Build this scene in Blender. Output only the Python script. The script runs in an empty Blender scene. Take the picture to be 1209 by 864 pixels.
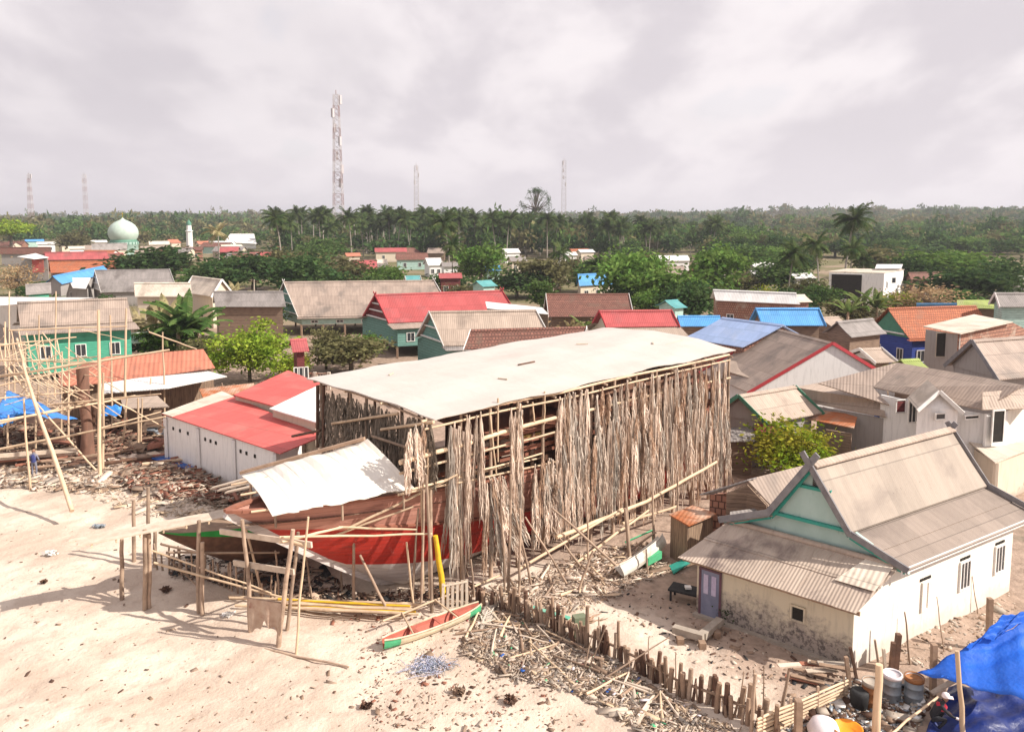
import bpy, math, random
import numpy as np
from mathutils import Vector, Matrix, Euler
random.seed(7); rng = np.random.default_rng(7)
S = bpy.context.scene; COL = S.collection
R = math.radians
# ------------------------------------------------------------------ camera, sky, sun, exposure
F = 940.0; HZ = 257.0; H = 16.0; TH = R(6.0); CY = HZ + F*math.tan(TH)
cam = bpy.data.cameras.new('camera'); co = bpy.data.objects.new('camera', cam); COL.objects.link(co)
cam.sensor_width = 36; cam.lens = 36*F/1209; cam.shift_y = -(432-CY)/1209
cam.clip_start = .5; cam.clip_end = 30000
co.location = (0, 0, H); co.rotation_euler = (math.pi/2-TH, 0, 0); S.camera = co
SUN_DIR = Vector((.965, -.26, 0)).normalized(); SUN_EL = R(38.5)
sund = Vector((SUN_DIR.x*math.cos(SUN_EL), SUN_DIR.y*math.cos(SUN_EL), math.sin(SUN_EL)))
sl = bpy.data.lights.new('sun', 'SUN'); sl.energy = 5.0; sl.angle = R(.6); sl.color = (1, .93, .84)
so = bpy.data.objects.new('sun', sl); COL.objects.link(so); so.rotation_euler = (-sund).to_track_quat('-Z', 'Y').to_euler(); so.location = (0, 0, 60)
W = bpy.data.worlds.new('World'); S.world = W; W.use_nodes = True
S.view_settings.view_transform = 'Standard'; S.view_settings.look = 'None'; S.view_settings.gamma = 1
S.view_settings.exposure = 0.55

def N(nt, t, **kw):
    n = nt.nodes.new(t)
    for k, v in kw.items():
        if k in n.inputs.keys() if hasattr(n.inputs, 'keys') else False: n.inputs[k].default_value = v
        else: setattr(n, k, v)
    return n
def L(nt, a, b): nt.links.new(a, b)
def math_(nt, op, a, b=None, clamp=False):
    n = nt.nodes.new('ShaderNodeMath'); n.operation = op; n.use_clamp = clamp
    for i, x in enumerate((a, b)):
        if x is None: continue
        if isinstance(x, (int, float)): n.inputs[i].default_value = x
        else: L(nt, x, n.inputs[i])
    return n.outputs[0]
def mix(nt, f, a, b, mode='MIX'):
    n = nt.nodes.new('ShaderNodeMix'); n.data_type = 'RGBA'; n.blend_type = mode; n.clamp_factor = True
    for s, x in ((0, f), (6, a), (7, b)):
        if isinstance(x, (int, float)): n.inputs[s].default_value = x
        elif isinstance(x, (tuple, list)): n.inputs[s].default_value = (*x[:3], 1)
        else: L(nt, x, n.inputs[s])
    return n.outputs[2]
def ramp(nt, x, lo, hi):
    n = nt.nodes.new('ShaderNodeMapRange'); n.interpolation_type = 'SMOOTHSTEP'
    n.inputs[1].default_value = lo; n.inputs[2].default_value = hi
    L(nt, x, n.inputs[0]); return n.outputs[0]
def noise(nt, vec, scale, detail=4, rough=.55, dist=0):
    n = nt.nodes.new('ShaderNodeTexNoise'); n.inputs['Scale'].default_value = scale; n.inputs['Detail'].default_value = detail
    n.inputs['Roughness'].default_value = rough; n.inputs['Distortion'].default_value = dist
    if vec is not None: L(nt, vec, n.inputs['Vector'])
    return n.outputs['Fac']
def vscale(nt, vec, s):
    n = nt.nodes.new('ShaderNodeMapping'); n.inputs['Scale'].default_value = s; L(nt, vec, n.inputs['Vector']); return n.outputs[0]

nt = W.node_tree; nt.nodes.clear()
sky = nt.nodes.new('ShaderNodeTexSky'); sky.sky_type = 'NISHITA'; sky.sun_disc = False
sky.sun_elevation = SUN_EL; sky.sun_rotation = math.atan2(SUN_DIR.x, SUN_DIR.y); sky.air_density = 1; sky.dust_density = 2
tc = nt.nodes.new('ShaderNodeTexCoord'); sp = nt.nodes.new('ShaderNodeSeparateXYZ'); L(nt, tc.outputs['Generated'], sp.inputs[0])
zz = math_(nt, 'ADD', math_(nt, 'MAXIMUM', sp.outputs[2], 0.0), .30)
cb = nt.nodes.new('ShaderNodeCombineXYZ'); L(nt, math_(nt, 'DIVIDE', sp.outputs[0], zz), cb.inputs[0]); L(nt, math_(nt, 'DIVIDE', sp.outputs[1], zz), cb.inputs[1])
c1 = noise(nt, vscale(nt, cb.outputs[0], (1.25, .75, 1)), 1.9, 7, .50, .15)
mp = nt.nodes.new('ShaderNodeMapping'); mp.inputs['Location'].default_value = (3.1, 1.7, .4); L(nt, cb.outputs[0], mp.inputs[0])
c2 = noise(nt, mp.outputs[0], .8, 5, .5, .3)
base = mix(nt, ramp(nt, c1, .41, .59), (5.1, 4.72, 4.98), (6.7, 6.25, 6.35))
base = mix(nt, math_(nt, 'MULTIPLY', ramp(nt, c2, .50, .68), .4), base, (4.4, 4.1, 4.35))
hb = ramp(nt, sp.outputs[2], .0, .16)
base = mix(nt, hb, mix(nt, .5, base, (6.1, 5.65, 5.9)), base)
gap = math_(nt, 'MULTIPLY', ramp(nt, c1, .60, .68), .12)
colr = mix(nt, gap, base, sky.outputs[0])
bg = nt.nodes.new('ShaderNodeBackground'); bg.inputs[1].default_value = .1; L(nt, colr, bg.inputs[0])
ow = nt.nodes.new('ShaderNodeOutputWorld'); L(nt, bg.outputs[0], ow.inputs[0])

# ------------------------------------------------------------------ surveying helpers (turn a measured picture point into a place at a known height / depth)
def ray(px, py):
    x = (px-604.5)/F; y = -(py-CY)/F; c, s = math.cos(TH), math.sin(TH)
    return Vector((x, c+y*s, -s+y*c))
def Z(px, py, z=0.0):
    d = ray(px, py); t = (z-H)/d.z; return Vector((d.x*t, d.y*t, z))
def D(px, py, Y):
    d = ray(px, py); t = Y/d.y; return Vector((d.x*t, Y, H+d.z*t))
def onplane(px, py, p0, n):
    d = ray(px, py); o = Vector((0, 0, H)); t = (Vector(p0)-o).dot(n)/d.dot(n); return o+d*t
# ------------------------------------------------------------------ object helpers
OFF = {}
def tag(o, label=None, cat=None, group=None, kind=None):
    if label: o['label'] = label
    if cat: o['category'] = cat
    if group: o['group'] = group
    if kind: o['kind'] = kind
    return o
def thing(name, label, cat, loc, group=None):
    o = bpy.data.objects.new(name, None); COL.objects.link(o); o.location = loc; o.empty_display_size = .3
    OFF[o.name] = Vector(loc); return tag(o, label, cat, group)
def autouv(me):
    nf = len(me.polygons); nl = len(me.loops)
    co_ = np.empty(len(me.vertices)*3); me.vertices.foreach_get('co', co_); co_ = co_.reshape(-1, 3)
    no = np.empty(nf*3); me.polygons.foreach_get('normal', no); no = no.reshape(-1, 3)
    lt = np.empty(nf, int); me.polygons.foreach_get('loop_total', lt)
    vi = np.empty(nl, int); me.loops.foreach_get('vertex_index', vi)
    fi = np.repeat(np.arange(nf), lt); n = no[fi]
    u = np.stack([-n[:, 1], n[:, 0], np.zeros(nl)], 1); ln = np.linalg.norm(u, axis=1); flat = ln < .02
    u[flat] = (1, 0, 0); ln[flat] = 1; u /= ln[:, None]; v = np.cross(n, u); p = co_[vi]
    uv = np.stack([(p*u).sum(1), (p*v).sum(1)], 1)
    lay = me.uv_layers.new(name='UVMap'); lay.data.foreach_set('uv', uv.ravel())
class MB:
    def __init__(s): s.v = []; s.f = []; s.m = []; s.sm = []
    def add(s, vs, fs, m=0, smooth=False):
        b = len(s.v); s.v += [tuple(p) for p in vs]; s.f += [tuple(i+b for i in f) for f in fs]; s.m += [m]*len(fs); s.sm += [smooth]*len(fs); return s
    def hexa(s, p, m=0): # 8 points: bottom 4, top 4
        return s.add(p, [(0, 3, 2, 1), (4, 5, 6, 7), (0, 1, 5, 4), (1, 2, 6, 5), (2, 3, 7, 6), (3, 0, 4, 7)], m)
    def box(s, c, sz, rz=0, m=0, rx=0, ry=0):
        M = Euler((rx, ry, rz)).to_matrix(); c = Vector(c); h = Vector(sz)/2
        return s.hexa([c+M@Vector((a*h.x, b*h.y, d*h.z)) for d in (-1, 1) for a, b in ((-1, -1), (1, -1), (1, 1), (-1, 1))], m)
    def beam(s, a, b, w, h=None, m=0, up=(0, 0, 1)):
        a, b = Vector(a), Vector(b); h = h or w; d = (b-a).normalized(); up = Vector(up)
        if abs(d.dot(up)) > .95: up = Vector((1, 0, 0)) if abs(d.x) < .9 else Vector((0, 1, 0))
        x = d.cross(up).normalized()*w/2; y = x.normalized().cross(d)*h/2
        return s.hexa([p+i*x+j*y for p in (a, b) for i, j in ((-1, -1), (1, -1), (1, 1), (-1, 1))], m)
    def tube(s, pts, r, n=6, m=0, cap=True):
        pts = [Vector(p) for p in pts]; k = len(pts); rs = r if isinstance(r, (list, tuple)) else [r]*k
        vs = []; ref = Vector((.3, .5, .81))
        for i, p in enumerate(pts):
            d = (pts[min(i+1, k-1)]-pts[max(i-1, 0)]).normalized()
            if abs(d.dot(ref)) > .9: ref = Vector((1, -.3, .1)).normalized()
            x = d.cross(ref).normalized(); y = d.cross(x)
            vs += [p+(x*math.cos(2*math.pi*j/n)+y*math.sin(2*math.pi*j/n))*rs[i] for j in range(n)]
        fs = [(i*n+j, i*n+(j+1) % n, (i+1)*n+(j+1) % n, (i+1)*n+j) for i in range(k-1) for j in range(n)]
        s.add(vs, fs, m, True)
        if cap: s.add(vs[:n], [tuple(range(n))[::-1]], m); s.add(vs[-n:], [tuple(range(n))], m)
        return s
    def slab(s, pts, t=.05, m=0): # polygon with thickness downwards
        pts = [Vector(p) for p in pts]; k = len(pts); nn = Vector((0, 0, 0))
        for i in range(k):
            a, b = pts[i], pts[(i+1) % k]; nn += Vector(((a.y-b.y)*(a.z+b.z), (a.z-b.z)*(a.x+b.x), (a.x-b.x)*(a.y+b.y)))
        nn.normalize()
        if nn.z < 0 or (abs(nn.z) < 1e-4 and nn.y > 0): pts = pts[::-1]; nn = -nn
        return s.add(pts+[p-nn*t for p in pts], [tuple(range(k)), tuple(range(2*k-1, k-1, -1))]+[(i, i+k, (i+1) % k+k, (i+1) % k) for i in range(k)], m)
    def prism(s, prof, p0, p1, u_, m=0): # profile [(a,z)] in plane spanned by u_ and Z, swept p0->p1
        p0, p1, u_ = Vector(p0), Vector(p1), Vector(u_); k = len(prof)
        vs = [q+u_*a+Vector((0, 0, z)) for q in (p0, p1) for a, z in prof]
        fs = [tuple(range(k))[::-1], tuple(range(k, 2*k))]+[(i, (i+1) % k, (i+1) % k+k, i+k) for i in range(k)]
        return s.add(vs, fs, m)
    def grid(s, fn, nu, nv, m=0, smooth=True, closed=False):
        vs = [fn(i/nu, j/nv) for i in range(nu+1) for j in range(nv+1)]
        return s.add(vs, [(i*(nv+1)+j, (i+1)*(nv+1)+j, (i+1)*(nv+1)+j+1, i*(nv+1)+j+1) for i in range(nu) for j in range(nv)], m, smooth)
    def lathe(s, prof, c, n=12, m=0, smooth=True):
        c = Vector(c); k = len(prof)
        vs = [c+Vector((r*math.cos(2*math.pi*j/n), r*math.sin(2*math.pi*j/n), z)) for r, z in prof for j in range(n)]
        return s.add(vs, [(i*n+j, i*n+(j+1) % n, (i+1)*n+(j+1) % n, (i+1)*n+j) for i in range(k-1) for j in range(n)], m, smooth)
    def mesh(s, name, mats, off=Vector((0, 0, 0)), uv=True, recalc=False):
        me = bpy.data.meshes.new(name); me.from_pydata([(a-off.x, b-off.y, c-off.z) for a, b, c in s.v], [], s.f)
        for m in (mats if isinstance(mats, (list, tuple)) else [mats]): me.materials.append(m)
        me.polygons.foreach_set('material_index', s.m); me.polygons.foreach_set('use_smooth', s.sm); me.update()
        if recalc:
            import bmesh
            b = bmesh.new(); b.from_mesh(me); bmesh.ops.recalc_face_normals(b, faces=b.faces); b.to_mesh(me); b.free()
        if uv: autouv(me)
        return me
    def build(s, name, mats, parent=None, uv=True, label=None, recalc=False, org=None):
        off = OFF.get(parent.name, Vector((0, 0, 0))) if parent else (Vector(org) if org is not None else Vector((0, 0, 0)))
        o = bpy.data.objects.new(name, s.mesh(name, mats, off, uv, recalc)); COL.objects.link(o)
        if parent: o.parent = parent
        else: o.location = off
        OFF[o.name] = off
        if label: o['label'] = label
        return o
def solo(mb, name, mats, org, label, cat, group=None, kind=None, **k):
    return tag(mb.build(name, mats, None, org=org, **k), label, cat, group, kind)
def copy_tree(o, parent=None):
    c = o.copy(); COL.objects.link(c); c.parent = parent
    for ch in KIDS.get(o.name, []): copy_tree(ch, c)
    return c
KIDS = {}
def reg(o, *ch): KIDS[o.name] = list(ch); return o
def npmesh(name, V, Q, mats, mi=None, smooth=False):
    me = bpy.data.meshes.new(name); V = np.asarray(V, np.float32); Q = np.asarray(Q, np.int32)
    me.vertices.add(len(V)); me.vertices.foreach_set('co', V.ravel())
    me.loops.add(Q.size); me.loops.foreach_set('vertex_index', Q.ravel())
    me.polygons.add(len(Q)); me.polygons.foreach_set('loop_start', np.arange(0, Q.size, Q.shape[1], dtype=np.int32))
    try: me.polygons.foreach_set('loop_total', np.full(len(Q), Q.shape[1], np.int32))
    except Exception: pass
    for m in (mats if isinstance(mats, (list, tuple)) else [mats]): me.materials.append(m)
    if mi is not None: me.polygons.foreach_set('material_index', np.asarray(mi, np.int32))
    if smooth: me.polygons.foreach_set('use_smooth', np.ones(len(Q), bool))
    me.update(calc_edges=True); return me

# ------------------------------------------------------------------ materials
def newmat(name):
    m = bpy.data.materials.new(name); m.use_nodes = True; nt = m.node_tree; b = nt.nodes['Principled BSDF']; return m, nt, b
def objrand(nt, col, amt):
    oi = nt.nodes.new('ShaderNodeObjectInfo'); hv = nt.nodes.new('ShaderNodeHueSaturation')
    v = nt.nodes.new('ShaderNodeMapRange'); v.inputs[3].default_value = 1-amt; v.inputs[4].default_value = 1+amt; L(nt, oi.outputs['Random'], v.inputs[0])
    L(nt, v.outputs[0], hv.inputs['Value']); L(nt, col, hv.inputs['Color']); return hv.outputs[0]
def surf(name, c1, c2=None, scale=3, rough=.8, stain=None, sscale=.6, slo=.5, shi=.65, bump=.15, bscale=None, metal=0, stretch=(1, 1, 1), rnd=.06, coord='Object', spec=.3):
    m, nt, b = newmat(name); tc = nt.nodes.new('ShaderNodeTexCoord').outputs[coord]; v = vscale(nt, tc, stretch)
    c2 = c2 or tuple(x*.7 for x in c1); n1 = noise(nt, v, scale, 6, .6)
    col = mix(nt, ramp(nt, n1, .3, .7), c1, c2)
    if stain: col = mix(nt, ramp(nt, noise(nt, v, sscale, 7, .65, .4), slo, shi), col, stain)
    if rnd: col = objrand(nt, col, rnd)
    L(nt, col, b.inputs['Base Color']); b.inputs['Roughness'].default_value = rough; b.inputs['Metallic'].default_value = metal
    b.inputs['Specular IOR Level'].default_value = spec
    if bump:
        bp = nt.nodes.new('ShaderNodeBump'); bp.inputs['Strength'].default_value = bump; bp.inputs['Distance'].default_value = .05
        L(nt, noise(nt, v, bscale or scale*4, 5, .6), bp.inputs['Height']); L(nt, bp.outputs[0], b.inputs['Normal'])
    return m
def roofmat(name, c1, c2, stain, pitch=.2, lap=1.8, slo=.48, shi=.68, rough=.65, streak=.8, dist=.04, spec=.3):
    m, nt, b = newmat(name); uv = nt.nodes.new('ShaderNodeUVMap').outputs[0]; oc = nt.nodes.new('ShaderNodeTexCoord').outputs['Object']
    sp = nt.nodes.new('ShaderNodeSeparateXYZ'); L(nt, uv, sp.inputs[0])
    st = noise(nt, vscale(nt, uv, (2.2, .35, 1)), 1.5, 7, .65, .2)      # rain streaks running down the slope
    big = noise(nt, oc, .35, 7, .62, .5)
    col = mix(nt, math_(nt, 'MULTIPLY', ramp(nt, st, .35, .7), streak), c1, c2)
    col = mix(nt, ramp(nt, big, slo, shi), col, stain)
    col = mix(nt, ramp(nt, noise(nt, oc, 6, 5, .7), .62, .8), col, tuple(x*.45 for x in stain))
    # every sheet a slightly different age
    cell = nt.nodes.new('ShaderNodeTexWhiteNoise'); cb = nt.nodes.new('ShaderNodeCombineXYZ')
    L(nt, math_(nt, 'FLOOR', math_(nt, 'DIVIDE', sp.outputs[0], .95)), cb.inputs[0]); L(nt, math_(nt, 'FLOOR', math_(nt, 'DIVIDE', sp.outputs[1], lap)), cb.inputs[1]); L(nt, cb.outputs[0], cell.inputs[0])
    hv = nt.nodes.new('ShaderNodeHueSaturation'); mr = nt.nodes.new('ShaderNodeMapRange'); mr.inputs[3].default_value = .88; mr.inputs[4].default_value = 1.1
    L(nt, cell.outputs[0], mr.inputs[0]); L(nt, mr.outputs[0], hv.inputs['Value']); L(nt, col, hv.inputs['Color']); col = hv.outputs[0]
    fr = math_(nt, 'FRACT', math_(nt, 'DIVIDE', sp.outputs[1], lap))
    col = mix(nt, math_(nt, 'MULTIPLY', math_(nt, 'LESS_THAN', fr, .03), .5), col, tuple(x*.4 for x in c2))
    L(nt, objrand(nt, col, .05), b.inputs['Base Color']); b.inputs['Roughness'].default_value = rough; b.inputs['Specular IOR Level'].default_value = spec
    w = math_(nt, 'SINE', math_(nt, 'MULTIPLY', sp.outputs[0], 2*math.pi/pitch))
    hgt = math_(nt, 'ADD', math_(nt, 'MULTIPLY', w, .5), math_(nt, 'MULTIPLY', fr, .8))
    bp = nt.nodes.new('ShaderNodeBump'); bp.inputs['Strength'].default_value = .38; bp.inputs['Distance'].default_value = dist
    L(nt, hgt, bp.inputs['Height']); L(nt, bp.outputs[0], b.inputs['Normal']); return m
def tilemat(name, c1, c2, stain):
    m, nt, b = newmat(name); uv = nt.nodes.new('ShaderNodeUVMap').outputs[0]; oc = nt.nodes.new('ShaderNodeTexCoord').outputs['Object']
    br = nt.nodes.new('ShaderNodeTexBrick'); br.inputs['Scale'].default_value = 1; br.inputs['Brick Width'].default_value = .28; br.inputs['Row Height'].default_value = .33
    br.inputs['Mortar Size'].default_value = .03; br.inputs['Color1'].default_value = (*c1, 1); br.inputs['Color2'].default_value = (*c2, 1); br.inputs['Mortar'].default_value = (*[x*.35 for x in c2], 1); L(nt, uv, br.inputs[0])
    col = mix(nt, ramp(nt, noise(nt, oc, .7, 7, .65, .5), .5, .7), br.outputs[0], stain); L(nt, objrand(nt, col, .06), b.inputs['Base Color']); b.inputs['Roughness'].default_value = .8
    bp = nt.nodes.new('ShaderNodeBump'); bp.inputs['Distance'].default_value = .04; L(nt, br.outputs['Fac'], bp.inputs['Height']); bp.invert = True; L(nt, bp.outputs[0], b.inputs['Normal']); return m
def plaster(name, c, dirt, top=1.2, rough=.85, amt=.8, peel=None):
    m, nt, b = newmat(name); g = nt.nodes.new('ShaderNodeNewGeometry'); sp = nt.nodes.new('ShaderNodeSeparateXYZ'); L(nt, g.outputs['Position'], sp.inputs[0])
    n1 = noise(nt, g.outputs['Position'], 1.1, 8, .7, .3); n2 = noise(nt, vscale(nt, g.outputs['Position'], (3, 3, .4)), 2, 6, .6)
    hgt = math_(nt, 'ADD', sp.outputs[2], math_(nt, 'MULTIPLY', math_(nt, 'SUBTRACT', n1, .5), 3.0*top))
    mr = nt.nodes.new('ShaderNodeMapRange'); mr.inputs[1].default_value = top*1.15; mr.inputs[2].default_value = top*.35; L(nt, hgt, mr.inputs[0])
    col = mix(nt, ramp(nt, n2, .45, .8), c, tuple(x*.78 for x in c)); col = mix(nt, math_(nt, 'MULTIPLY', mr.outputs[0], amt), col, dirt)
    if peel: col = mix(nt, math_(nt, 'MULTIPLY', ramp(nt, noise(nt, g.outputs['Position'], 5, 6, .75), .46, .58), mr.outputs[0]), col, peel)
    L(nt, objrand(nt, col, .04), b.inputs['Base Color']); b.inputs['Roughness'].default_value = rough; b.inputs['Specular IOR Level'].default_value = .2
    bp = nt.nodes.new('ShaderNodeBump'); bp.inputs['Strength'].default_value = .25; bp.inputs['Distance'].default_value = .03; L(nt, noise(nt, g.outputs['Position'], 9, 6, .6), bp.inputs['Height']); L(nt, bp.outputs[0], b.inputs['Normal']); return m
def planks(name, c1, c2, w=.2, rough=.8, horiz=True, rnd=.05):
    m, nt, b = newmat(name); uv = nt.nodes.new('ShaderNodeUVMap').outputs[0]; sp = nt.nodes.new('ShaderNodeSeparateXYZ'); L(nt, uv, sp.inputs[0])
    ax = sp.outputs[1 if horiz else 0]; q = math_(nt, 'DIVIDE', ax, w); fl = math_(nt, 'FLOOR', q); fr = math_(nt, 'FRACT', q)
    wn = nt.nodes.new('ShaderNodeTexWhiteNoise'); wn.noise_dimensions = '1D'; L(nt, fl, wn.inputs['W'])
    gr = noise(nt, vscale(nt, uv, (.6, 6, 1) if horiz else (6, .6, 1)), 2.5, 6, .6)
    col = mix(nt, wn.outputs[0], c1, c2); col = mix(nt, ramp(nt, gr, .4, .75), col, tuple(x*.6 for x in c2))
    col = mix(nt, math_(nt, 'LESS_THAN', fr, .08), col, tuple(x*.25 for x in c2)); L(nt, objrand(nt, col, rnd), b.inputs['Base Color']); b.inputs['Roughness'].default_value = rough
    b.inputs['Specular IOR Level'].default_value = .25; return m
def hullmat(name, c1, c2, stain):
    m, nt, b = newmat(name); uv = nt.nodes.new('ShaderNodeUVMap').outputs[0]; oc = nt.nodes.new('ShaderNodeTexCoord').outputs['Object']; sp = nt.nodes.new('ShaderNodeSeparateXYZ'); L(nt, oc, sp.inputs[0])
    q = math_(nt, 'DIVIDE', math_(nt, 'ADD', sp.outputs[2], math_(nt, 'MULTIPLY', sp.outputs[0], .045)), .21); wn = nt.nodes.new('ShaderNodeTexWhiteNoise'); wn.noise_dimensions = '1D'; L(nt, math_(nt, 'FLOOR', q), wn.inputs['W'])
    col = mix(nt, wn.outputs[0], c1, c2); col = mix(nt, ramp(nt, noise(nt, vscale(nt, oc, (.5, .5, 2.5)), 1.6, 7, .65, .3), .50, .72), col, stain)
    col = mix(nt, math_(nt, 'MULTIPLY', ramp(nt, noise(nt, oc, 5, 6, .7), .58, .66), .45), col, tuple(min(1, x*1.5+.08) for x in stain))
    seam = math_(nt, 'LESS_THAN', math_(nt, 'FRACT', q), .07); col = mix(nt, math_(nt, 'MULTIPLY', seam, .55), col, tuple(x*.35 for x in c2))
    L(nt, col, b.inputs['Base Color']); b.inputs['Roughness'].default_value = .65; b.inputs['Specular IOR Level'].default_value = .3
    bp = nt.nodes.new('ShaderNodeBump'); bp.invert = True; bp.inputs['Strength'].default_value = .5; bp.inputs['Distance'].default_value = .03; L(nt, seam, bp.inputs['Height']); L(nt, bp.outputs[0], b.inputs['Normal']); return m
def leafmat(name, c1, c2, rnd=.2, tr=.35, scale=.5):
    m, nt, b = newmat(name); nt.nodes.remove(b); oc = nt.nodes.new('ShaderNodeNewGeometry').outputs['Position']
    col = mix(nt, ramp(nt, noise(nt, oc, scale, 4, .7), .35, .65), c1, c2)
    rp = nt.nodes.new('ShaderNodeNewGeometry').outputs['Random Per Island']; hv = nt.nodes.new('ShaderNodeHueSaturation')
    mr = nt.nodes.new('ShaderNodeMapRange'); mr.inputs[3].default_value = .7; mr.inputs[4].default_value = 1.3; L(nt, rp, mr.inputs[0]); L(nt, mr.outputs[0], hv.inputs['Value']); L(nt, col, hv.inputs['Color'])
    col = objrand(nt, hv.outputs[0], rnd); d = nt.nodes.new('ShaderNodeBsdfDiffuse'); t = nt.nodes.new('ShaderNodeBsdfTranslucent'); mx = nt.nodes.new('ShaderNodeMixShader')
    L(nt, col, d.inputs[0]); L(nt, col, t.inputs[0]); mx.inputs[0].default_value = tr; L(nt, d.outputs[0], mx.inputs[1]); L(nt, t.outputs[0], mx.inputs[2])
    L(nt, mx.outputs[0], nt.nodes['Material Output'].inputs[0]); return m
M = {}
TAN = (.40, .315, .255)
M['r_tan'] = roofmat('roof_tan', (.36, .28, .23), (.27, .21, .175), (.21, .17, .145))
M['r_tan2'] = roofmat('roof_pale_tan', (.42, .33, .265), (.34, .265, .215), (.27, .21, .17))
M['r_grey'] = roofmat('roof_grey', (.27, .24, .225), (.20, .18, .17), (.15, .13, .12))
M['r_red'] = roofmat('roof_red', (.60, .115, .10), (.48, .10, .09), (.44, .17, .14), slo=.47, shi=.75, streak=.9)
M['r_red2'] = roofmat('roof_dull_red', (.42, .085, .085), (.34, .07, .07), (.30, .10, .10), slo=.52, shi=.8, streak=.6)
M['r_rose'] = roofmat('roof_rose', (.42, .10, .10), (.32, .075, .08), (.25, .09, .08))
M['r_orange'] = roofmat('roof_orange', (.50, .19, .12), (.40, .14, .09), (.30, .13, .09), pitch=.35, dist=.09)
M['r_rust'] = roofmat('roof_rust', (.42, .12, .04), (.35, .16, .08), (.50, .36, .27), slo=.42, shi=.6)
M['r_brown'] = tilemat('roof_brown', (.25, .105, .075), (.17, .07, .05), (.14, .085, .06))
M['r_tile'] = tilemat('roof_tile', (.50, .16, .07), (.40, .12, .055), (.28, .12, .07))
M['r_blue'] = roofmat('roof_blue', (.09, .30, .60), (.08, .25, .5), (.14, .30, .48), slo=.55, shi=.8)
M['r_pblue'] = roofmat('roof_pale_blue', (.32, .42, .64), (.27, .36, .56), (.40, .46, .60), slo=.5, shi=.8)
M['r_white'] = roofmat('roof_white', (.72, .70, .68), (.62, .60, .58), (.52, .50, .47), slo=.55, shi=.8)
M['r_cream'] = roofmat('roof_cream', (.66, .57, .47), (.55, .46, .38), (.42, .35, .28))
M['r_green'] = roofmat('roof_green', (.30, .36, .10), (.24, .30, .09), (.3, .3, .16))
M['r_teal'] = roofmat('roof_teal', (.10, .33, .33), (.09, .27, .28), (.2, .3, .3))
M['r_hero'] = roofmat('roof_weathered_fibre', (.37, .305, .25), (.30, .245, .20), (.235, .19, .16), pitch=.12, lap=2.1, dist=.012, slo=.5, shi=.75, streak=.6)
M['r_hero2'] = roofmat('roof_worn_fibre', (.30, .24, .20), (.24, .19, .16), (.17, .135, .115), pitch=.12, lap=1.4, dist=.015, slo=.46, shi=.7)
M['r_asb'] = roofmat('roof_fibre', (.46, .37, .30), (.36, .28, .225), (.20, .15, .13), pitch=.13, dist=.05, slo=.50, shi=.62)
M['w_white'] = plaster('wall_white', (.80, .78, .76), (.45, .40, .36), .5, amt=.6)
M['w_hero'] = plaster('wall_hero', (.80, .76, .68), (.50, .43, .36), .7, amt=.5)
M['w_dirty'] = plaster('wall_dirty', (.64, .56, .42), (.33, .28, .25), 1.25, amt=.9, peel=(.13, .11, .10))
M['w_cream'] = plaster('wall_cream', (.62, .53, .42), (.4, .33, .27), .5)
M['w_grey'] = plaster('wall_grey', (.34, .31, .29), (.22, .19, .17), .8)
M['w_brick'] = tilemat('wall_brick', (.42, .21, .14), (.34, .16, .11), (.42, .33, .26))
M['w_green'] = planks('wall_green', (.10, .46, .30), (.09, .40, .27), .22)
M['w_mint'] = planks('wall_mint', (.50, .68, .60), (.42, .6, .54), .25)
M['w_gable'] = surf('gable_pale_teal', (.42, .54, .50), (.36, .48, .44), scale=1.5, stain=(.22, .34, .30), sscale=2.5, slo=.58, shi=.72, stretch=(1, 1, .4), rnd=0)
M['w_teal'] = planks('wall_teal', (.13, .27, .235), (.17, .32, .275), .3, rnd=.05)
M['w_blue'] = planks('wall_blue', (.045, .08, .36), (.04, .07, .30), .22)
M['w_wood'] = planks('wall_wood', (.30, .21, .15), (.22, .15, .11), .18)
M['w_woodv'] = planks('wall_wood_upright', (.36, .25, .17), (.25, .17, .12), .14, horiz=False)
M['w_dred'] = planks('wall_dark_red', (.20, .05, .05), (.16, .04, .04), .22)
M['p_white'] = surf('paint_white', (.80, .78, .75), (.70, .67, .63), rough=.6)
M['p_tealtrim'] = surf('paint_teal_trim', (.03, .30, .23), (.04, .24, .20), rough=.6)
M['p_greytrim'] = surf('board_grey', (.24, .23, .23), (.17, .16, .17), rough=.8)
M['p_greentrim'] = surf('board_green', (.08, .26, .17), (.07, .20, .14), rough=.7)
M['p_redtrim'] = surf('paint_red_trim', (.50, .05, .06), (.4, .05, .06), rough=.6)
M['p_yellow'] = surf('paint_yellow', (.70, .46, .02), (.6, .36, .03), rough=.6)
M['glass'] = surf('window_glass', (.03, .035, .04), (.05, .05, .055), rough=.15, bump=0, spec=.6)
M['dark'] = surf('dark_opening', (.02, .018, .016), (.03, .025, .02), rough=.9)
M['bamboo'] = surf('bamboo', (.66, .50, .34), (.50, .36, .24), scale=1.5, stain=(.36, .25, .17), slo=.55, shi=.75, rough=.6, stretch=(1, 1, .35), rnd=.15)
M['pole'] = surf('old_pole', (.44, .32, .23), (.30, .21, .155), scale=2, stain=(.2, .14, .1), rough=.8, rnd=.2)
M['wood'] = surf('weathered_wood', (.34, .23, .16), (.24, .16, .11), scale=3, rough=.85, rnd=.2)
M['plankw'] = surf('pale_plank', (.62, .52, .42), (.50, .40, .31), scale=3, rough=.8, rnd=.1)
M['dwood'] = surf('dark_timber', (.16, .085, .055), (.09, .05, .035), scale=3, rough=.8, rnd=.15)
M['rwood'] = surf('red_timber', (.34, .14, .09), (.25, .10, .065), scale=3, rough=.7, rnd=.15)
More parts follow.
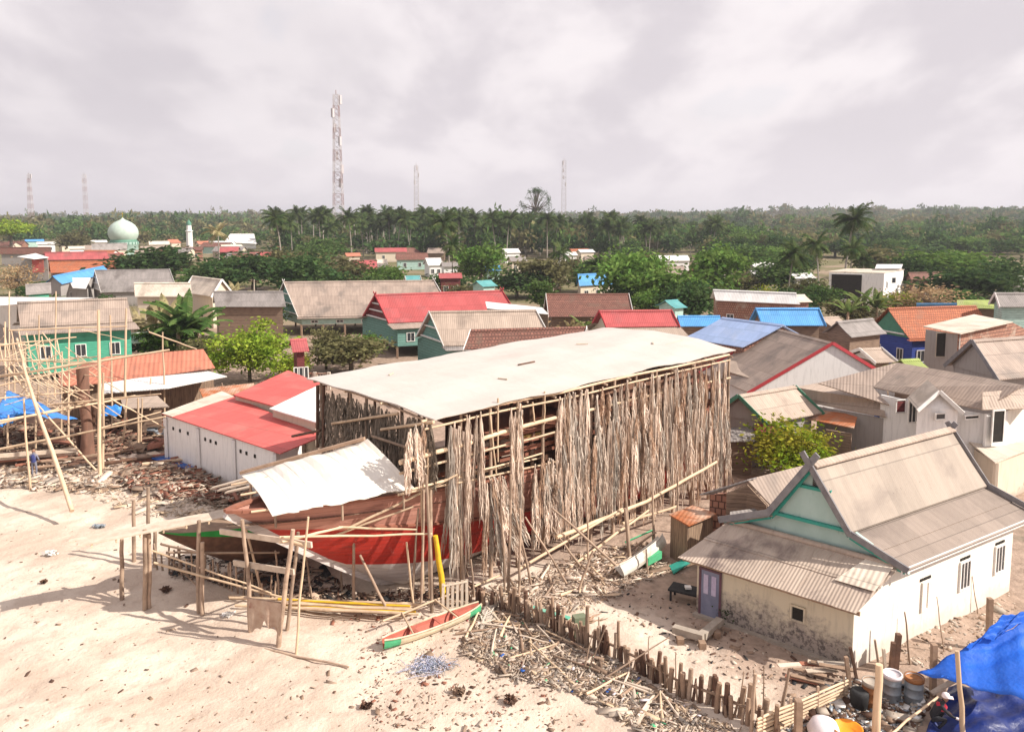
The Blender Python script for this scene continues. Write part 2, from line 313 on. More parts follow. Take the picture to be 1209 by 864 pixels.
M['bark'] = surf('bark', (.20, .16, .13), (.12, .10, .08), scale=4, rough=.9, bump=.4, rnd=.15)
M['pbark'] = surf('palm_bark', (.34, .30, .26), (.24, .21, .18), scale=3, rough=.9, rnd=.15)
M['rust'] = surf('rusty_steel', (.33, .14, .05), (.2, .08, .035), rough=.75)
M['steel'] = surf('grey_steel', (.30, .34, .38), (.24, .27, .3), rough=.45, metal=.3)
M['wood2'] = surf('debris_wood', (.24, .16, .11), (.15, .10, .07), scale=3, rough=.9, rnd=.2)
M['twood'] = surf('brown_trunk', (.25, .13, .09), (.15, .08, .055), scale=2, stain=(.32, .24, .18), slo=.55, shi=.7, rough=.8, rnd=0, stretch=(1, 1, .3))
M['black'] = surf('black_rubber', (.018, .018, .02), (.03, .03, .03), rough=.7)
M['concrete'] = surf('concrete', (.42, .36, .30), (.32, .27, .22), rough=.9)
M['g_oran'] = surf('orange_plastic', (.85, .30, .02), (.75, .25, .02), rough=.5)
M['g_bluep'] = surf('blue_plastic', (.02, .11, .42), (.02, .09, .34), rough=.4)
M['tarp'] = surf('blue_tarp', (.015, .13, .62), (.02, .11, .52), scale=1.2, rough=.6, bump=.7, bscale=5, spec=.3)
M['tarpl'] = surf('bright_blue_tarp', (.03, .24, .72), (.05, .22, .62), scale=1.2, rough=.42, bump=.5, bscale=3, spec=.5)
M['tarpd'] = surf('shade_darkened_blue_tarp', (.006, .022, .15), (.006, .014, .09), scale=1.2, rough=.4, bump=.6, bscale=4, spec=.5)  # dark blue, deepened further to carry the awning shade in the colour
M['frond'] = surf('dry_frond', (.74, .60, .49), (.58, .46, .37), scale=2, stain=(.34, .25, .18), sscale=1.4, slo=.54, shi=.72, rough=.85, rnd=.22, stretch=(2, 2, .6), bump=0)
M['frond2'] = surf('dry_frond_grey', (.56, .49, .42), (.42, .36, .30), scale=2, stain=(.25, .20, .16), sscale=1.4, slo=.5, shi=.7, rough=.85, rnd=.25, stretch=(2, 2, .6), bump=0)
M['frond3'] = surf('dry_frond_brown', (.52, .35, .24), (.36, .24, .17), scale=2, stain=(.2, .13, .09), sscale=1.4, slo=.5, shi=.7, rough=.85, rnd=.25, stretch=(2, 2, .6), bump=0)
M['frondd'] = surf('dark_grey_frond', (.26, .215, .17), (.16, .13, .10), scale=2, rough=.9, rnd=.22, bump=0)  # darker grey than the other fronds, for the narrow front
M['l_dark'] = leafmat('leaf_dark', (.035, .078, .028), (.075, .115, .038))
M['l_mid'] = leafmat('leaf_mid', (.06, .125, .034), (.115, .165, .05))
M['l_fresh'] = leafmat('leaf_fresh', (.085, .175, .035), (.16, .235, .06))
M['l_olive'] = leafmat('leaf_olive', (.115, .115, .05), (.17, .155, .075))
M['l_bright'] = leafmat('leaf_bright', (.17, .29, .03), (.30, .36, .05), rnd=.05)
M['l_yel'] = leafmat('leaf_yellow_green', (.16, .27, .02), (.34, .30, .04), rnd=.05)
M['l_dry'] = leafmat('leaf_dry', (.34, .22, .12), (.46, .34, .20))
M['l_palm'] = leafmat('leaf_palm', (.045, .085, .028), (.10, .125, .045), rnd=.25)
M['l_dpalm'] = leafmat('leaf_palm_dry', (.30, .27, .13), (.38, .31, .18))
M['l_ban'] = leafmat('leaf_banana', (.09, .16, .035), (.20, .23, .09), tr=.45)
M['skin'] = surf('skin', (.30, .17, .11), (.28, .15, .10), rough=.6, bump=0)
M['cloth_black'] = surf('cloth_black', (.02, .02, .025), (.03, .03, .035), rough=.9)
M['cloth_red'] = surf('cloth_red', (.5, .03, .06), (.42, .03, .05), rough=.9)
M['cloth_white'] = surf('cloth_white', (.75, .68, .68), (.65, .58, .6), rough=.9)
M['cloth_blue'] = surf('cloth_blue', (.05, .06, .20), (.04, .05, .16), rough=.9)
M['cloth_grey'] = surf('cloth_grey', (.22, .22, .28), (.18, .18, .22), rough=.9)
# ------------------------------------------------------------------ ground
def sandmat():
    m, nt, b = newmat('sand_and_earth'); P = nt.nodes.new('ShaderNodeNewGeometry').outputs['Position']; sp = nt.nodes.new('ShaderNodeSeparateXYZ'); L(nt, P, sp.inputs[0])
    n1 = noise(nt, P, .25, 7, .6, .4); n2 = noise(nt, P, 2.2, 8, .65, .2); n3 = noise(nt, P, 9, 5, .6)
    sand = mix(nt, ramp(nt, n1, .38, .62), (.64, .535, .44), (.50, .395, .315)); sand = mix(nt, math_(nt, 'MULTIPLY', ramp(nt, n2, .5, .75), .55), sand, (.37, .275, .21))
    sand = mix(nt, math_(nt, 'MULTIPLY', ramp(nt, n3, .66, .74), .6), sand, (.26, .19, .14))
    dirt = mix(nt, ramp(nt, n2, .35, .65), (.40, .29, .225), (.27, .195, .15)); dirt = mix(nt, ramp(nt, n1, .55, .7), dirt, (.20, .16, .12))
    wob = math_(nt, 'MULTIPLY', math_(nt, 'SUBTRACT', n1, .5), 14)
    fy = ramp(nt, math_(nt, 'ADD', sp.outputs[1], wob), 44, 52)
    yard = math_(nt, 'MULTIPLY', ramp(nt, math_(nt, 'ADD', math_(nt, 'ADD', sp.outputs[0], math_(nt, 'MULTIPLY', sp.outputs[1], .75)), math_(nt, 'MULTIPLY', wob, .4)), 26.5, 29.5), .9)
    mx = math_(nt, 'MAXIMUM', fy, yard)
    col = mix(nt, mx, sand, dirt)
    grass = mix(nt, ramp(nt, n2, .4, .6), (.09, .10, .04), (.20, .17, .09))
    col = mix(nt, math_(nt, 'MULTIPLY', ramp(nt, sp.outputs[1], 75, 170), ramp(nt, noise(nt, P, .08, 6, .6), .3, .55)), col, grass)
    L(nt, col, b.inputs['Base Color']); b.inputs['Roughness'].default_value = .95; b.inputs['Specular IOR Level'].default_value = .1
    vo = nt.nodes.new('ShaderNodeTexVoronoi'); vo.inputs['Scale'].default_value = 2.6; L(nt, P, vo.inputs['Vector'])
    foot = math_(nt, 'MULTIPLY', ramp(nt, vo.outputs['Distance'], 0, .35), .55)
    hgt = math_(nt, 'ADD', math_(nt, 'ADD', foot, n3), math_(nt, 'MULTIPLY', n2, 1.5))
    bp = nt.nodes.new('ShaderNodeBump'); bp.inputs['Strength'].default_value = .5; bp.inputs['Distance'].default_value = .08; L(nt, hgt, bp.inputs['Height']); L(nt, bp.outputs[0], b.inputs['Normal']); return m
def fbm(x, y, seed, sc, oct=4):
    r = np.random.default_rng(seed); z = np.zeros_like(x); a = 1
    for o in range(oct):
        for k in range(5):
            th = r.uniform(0, 6.28); ph = r.uniform(0, 6.28); f = 2**o/sc*r.uniform(.8, 1.3); z += a*np.sin((x*np.cos(th)+y*np.sin(th))*f*6.28+ph)/5
        a *= .5
    return z
def ground_z(x, y):
    x = np.asarray(x, float); y = np.asarray(y, float)
    near = np.clip((70-y)/15, 0, 1)
    z = .10*fbm(x, y, 3, 7)*near + .035*fbm(x, y, 5, 1.1, 3)*near
    # hollow scoured under the bow
    z -= .45*np.exp(-(((x+6.6)/3.2)**2+((y-33.2)/2.2)**2))
    hill = np.clip((y-600)/900, 0, 1)
    z += hill*(9+11*fbm(x, y, 11, 1100, 2)) + np.clip((x-100)/900, 0, 1)*np.clip((y-500)/700, 0, 1)*13
    return z
def gz(x, y): return float(ground_z(x, y))
xs = np.concatenate([[-9000, -5000, -2500, -1400, -900, -600, -400, -280, -200, -140, -100, -75, -58, -46, -38], np.arange(-32, 32, .16), [33, 38, 46, 58, 75, 100, 140, 200, 280, 400, 600, 900, 1400, 2500, 5000, 9000]])
ys = np.concatenate([[-300, -100, -30, 0, 10, 16], np.arange(20, 56, .16), [57, 60, 65, 72, 80, 95, 120, 160, 220, 300, 400, 500, 600, 700, 850, 1000, 1200, 1400, 1700, 2200, 3000, 5000, 9000, 16000]])
X, Y = np.meshgrid(xs, ys); Zg = ground_z(X, Y); nx, ny = len(xs), len(ys)
ii = (np.arange(ny-1)[:, None]*nx+np.arange(nx-1)[None, :]).ravel()
gm = npmesh('ground', np.stack([X.ravel(), Y.ravel(), Zg.ravel()], 1), np.stack([ii, ii+1, ii+1+nx, ii+nx], 1), sandmat(), smooth=True)
go = bpy.data.objects.new('ground', gm); COL.objects.link(go); go['kind'] = 'structure'

# ------------------------------------------------------------------ house builder
def window(mb_parent, c, w, h, udir, ndir, frame='p_white', pane='glass', bars=2, label=None):
    """a window set in a wall: pane with a frame as its sub-part"""
    u_, n_ = Vector(udir).normalized(), Vector(ndir).normalized(); c = Vector(c); z = Vector((0, 0, 1))
    p = MB(); p.hexa([c+u_*a*w/2+z*b*h/2+n_*d for d in (-.02, .035) for a, b in ((-1, -1), (1, -1), (1, 1), (-1, 1))])
    po = p.build('window', M[pane], mb_parent, recalc=True, label=label); f = MB(); t = .07
    for s_ in (-1, 1):
        f.beam(c+u_*s_*(w/2)+n_*.03-z*(h/2+t/2), c+u_*s_*(w/2)+n_*.03+z*(h/2+t/2), t, .09, up=n_); f.beam(c+z*s_*(h/2)+n_*.03-u_*(w/2-t/2), c+z*s_*(h/2)+n_*.03+u_*(w/2-t/2), t, .09, up=n_)
    for i in range(1, bars): x = -w/2+w*i/bars; f.beam(c+u_*x+n_*.045-z*(h/2-t/2), c+u_*x+n_*.045+z*(h/2-t/2), .04, .05, up=n_)
    f.build('window_frame', M[frame], po); return po
def house(name, label, A, B, E, zr, ze, roof, wall, cat='house', zg=0.0, oh=.45, barge=None, skmat=None, slope=.8, skirt=0, skz=.5, gable=None, tiers=0, stilt=0, wins=0, endwins=0, door=False, horns=False, ridge=None, short=0, group=None, hw=None, frame='p_white', dish=False, winz=None):
    """A, B picture points of the ridge ends at height zr, E a picture point on the near eave at height ze"""
    A3, B3 = (Z(*A, zr), Z(*B, zr)) if len(A) == 2 else (Vector(A), Vector(B))
    u = (B3-A3); Ln = u.length; u.normalize(); v = Vector((u.y, -u.x, 0))
    if v.dot(-A3) < 0: v = -v
    if hw is None:   # the eave height follows from the pitch of the roof
        best = None
        for k in range(60):
            q = zr-.3-k*.09
            if q < 1.6: break
            e = Z(*E, q); bb_ = Vector((e.x-A3.x, e.y-A3.y, 0)); sc_ = abs((zr-q)-slope*bb_.length)+(5 if bb_.y > 0 else 0)
            if best is None or sc_ < best[0]: best = (sc_, q, bb_)
        ze = best[1]; bb_ = best[2]; hw = min(7, max(1.6, bb_.length)); w_ = bb_.normalized(); ca = max(-.45, min(.45, w_.dot(u))); v = (v*math.sqrt(1-ca*ca)+u*ca).normalized()
    z = Vector((0, 0, 1)); ctr = (A3+B3)/2; t = thing(name, label, cat, (ctr.x, ctr.y, zg), group)
    rb = MB(); sb = MB(); th = .07
    for s_ in (1, -1):
        e0, e1 = A3+v*s_*hw, B3+v*s_*hw; e0 = Vector((e0.x, e0.y, ze)); e1 = Vector((e1.x, e1.y, ze)); nu = max(3, int(Ln/2)); 
        def fn(i, j, s_=s_):
            p = A3.lerp(B3, i)+v*s_*hw*j; jit = 0; sag = -.05*math.sin(math.pi*j)
            return Vector((p.x, p.y, zr+(ze-zr)*j+sag+jit))
        g0 = [fn(i/nu, j/3) for i in range(nu+1) for j in range(4)]
        fs = [(i*4+j, (i+1)*4+j, (i+1)*4+j+1, i*4+j+1) for i in range(nu) for j in range(3)]
        if s_ * (u.cross(v)).z > 0: fs = [f[::-1] for f in fs]
        k = len(g0); edge = [i*4+3 for i in range(nu+1)]; c0 = [0, 1, 2, 3]; c1 = [nu*4+j for j in range(4)]
        fs2 = fs+[tuple(q+k for q in f[::-1]) for f in fs]
        for lp in (edge, c0, c1): fs2 += [(lp[q], lp[q+1], lp[q+1]+k, lp[q]+k) for q in range(len(lp)-1)]
        rb.add(g0+[p-z*th for p in g0], fs2)
        if skirt:
            o0, o1 = e0+v*s_*skirt-u*.3-z*skz, e1+v*s_*skirt+u*.3-z*skz
            sb.slab([e0-v*s_*.15-z*.10-u*.2, e1-v*s_*.15-z*.10+u*.2, o1, o0], .06)
    rf = rb.build('roof', M[roof], t, recalc=True)
    if skirt: sb.build('skirt_roof', M[skmat or roof], t)
    rc = MB(); rc.prism([(-.22, -.11), (0, .02), (.22, -.11), (.22, -.06), (0, .08), (-.22, -.06)], A3, B3, v); rc.build('ridge_cap', M[ridge or roof], rf)
    W_ = hw+skirt-oh; zb = zg+stilt; zw = ze-.15-(skz*.9 if skirt else 0); a0 = A3+u*(.4+short); b0 = B3-u*.4; a0.z = b0.z = 0
    slope = (zr-ze)/hw; ins = (hw-oh*.6)
    wb = MB(); prof = [(-W_, zb), (W_, zb), (W_, zw), (ins, zw+.05 if skirt else ze+slope*(hw-ins)-.18), (0, zr-.14), (-ins, zw+.05 if skirt else ze+slope*(hw-ins)-.18), (-W_, zw)]
    if skirt: prof = [(-W_, zb), (W_, zb), (W_, zw), (hw-.35, ze-.1), (0, zr-.18), (-(hw-.35), ze-.1), (-W_, zw)]
    wb.prism(prof, a0, b0, v); wo = wb.build('wall', M[wall], t, recalc=True)
    if gable:
        for q, sg in ((a0, -1), (b0, 1)):
            gb = MB(); w2 = hw-.55; gb.prism([(-w2, ze), (w2, ze), (0, zr-.22)], q+u*sg*.02, q+u*sg*.10, v); gp = gb.build('gable_panel', M[gable], t, recalc=True)
            if tiers:
                tb = MB()
                for i in range(tiers):
                    zz_ = ze+(zr-ze)*(i+.15)/(tiers+.5); ww = w2*(1-(zz_-ze)/(zr-ze)); tb.prism([(-ww, zz_), (ww, zz_), (ww*.93, zz_+.12), (-ww*.93, zz_+.12)], q+u*sg*.11, q+u*sg*.34, v)
                tb.build('gable_tier', M['p_white'], gp, recalc=True)
    if barge:
        for q, sg in ((A3, -1), (B3, 1)):
            for s_ in (-1, 1):
                e = q+v*s_*hw; e.z = ze; d = (e-q).normalized(); bb = MB(); top = q-d*(.55 if horns else 0); bb.beam(top+u*sg*.05+z*.0, e+d*.15+u*sg*.05, .05, .26, up=d.cross(u)); bb.build('barge_board', M[barge], t)
    if stilt:
        n = max(3, int(Ln/2.6))
        for s_ in (-1, 1):
            for i in range(n):
                p = a0.lerp(b0, (i+.0)/(n-1) if n > 1 else .5)+v*s_*(W_-.15); pb = MB(); pb.box((p.x, p.y, (zb+zg)/2), (.22, .22, zb-zg)); pb.build('stilt', M['wood'], t)
    cz = winz or (zb+(zw-zb)*.52)
    wh = min(1.2, (zw-zb)*.5)
    for i in range(wins):
        f = (i+.5)/wins; p = a0.lerp(b0, f)+v*W_; p.z = cz
        if door and i == wins//2:
            db = MB(); q = p+v*.02; q.z = zb+1.0; db.hexa([q+u*a*.45+z*b*1.0+v*d for d in (0, .05) for a, b in ((-1, -1), (1, -1), (1, 1), (-1, 1))]); db.build('door', M['dark'], t, recalc=True)
        else: window(t, p, .9, wh, u, v, frame)
    for i in range(endwins):
        for q, sg in ((a0, -1), (b0, 1)):
            p = q+v*(-W_+2*W_*(i+.5)/endwins); p.z = cz; window(t, p, .8, wh, v, u*sg, frame)
    return t, (A3, B3, u, v, hw)
# ------------------------------------------------------------------ the boat shelter
UP = Vector((0, 0, 1))
rA, rB, rC, rD = Z(513, 495, 7.8), Z(868, 413, 8.3), Z(712, 387, 8.5), Z(362, 447, 7.8)
sA, sB = Vector((-3.4, 32.3, 0)), Vector((12.45, 45.1, 0)); sd = (sB-sA).normalized(); sn = Vector((sd.y, -sd.x, 0)); SL = (sB-sA).length
fD = sA - sn*10.3
def SP(px, py, out=0.0): return onplane(px, py, sA+sn*out, sn)
fd = (fD-sA).normalized(); fn_ = Vector((fd.y, -fd.x, 0)); fn_ = fn_ if fn_.dot(-sA) > 0 else -fn_
def FP(px, py, out=0.0): return onplane(px, py, sA+fn_*out, fn_)
sh = thing('boat_shelter', 'long pole shelter under one huge flat off-white roof beside the sand', 'shelter', sA)
NU, NV = 44, 12
def rq(i, j):
    q_ = int(i*NU/2); j = j if 0 < j < 1 else j+(.012*math.sin(q_*12.7)+.008*math.sin(q_*5.1))*(1 if j else 1); p = (rA.lerp(rB, i)).lerp(rD.lerp(rC, i), j); crown = .35*math.sin(math.pi*j)*(0.35+.65*i)
    return p+UP*(crown+.022*math.sin(i*31+j*7)+.03*math.sin(i*13-j*19)+.008*math.sin(i*77))
NU, NV = 44, 12; rb = MB()
top = [rq(i/NU, j/NV) for i in range(NU+1) for j in range(NV+1)]
m, nt, b = newmat('shelter_sheeting'); uvn = nt.nodes.new('ShaderNodeTexCoord').outputs['Object']
mpn = nt.nodes.new('ShaderNodeMapping'); mpn.inputs['Rotation'].default_value = (0, 0, -math.atan2(sd.y, sd.x)); L(nt, uvn, mpn.inputs[0]); sp_ = nt.nodes.new('ShaderNodeSeparateXYZ'); L(nt, mpn.outputs[0], sp_.inputs[0])
n1 = noise(nt, mpn.outputs[0], .35, 6, .6, .4); n2 = noise(nt, mpn.outputs[0], 3, 6, .65)
col = mix(nt, ramp(nt, n1, .4, .7), (.52, .47, .43), (.475, .425, .385)); col = mix(nt, math_(nt, 'MULTIPLY', ramp(nt, n2, .6, .8), .35), col, (.45, .38, .32))
sx = math_(nt, 'LESS_THAN', math_(nt, 'FRACT', math_(nt, 'DIVIDE', sp_.outputs[0], 1.22)), .012); sy = math_(nt, 'LESS_THAN', math_(nt, 'FRACT', math_(nt, 'DIVIDE', sp_.outputs[1], 2.44)), .008)
col = mix(nt, math_(nt, 'MULTIPLY', math_(nt, 'MAXIMUM', sx, sy), .4), col, (.36, .30, .25)); L(nt, col, b.inputs['Base Color']); b.inputs['Roughness'].default_value = .8
bp = nt.nodes.new('ShaderNodeBump'); bp.inputs['Strength'].default_value = .15; bp.inputs['Distance'].default_value = .1; L(nt, n2, bp.inputs['Height']); L(nt, bp.outputs[0], b.inputs['Normal']); M['sheet'] = m
K = len(top); fs = [(i*(NV+1)+j, (i+1)*(NV+1)+j, (i+1)*(NV+1)+j+1, i*(NV+1)+j+1) for i in range(NU) for j in range(NV)]
bd = [i*(NV+1) for i in range(NU+1)]+[NU*(NV+1)+j for j in range(1, NV+1)]+[i*(NV+1)+NV for i in range(NU-1, -1, -1)]+[j for j in range(NV-1, 0, -1)]
rb.add(top+[p-UP*.05 for p in top], fs+[tuple(q+K for q in f[::-1]) for f in fs]+[(bd[q], bd[q]+K, bd[(q+1) % len(bd)]+K, bd[(q+1) % len(bd)]) for q in range(len(bd))])
rb.build('roof_sheet', M['sheet'], sh, recalc=True)
for i_, j_, l_ in ((.44, .45, 1.3), (.30, .30, .5), (.71, .6, .7), (.15, .75, .6), (.86, .35, .5)): MB().box(rq(i_, j_)+UP*.05, (l_, .08, .06), rz=i_*9).build('roof_weight', M['dwood'] if l_ > 1 else M['plankw'], sh)
def wob(a, b, r0, r1, n=6, w=.05, k=5, m=0, mb=None):
    a, b = Vector(a), Vector(b); l = (b-a).length; mb = mb or MB(); pts = []
    o = Vector((random.uniform(-1, 1), random.uniform(-1, 1), random.uniform(-.3, .3)))*w*l*.35
    for i in range(k+1):
        t = i/k; pts.append(a.lerp(b, t)+o*math.sin(math.pi*t)+Vector((random.uniform(-1, 1), random.uniform(-1, 1), random.uniform(-1, 1)))*.012*l**.5*(0 < i < k))
    mb.tube(pts, [r0+(r1-r0)*i/k for i in range(k+1)], n, m); return mb
def zr_at(p): # height of roof underside above a ground place
    d = p-sA; i = max(0, min(1, d.dot(sd)/SL)); j = max(0, min(1, -d.dot(sn)/10.3)); return rq(i, j).z-.12
NP = 14
for row, off in enumerate((0, 3.5, 7, 10.2)):
    for i in range(NP if row in (0, 3) else 8):
        t = i/((NP if row in (0, 3) else 8)-1); p = sA+sd*SL*t-sn*off
        if row in (1, 2) : 
            if abs(off-2.7) < 2.9 or 1: p = p-sn*(1.9 if row == 1 else 0)
        g = Vector((p.x, p.y, gz(p.x, p.y)-.2)); wob(g, Vector((p.x, p.y, zr_at(p))), .11, .07, 7, .02).build('post', M['pole'], sh)
for off in (0, 3.4, 6.8, 10.2):   # long beams carrying the sheets
    pts = [sA+sd*SL*t-sn*off for t in np.linspace(-.02, 1.0, 9)]; mb = MB(); mb.tube([Vector((p.x, p.y, zr_at(p)-.02)) for p in pts], .07, 6); mb.build('roof_beam', M['bamboo'], sh)
for i in range(13):               # cross beams
    p = sA+sd*SL*i/12; q = p-sn*10.2; mb = MB(); mb.tube([Vector((x.x, x.y, zr_at(x)-.12)) for x in (p+sn*.25, p.lerp(q, .33), p.lerp(q, .66), q)], .055, 6); mb.build('cross_beam', M['pole'], sh)
def rail(a, b, r=.06, mat='bamboo', name='rail', out=.12): wob(SP(*a, out), SP(*b, out), r, r*.85, 7, .008).build(name, M[mat], sh)
for a, b, r in [((500, 507), (862, 425), .055), ((472, 546), (660, 492), .11), ((472, 559), (662, 508), .06), ((470, 584), (640, 549), .055), ((640, 549), (860, 497), .05), ((660, 492), (862, 446), .08),
                ((478, 580), (640, 535), .05)]: rail(a, b, r)
for a, b in [((588, 470), (588, 545)), ((578, 487), (586, 560)), ((643, 462), (643, 500)), ((497, 540), (500, 700)), ((505, 530), (507, 708)), ((629, 475), (631, 500))]: rail(a, b, .045, name='upright')
# outer handrail and props on the camera side
for a, b, r, o in [((657, 634), (763, 592), .11, 1.3), ((763, 592), (846, 545), .09, 1.3), ((612, 672), (735, 600), .07, 1.5), ((560, 692), (598, 676), .05, .8), ((735, 618), (800, 597), .08, 1.2), ((665, 676), (766, 602), .07, 1.6)]:
    wob(SP(*a, o), SP(*b, o), r, r*.8, 7, .01).build('outer_rail', M['bamboo'], sh)
for (bx, by), (tx, ty), r in [((463, 722), (425, 655), .07), ((497, 712), (500, 540), .06), ((510, 722), (503, 560), .08), ((487, 705), (494, 600), .06), ((560, 705), (556, 660), .05), ((600, 700), (603, 560), .07), ((612, 702), (614, 600), .06), ((596, 698), (590, 560), .05), ((628, 690), (606, 600), .06),
                              ((672, 690), (620, 610), .05), ((680, 700), (700, 650), .06), ((735, 672), (652, 600), .07), ((690, 672), (652, 622), .06), ((695, 665), (692, 560), .05), ((742, 650), (738, 570), .08), ((744, 660), (738, 600), .1), ((772, 650), (770, 560), .07), ((800, 630), (800, 560), .06), ((820, 612), (818, 560), .06), ((846, 600), (846, 540), .08), ((868, 572), (852, 530), .06), ((735, 652), (775, 628), .06)]:
    g = Z(bx, by); T = D(tx, ty, g.y+.1); g.z = gz(g.x, g.y)-.15; wob(g, T, r, r*.7, 7, .03).build('prop', M['pole'], sh)
# ------------------------------------------------------------------ hanging palm fronds
def frond_proto(seed, mat, L0=4.0, wid=.17, n=84):
    r = random.Random(seed); mb = MB(); bend = r.uniform(-.15, .15)
    ax = lambda t: Vector((bend*math.sin(t*3), .05*math.sin(t*5+seed), -L0*t))
    mb.tube([ax(i/7) for i in range(8)], [.032-.003*i for i in range(8)], 4)
    for i in range(n):
        t = (i/n)**.9*.93; a = ax(t); side = 1 if i % 2 else -1; l = r.uniform(.7, 1.5)*(1-.4*t); w = r.uniform(.012, .026); sw = r.uniform(.05, wid)
        d = Vector((side*sw, r.uniform(-.12, .10), -l)); x = Vector((r.uniform(-.3, 1), r.uniform(-.8, .8), 0)).normalized()*w
        mid = a+d*.45+Vector((side*.05, r.uniform(-.05, .05), 0)); e = a+d
        mb.add([a-x*.6, a+x*.6, mid+x, mid-x, e+x*.15, e-x*.15], [(0, 1, 2, 3), (3, 2, 4, 5)])
    return mb.mesh('palm_frond', M[mat], uv=False)
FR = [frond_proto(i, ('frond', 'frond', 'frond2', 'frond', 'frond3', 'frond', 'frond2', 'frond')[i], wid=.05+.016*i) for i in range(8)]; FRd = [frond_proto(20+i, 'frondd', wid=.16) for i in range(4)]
def hang(top_, zb, label, group, ms=FR, lean=.05, face=None, sx=1.0):
    o = bpy.data.objects.new('palm_frond', random.choice(ms)); COL.objects.link(o); l = max(.5, top_.z-zb)
    o.location = top_; o.scale = (sx*random.uniform(.8, 1.25), 1, l/4.0*random.uniform(.9, 1.08)); o.rotation_euler = (random.uniform(-lean, lean), random.uniform(-lean, lean), math.atan2(sd.y, sd.x)+random.uniform(-.25, .25) if face is None else face+random.uniform(-.3, .3))
    return tag(o, label, 'palm frond', group)
g1 = 'dry fronds forming the upper curtain'; l1 = 'dry tan palm frond hanging just below the roof edge of the boat shelter'
g2 = 'dry fronds forming the lower curtain'; l2 = 'dry tan palm frond in the lower half of the curtain on the boat shelter'
def topy(px): return 496+(px-513)*(413-496)/(868-513)
def boty(px):
    return np.interp(px, [632, 660, 700, 780, 830, 862], [632, 634, 610, 592, 572, 560])
px = 706.0
while px < 860:
    w_ = random.uniform(2.5, 5.5); long_ = random.uniform(505, 575)-(px-705)*.1; tj = random.uniform(4, 15)
    for k in range(random.choice((2, 3, 3, 4))):
        q = px+random.uniform(-.5, .5)*w_; hang(SP(q, topy(q)+tj+random.uniform(0, 3), .2+.05*k), max(1.6, SP(q, long_+random.uniform(-15, 15)).z), l1, g1, lean=.025)
    px += w_+random.uniform(1.8, 4.8)
for c_, n_ in ((663, 2), (668, 3), (674, 3), (679, 2), (686, 3), (692, 3)):
    for k in range(n_): q = c_+random.uniform(-2, 2); hang(SP(q, topy(q)+random.uniform(5, 9), .25), SP(q, 570+random.uniform(-20, 30)).z, l1, g1, lean=.025)
for row_, st_, sp_2 in ((.32, 0, 1), (.42, 22, 2)):
    px = 633.0
    while px < 862:
        w_ = random.uniform(3, 6); ty = (542 if px < 660 else (518 if px < 700 else 500-(px-705)*.18))+st_+random.uniform(-10, 10)
        for k in range(random.choice((2, 3, 3))):
            q = px+random.uniform(-.5, .5)*w_; hang(SP(q, ty+random.uniform(-5, 5), row_+.04*k), SP(q, boty(q)+(random.uniform(-22, 9) if random.random() < .7 else random.uniform(-60, -20))).z, l2, g2, lean=.03)
        px += w_*sp_2+random.uniform(1, 3)
g3 = 'loose fronds on the open end of the shelter'
l3 = 'dry palm frond in the separate hanks by the open corner of the boat shelter'
for px, ty, by, n in [(485, 505, 570, 2), (492, 503, 560, 2), (499, 502, 575, 2), (530, 500, 655, 2), (536, 498, 662, 3), (543, 503, 650, 2), (553, 492, 650, 3), (556, 490, 600, 1), (563, 490, 600, 2), (569, 486, 610, 2), (576, 570, 665, 4), (604, 480, 600, 2), (607, 482, 560, 1), (614, 478, 560, 2), (616, 480, 640, 2)]:
    for k in range(n): hang(SP(px+random.uniform(-2, 2), ty+random.uniform(-2, 6), .2+.1*k), SP(px, by).z, l3, g3, lean=.06)
for i in range(16):  # the fan of fallen fronds
    a = SP(578+i*1.2, 562+random.uniform(0, 12), .5); o = hang(a, a.z-random.uniform(3, 4.2), 'fallen palm frond fanned out against the rails of the open corner', 'fronds fallen in a fan'); o.rotation_euler = (random.uniform(-.1, .1), random.uniform(-.55, .0), math.atan2(sd.y, sd.x))
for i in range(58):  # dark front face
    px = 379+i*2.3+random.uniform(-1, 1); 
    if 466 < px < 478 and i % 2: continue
    ty = 447+(px-362)*(495-447)/(513-362); p = FP(px, ty+random.uniform(5, 9), .05); hang(p, FP(px, random.uniform(524, 540) if px < 445 else 575).z, 'dark grey palm frond closing the shaded narrow front of the boat shelter', 'grey fronds on the shaded front', FRd, face=math.atan2(fd.y, fd.x), sx=1.6, lean=.03)
for px, ty, by in ((375, 455, 528), (382, 455, 528)):
    mb = MB(); mb.tube([FP(px, ty, .15), FP(px, by, .15)], .09, 7); mb.build('front_pole', M['dwood'], sh)
for a, b, m_ in [((392, 500), (470, 488), 'bamboo'), ((440, 515), (480, 528), 'pole'), ((450, 507), (512, 498), 'bamboo'), ((345, 515), (378, 508), 'dwood')]:
    mb = MB(); mb.tube([FP(*a, .2), FP(*b, .2)], .07, 6); mb.build('front_rail', M[m_], sh)

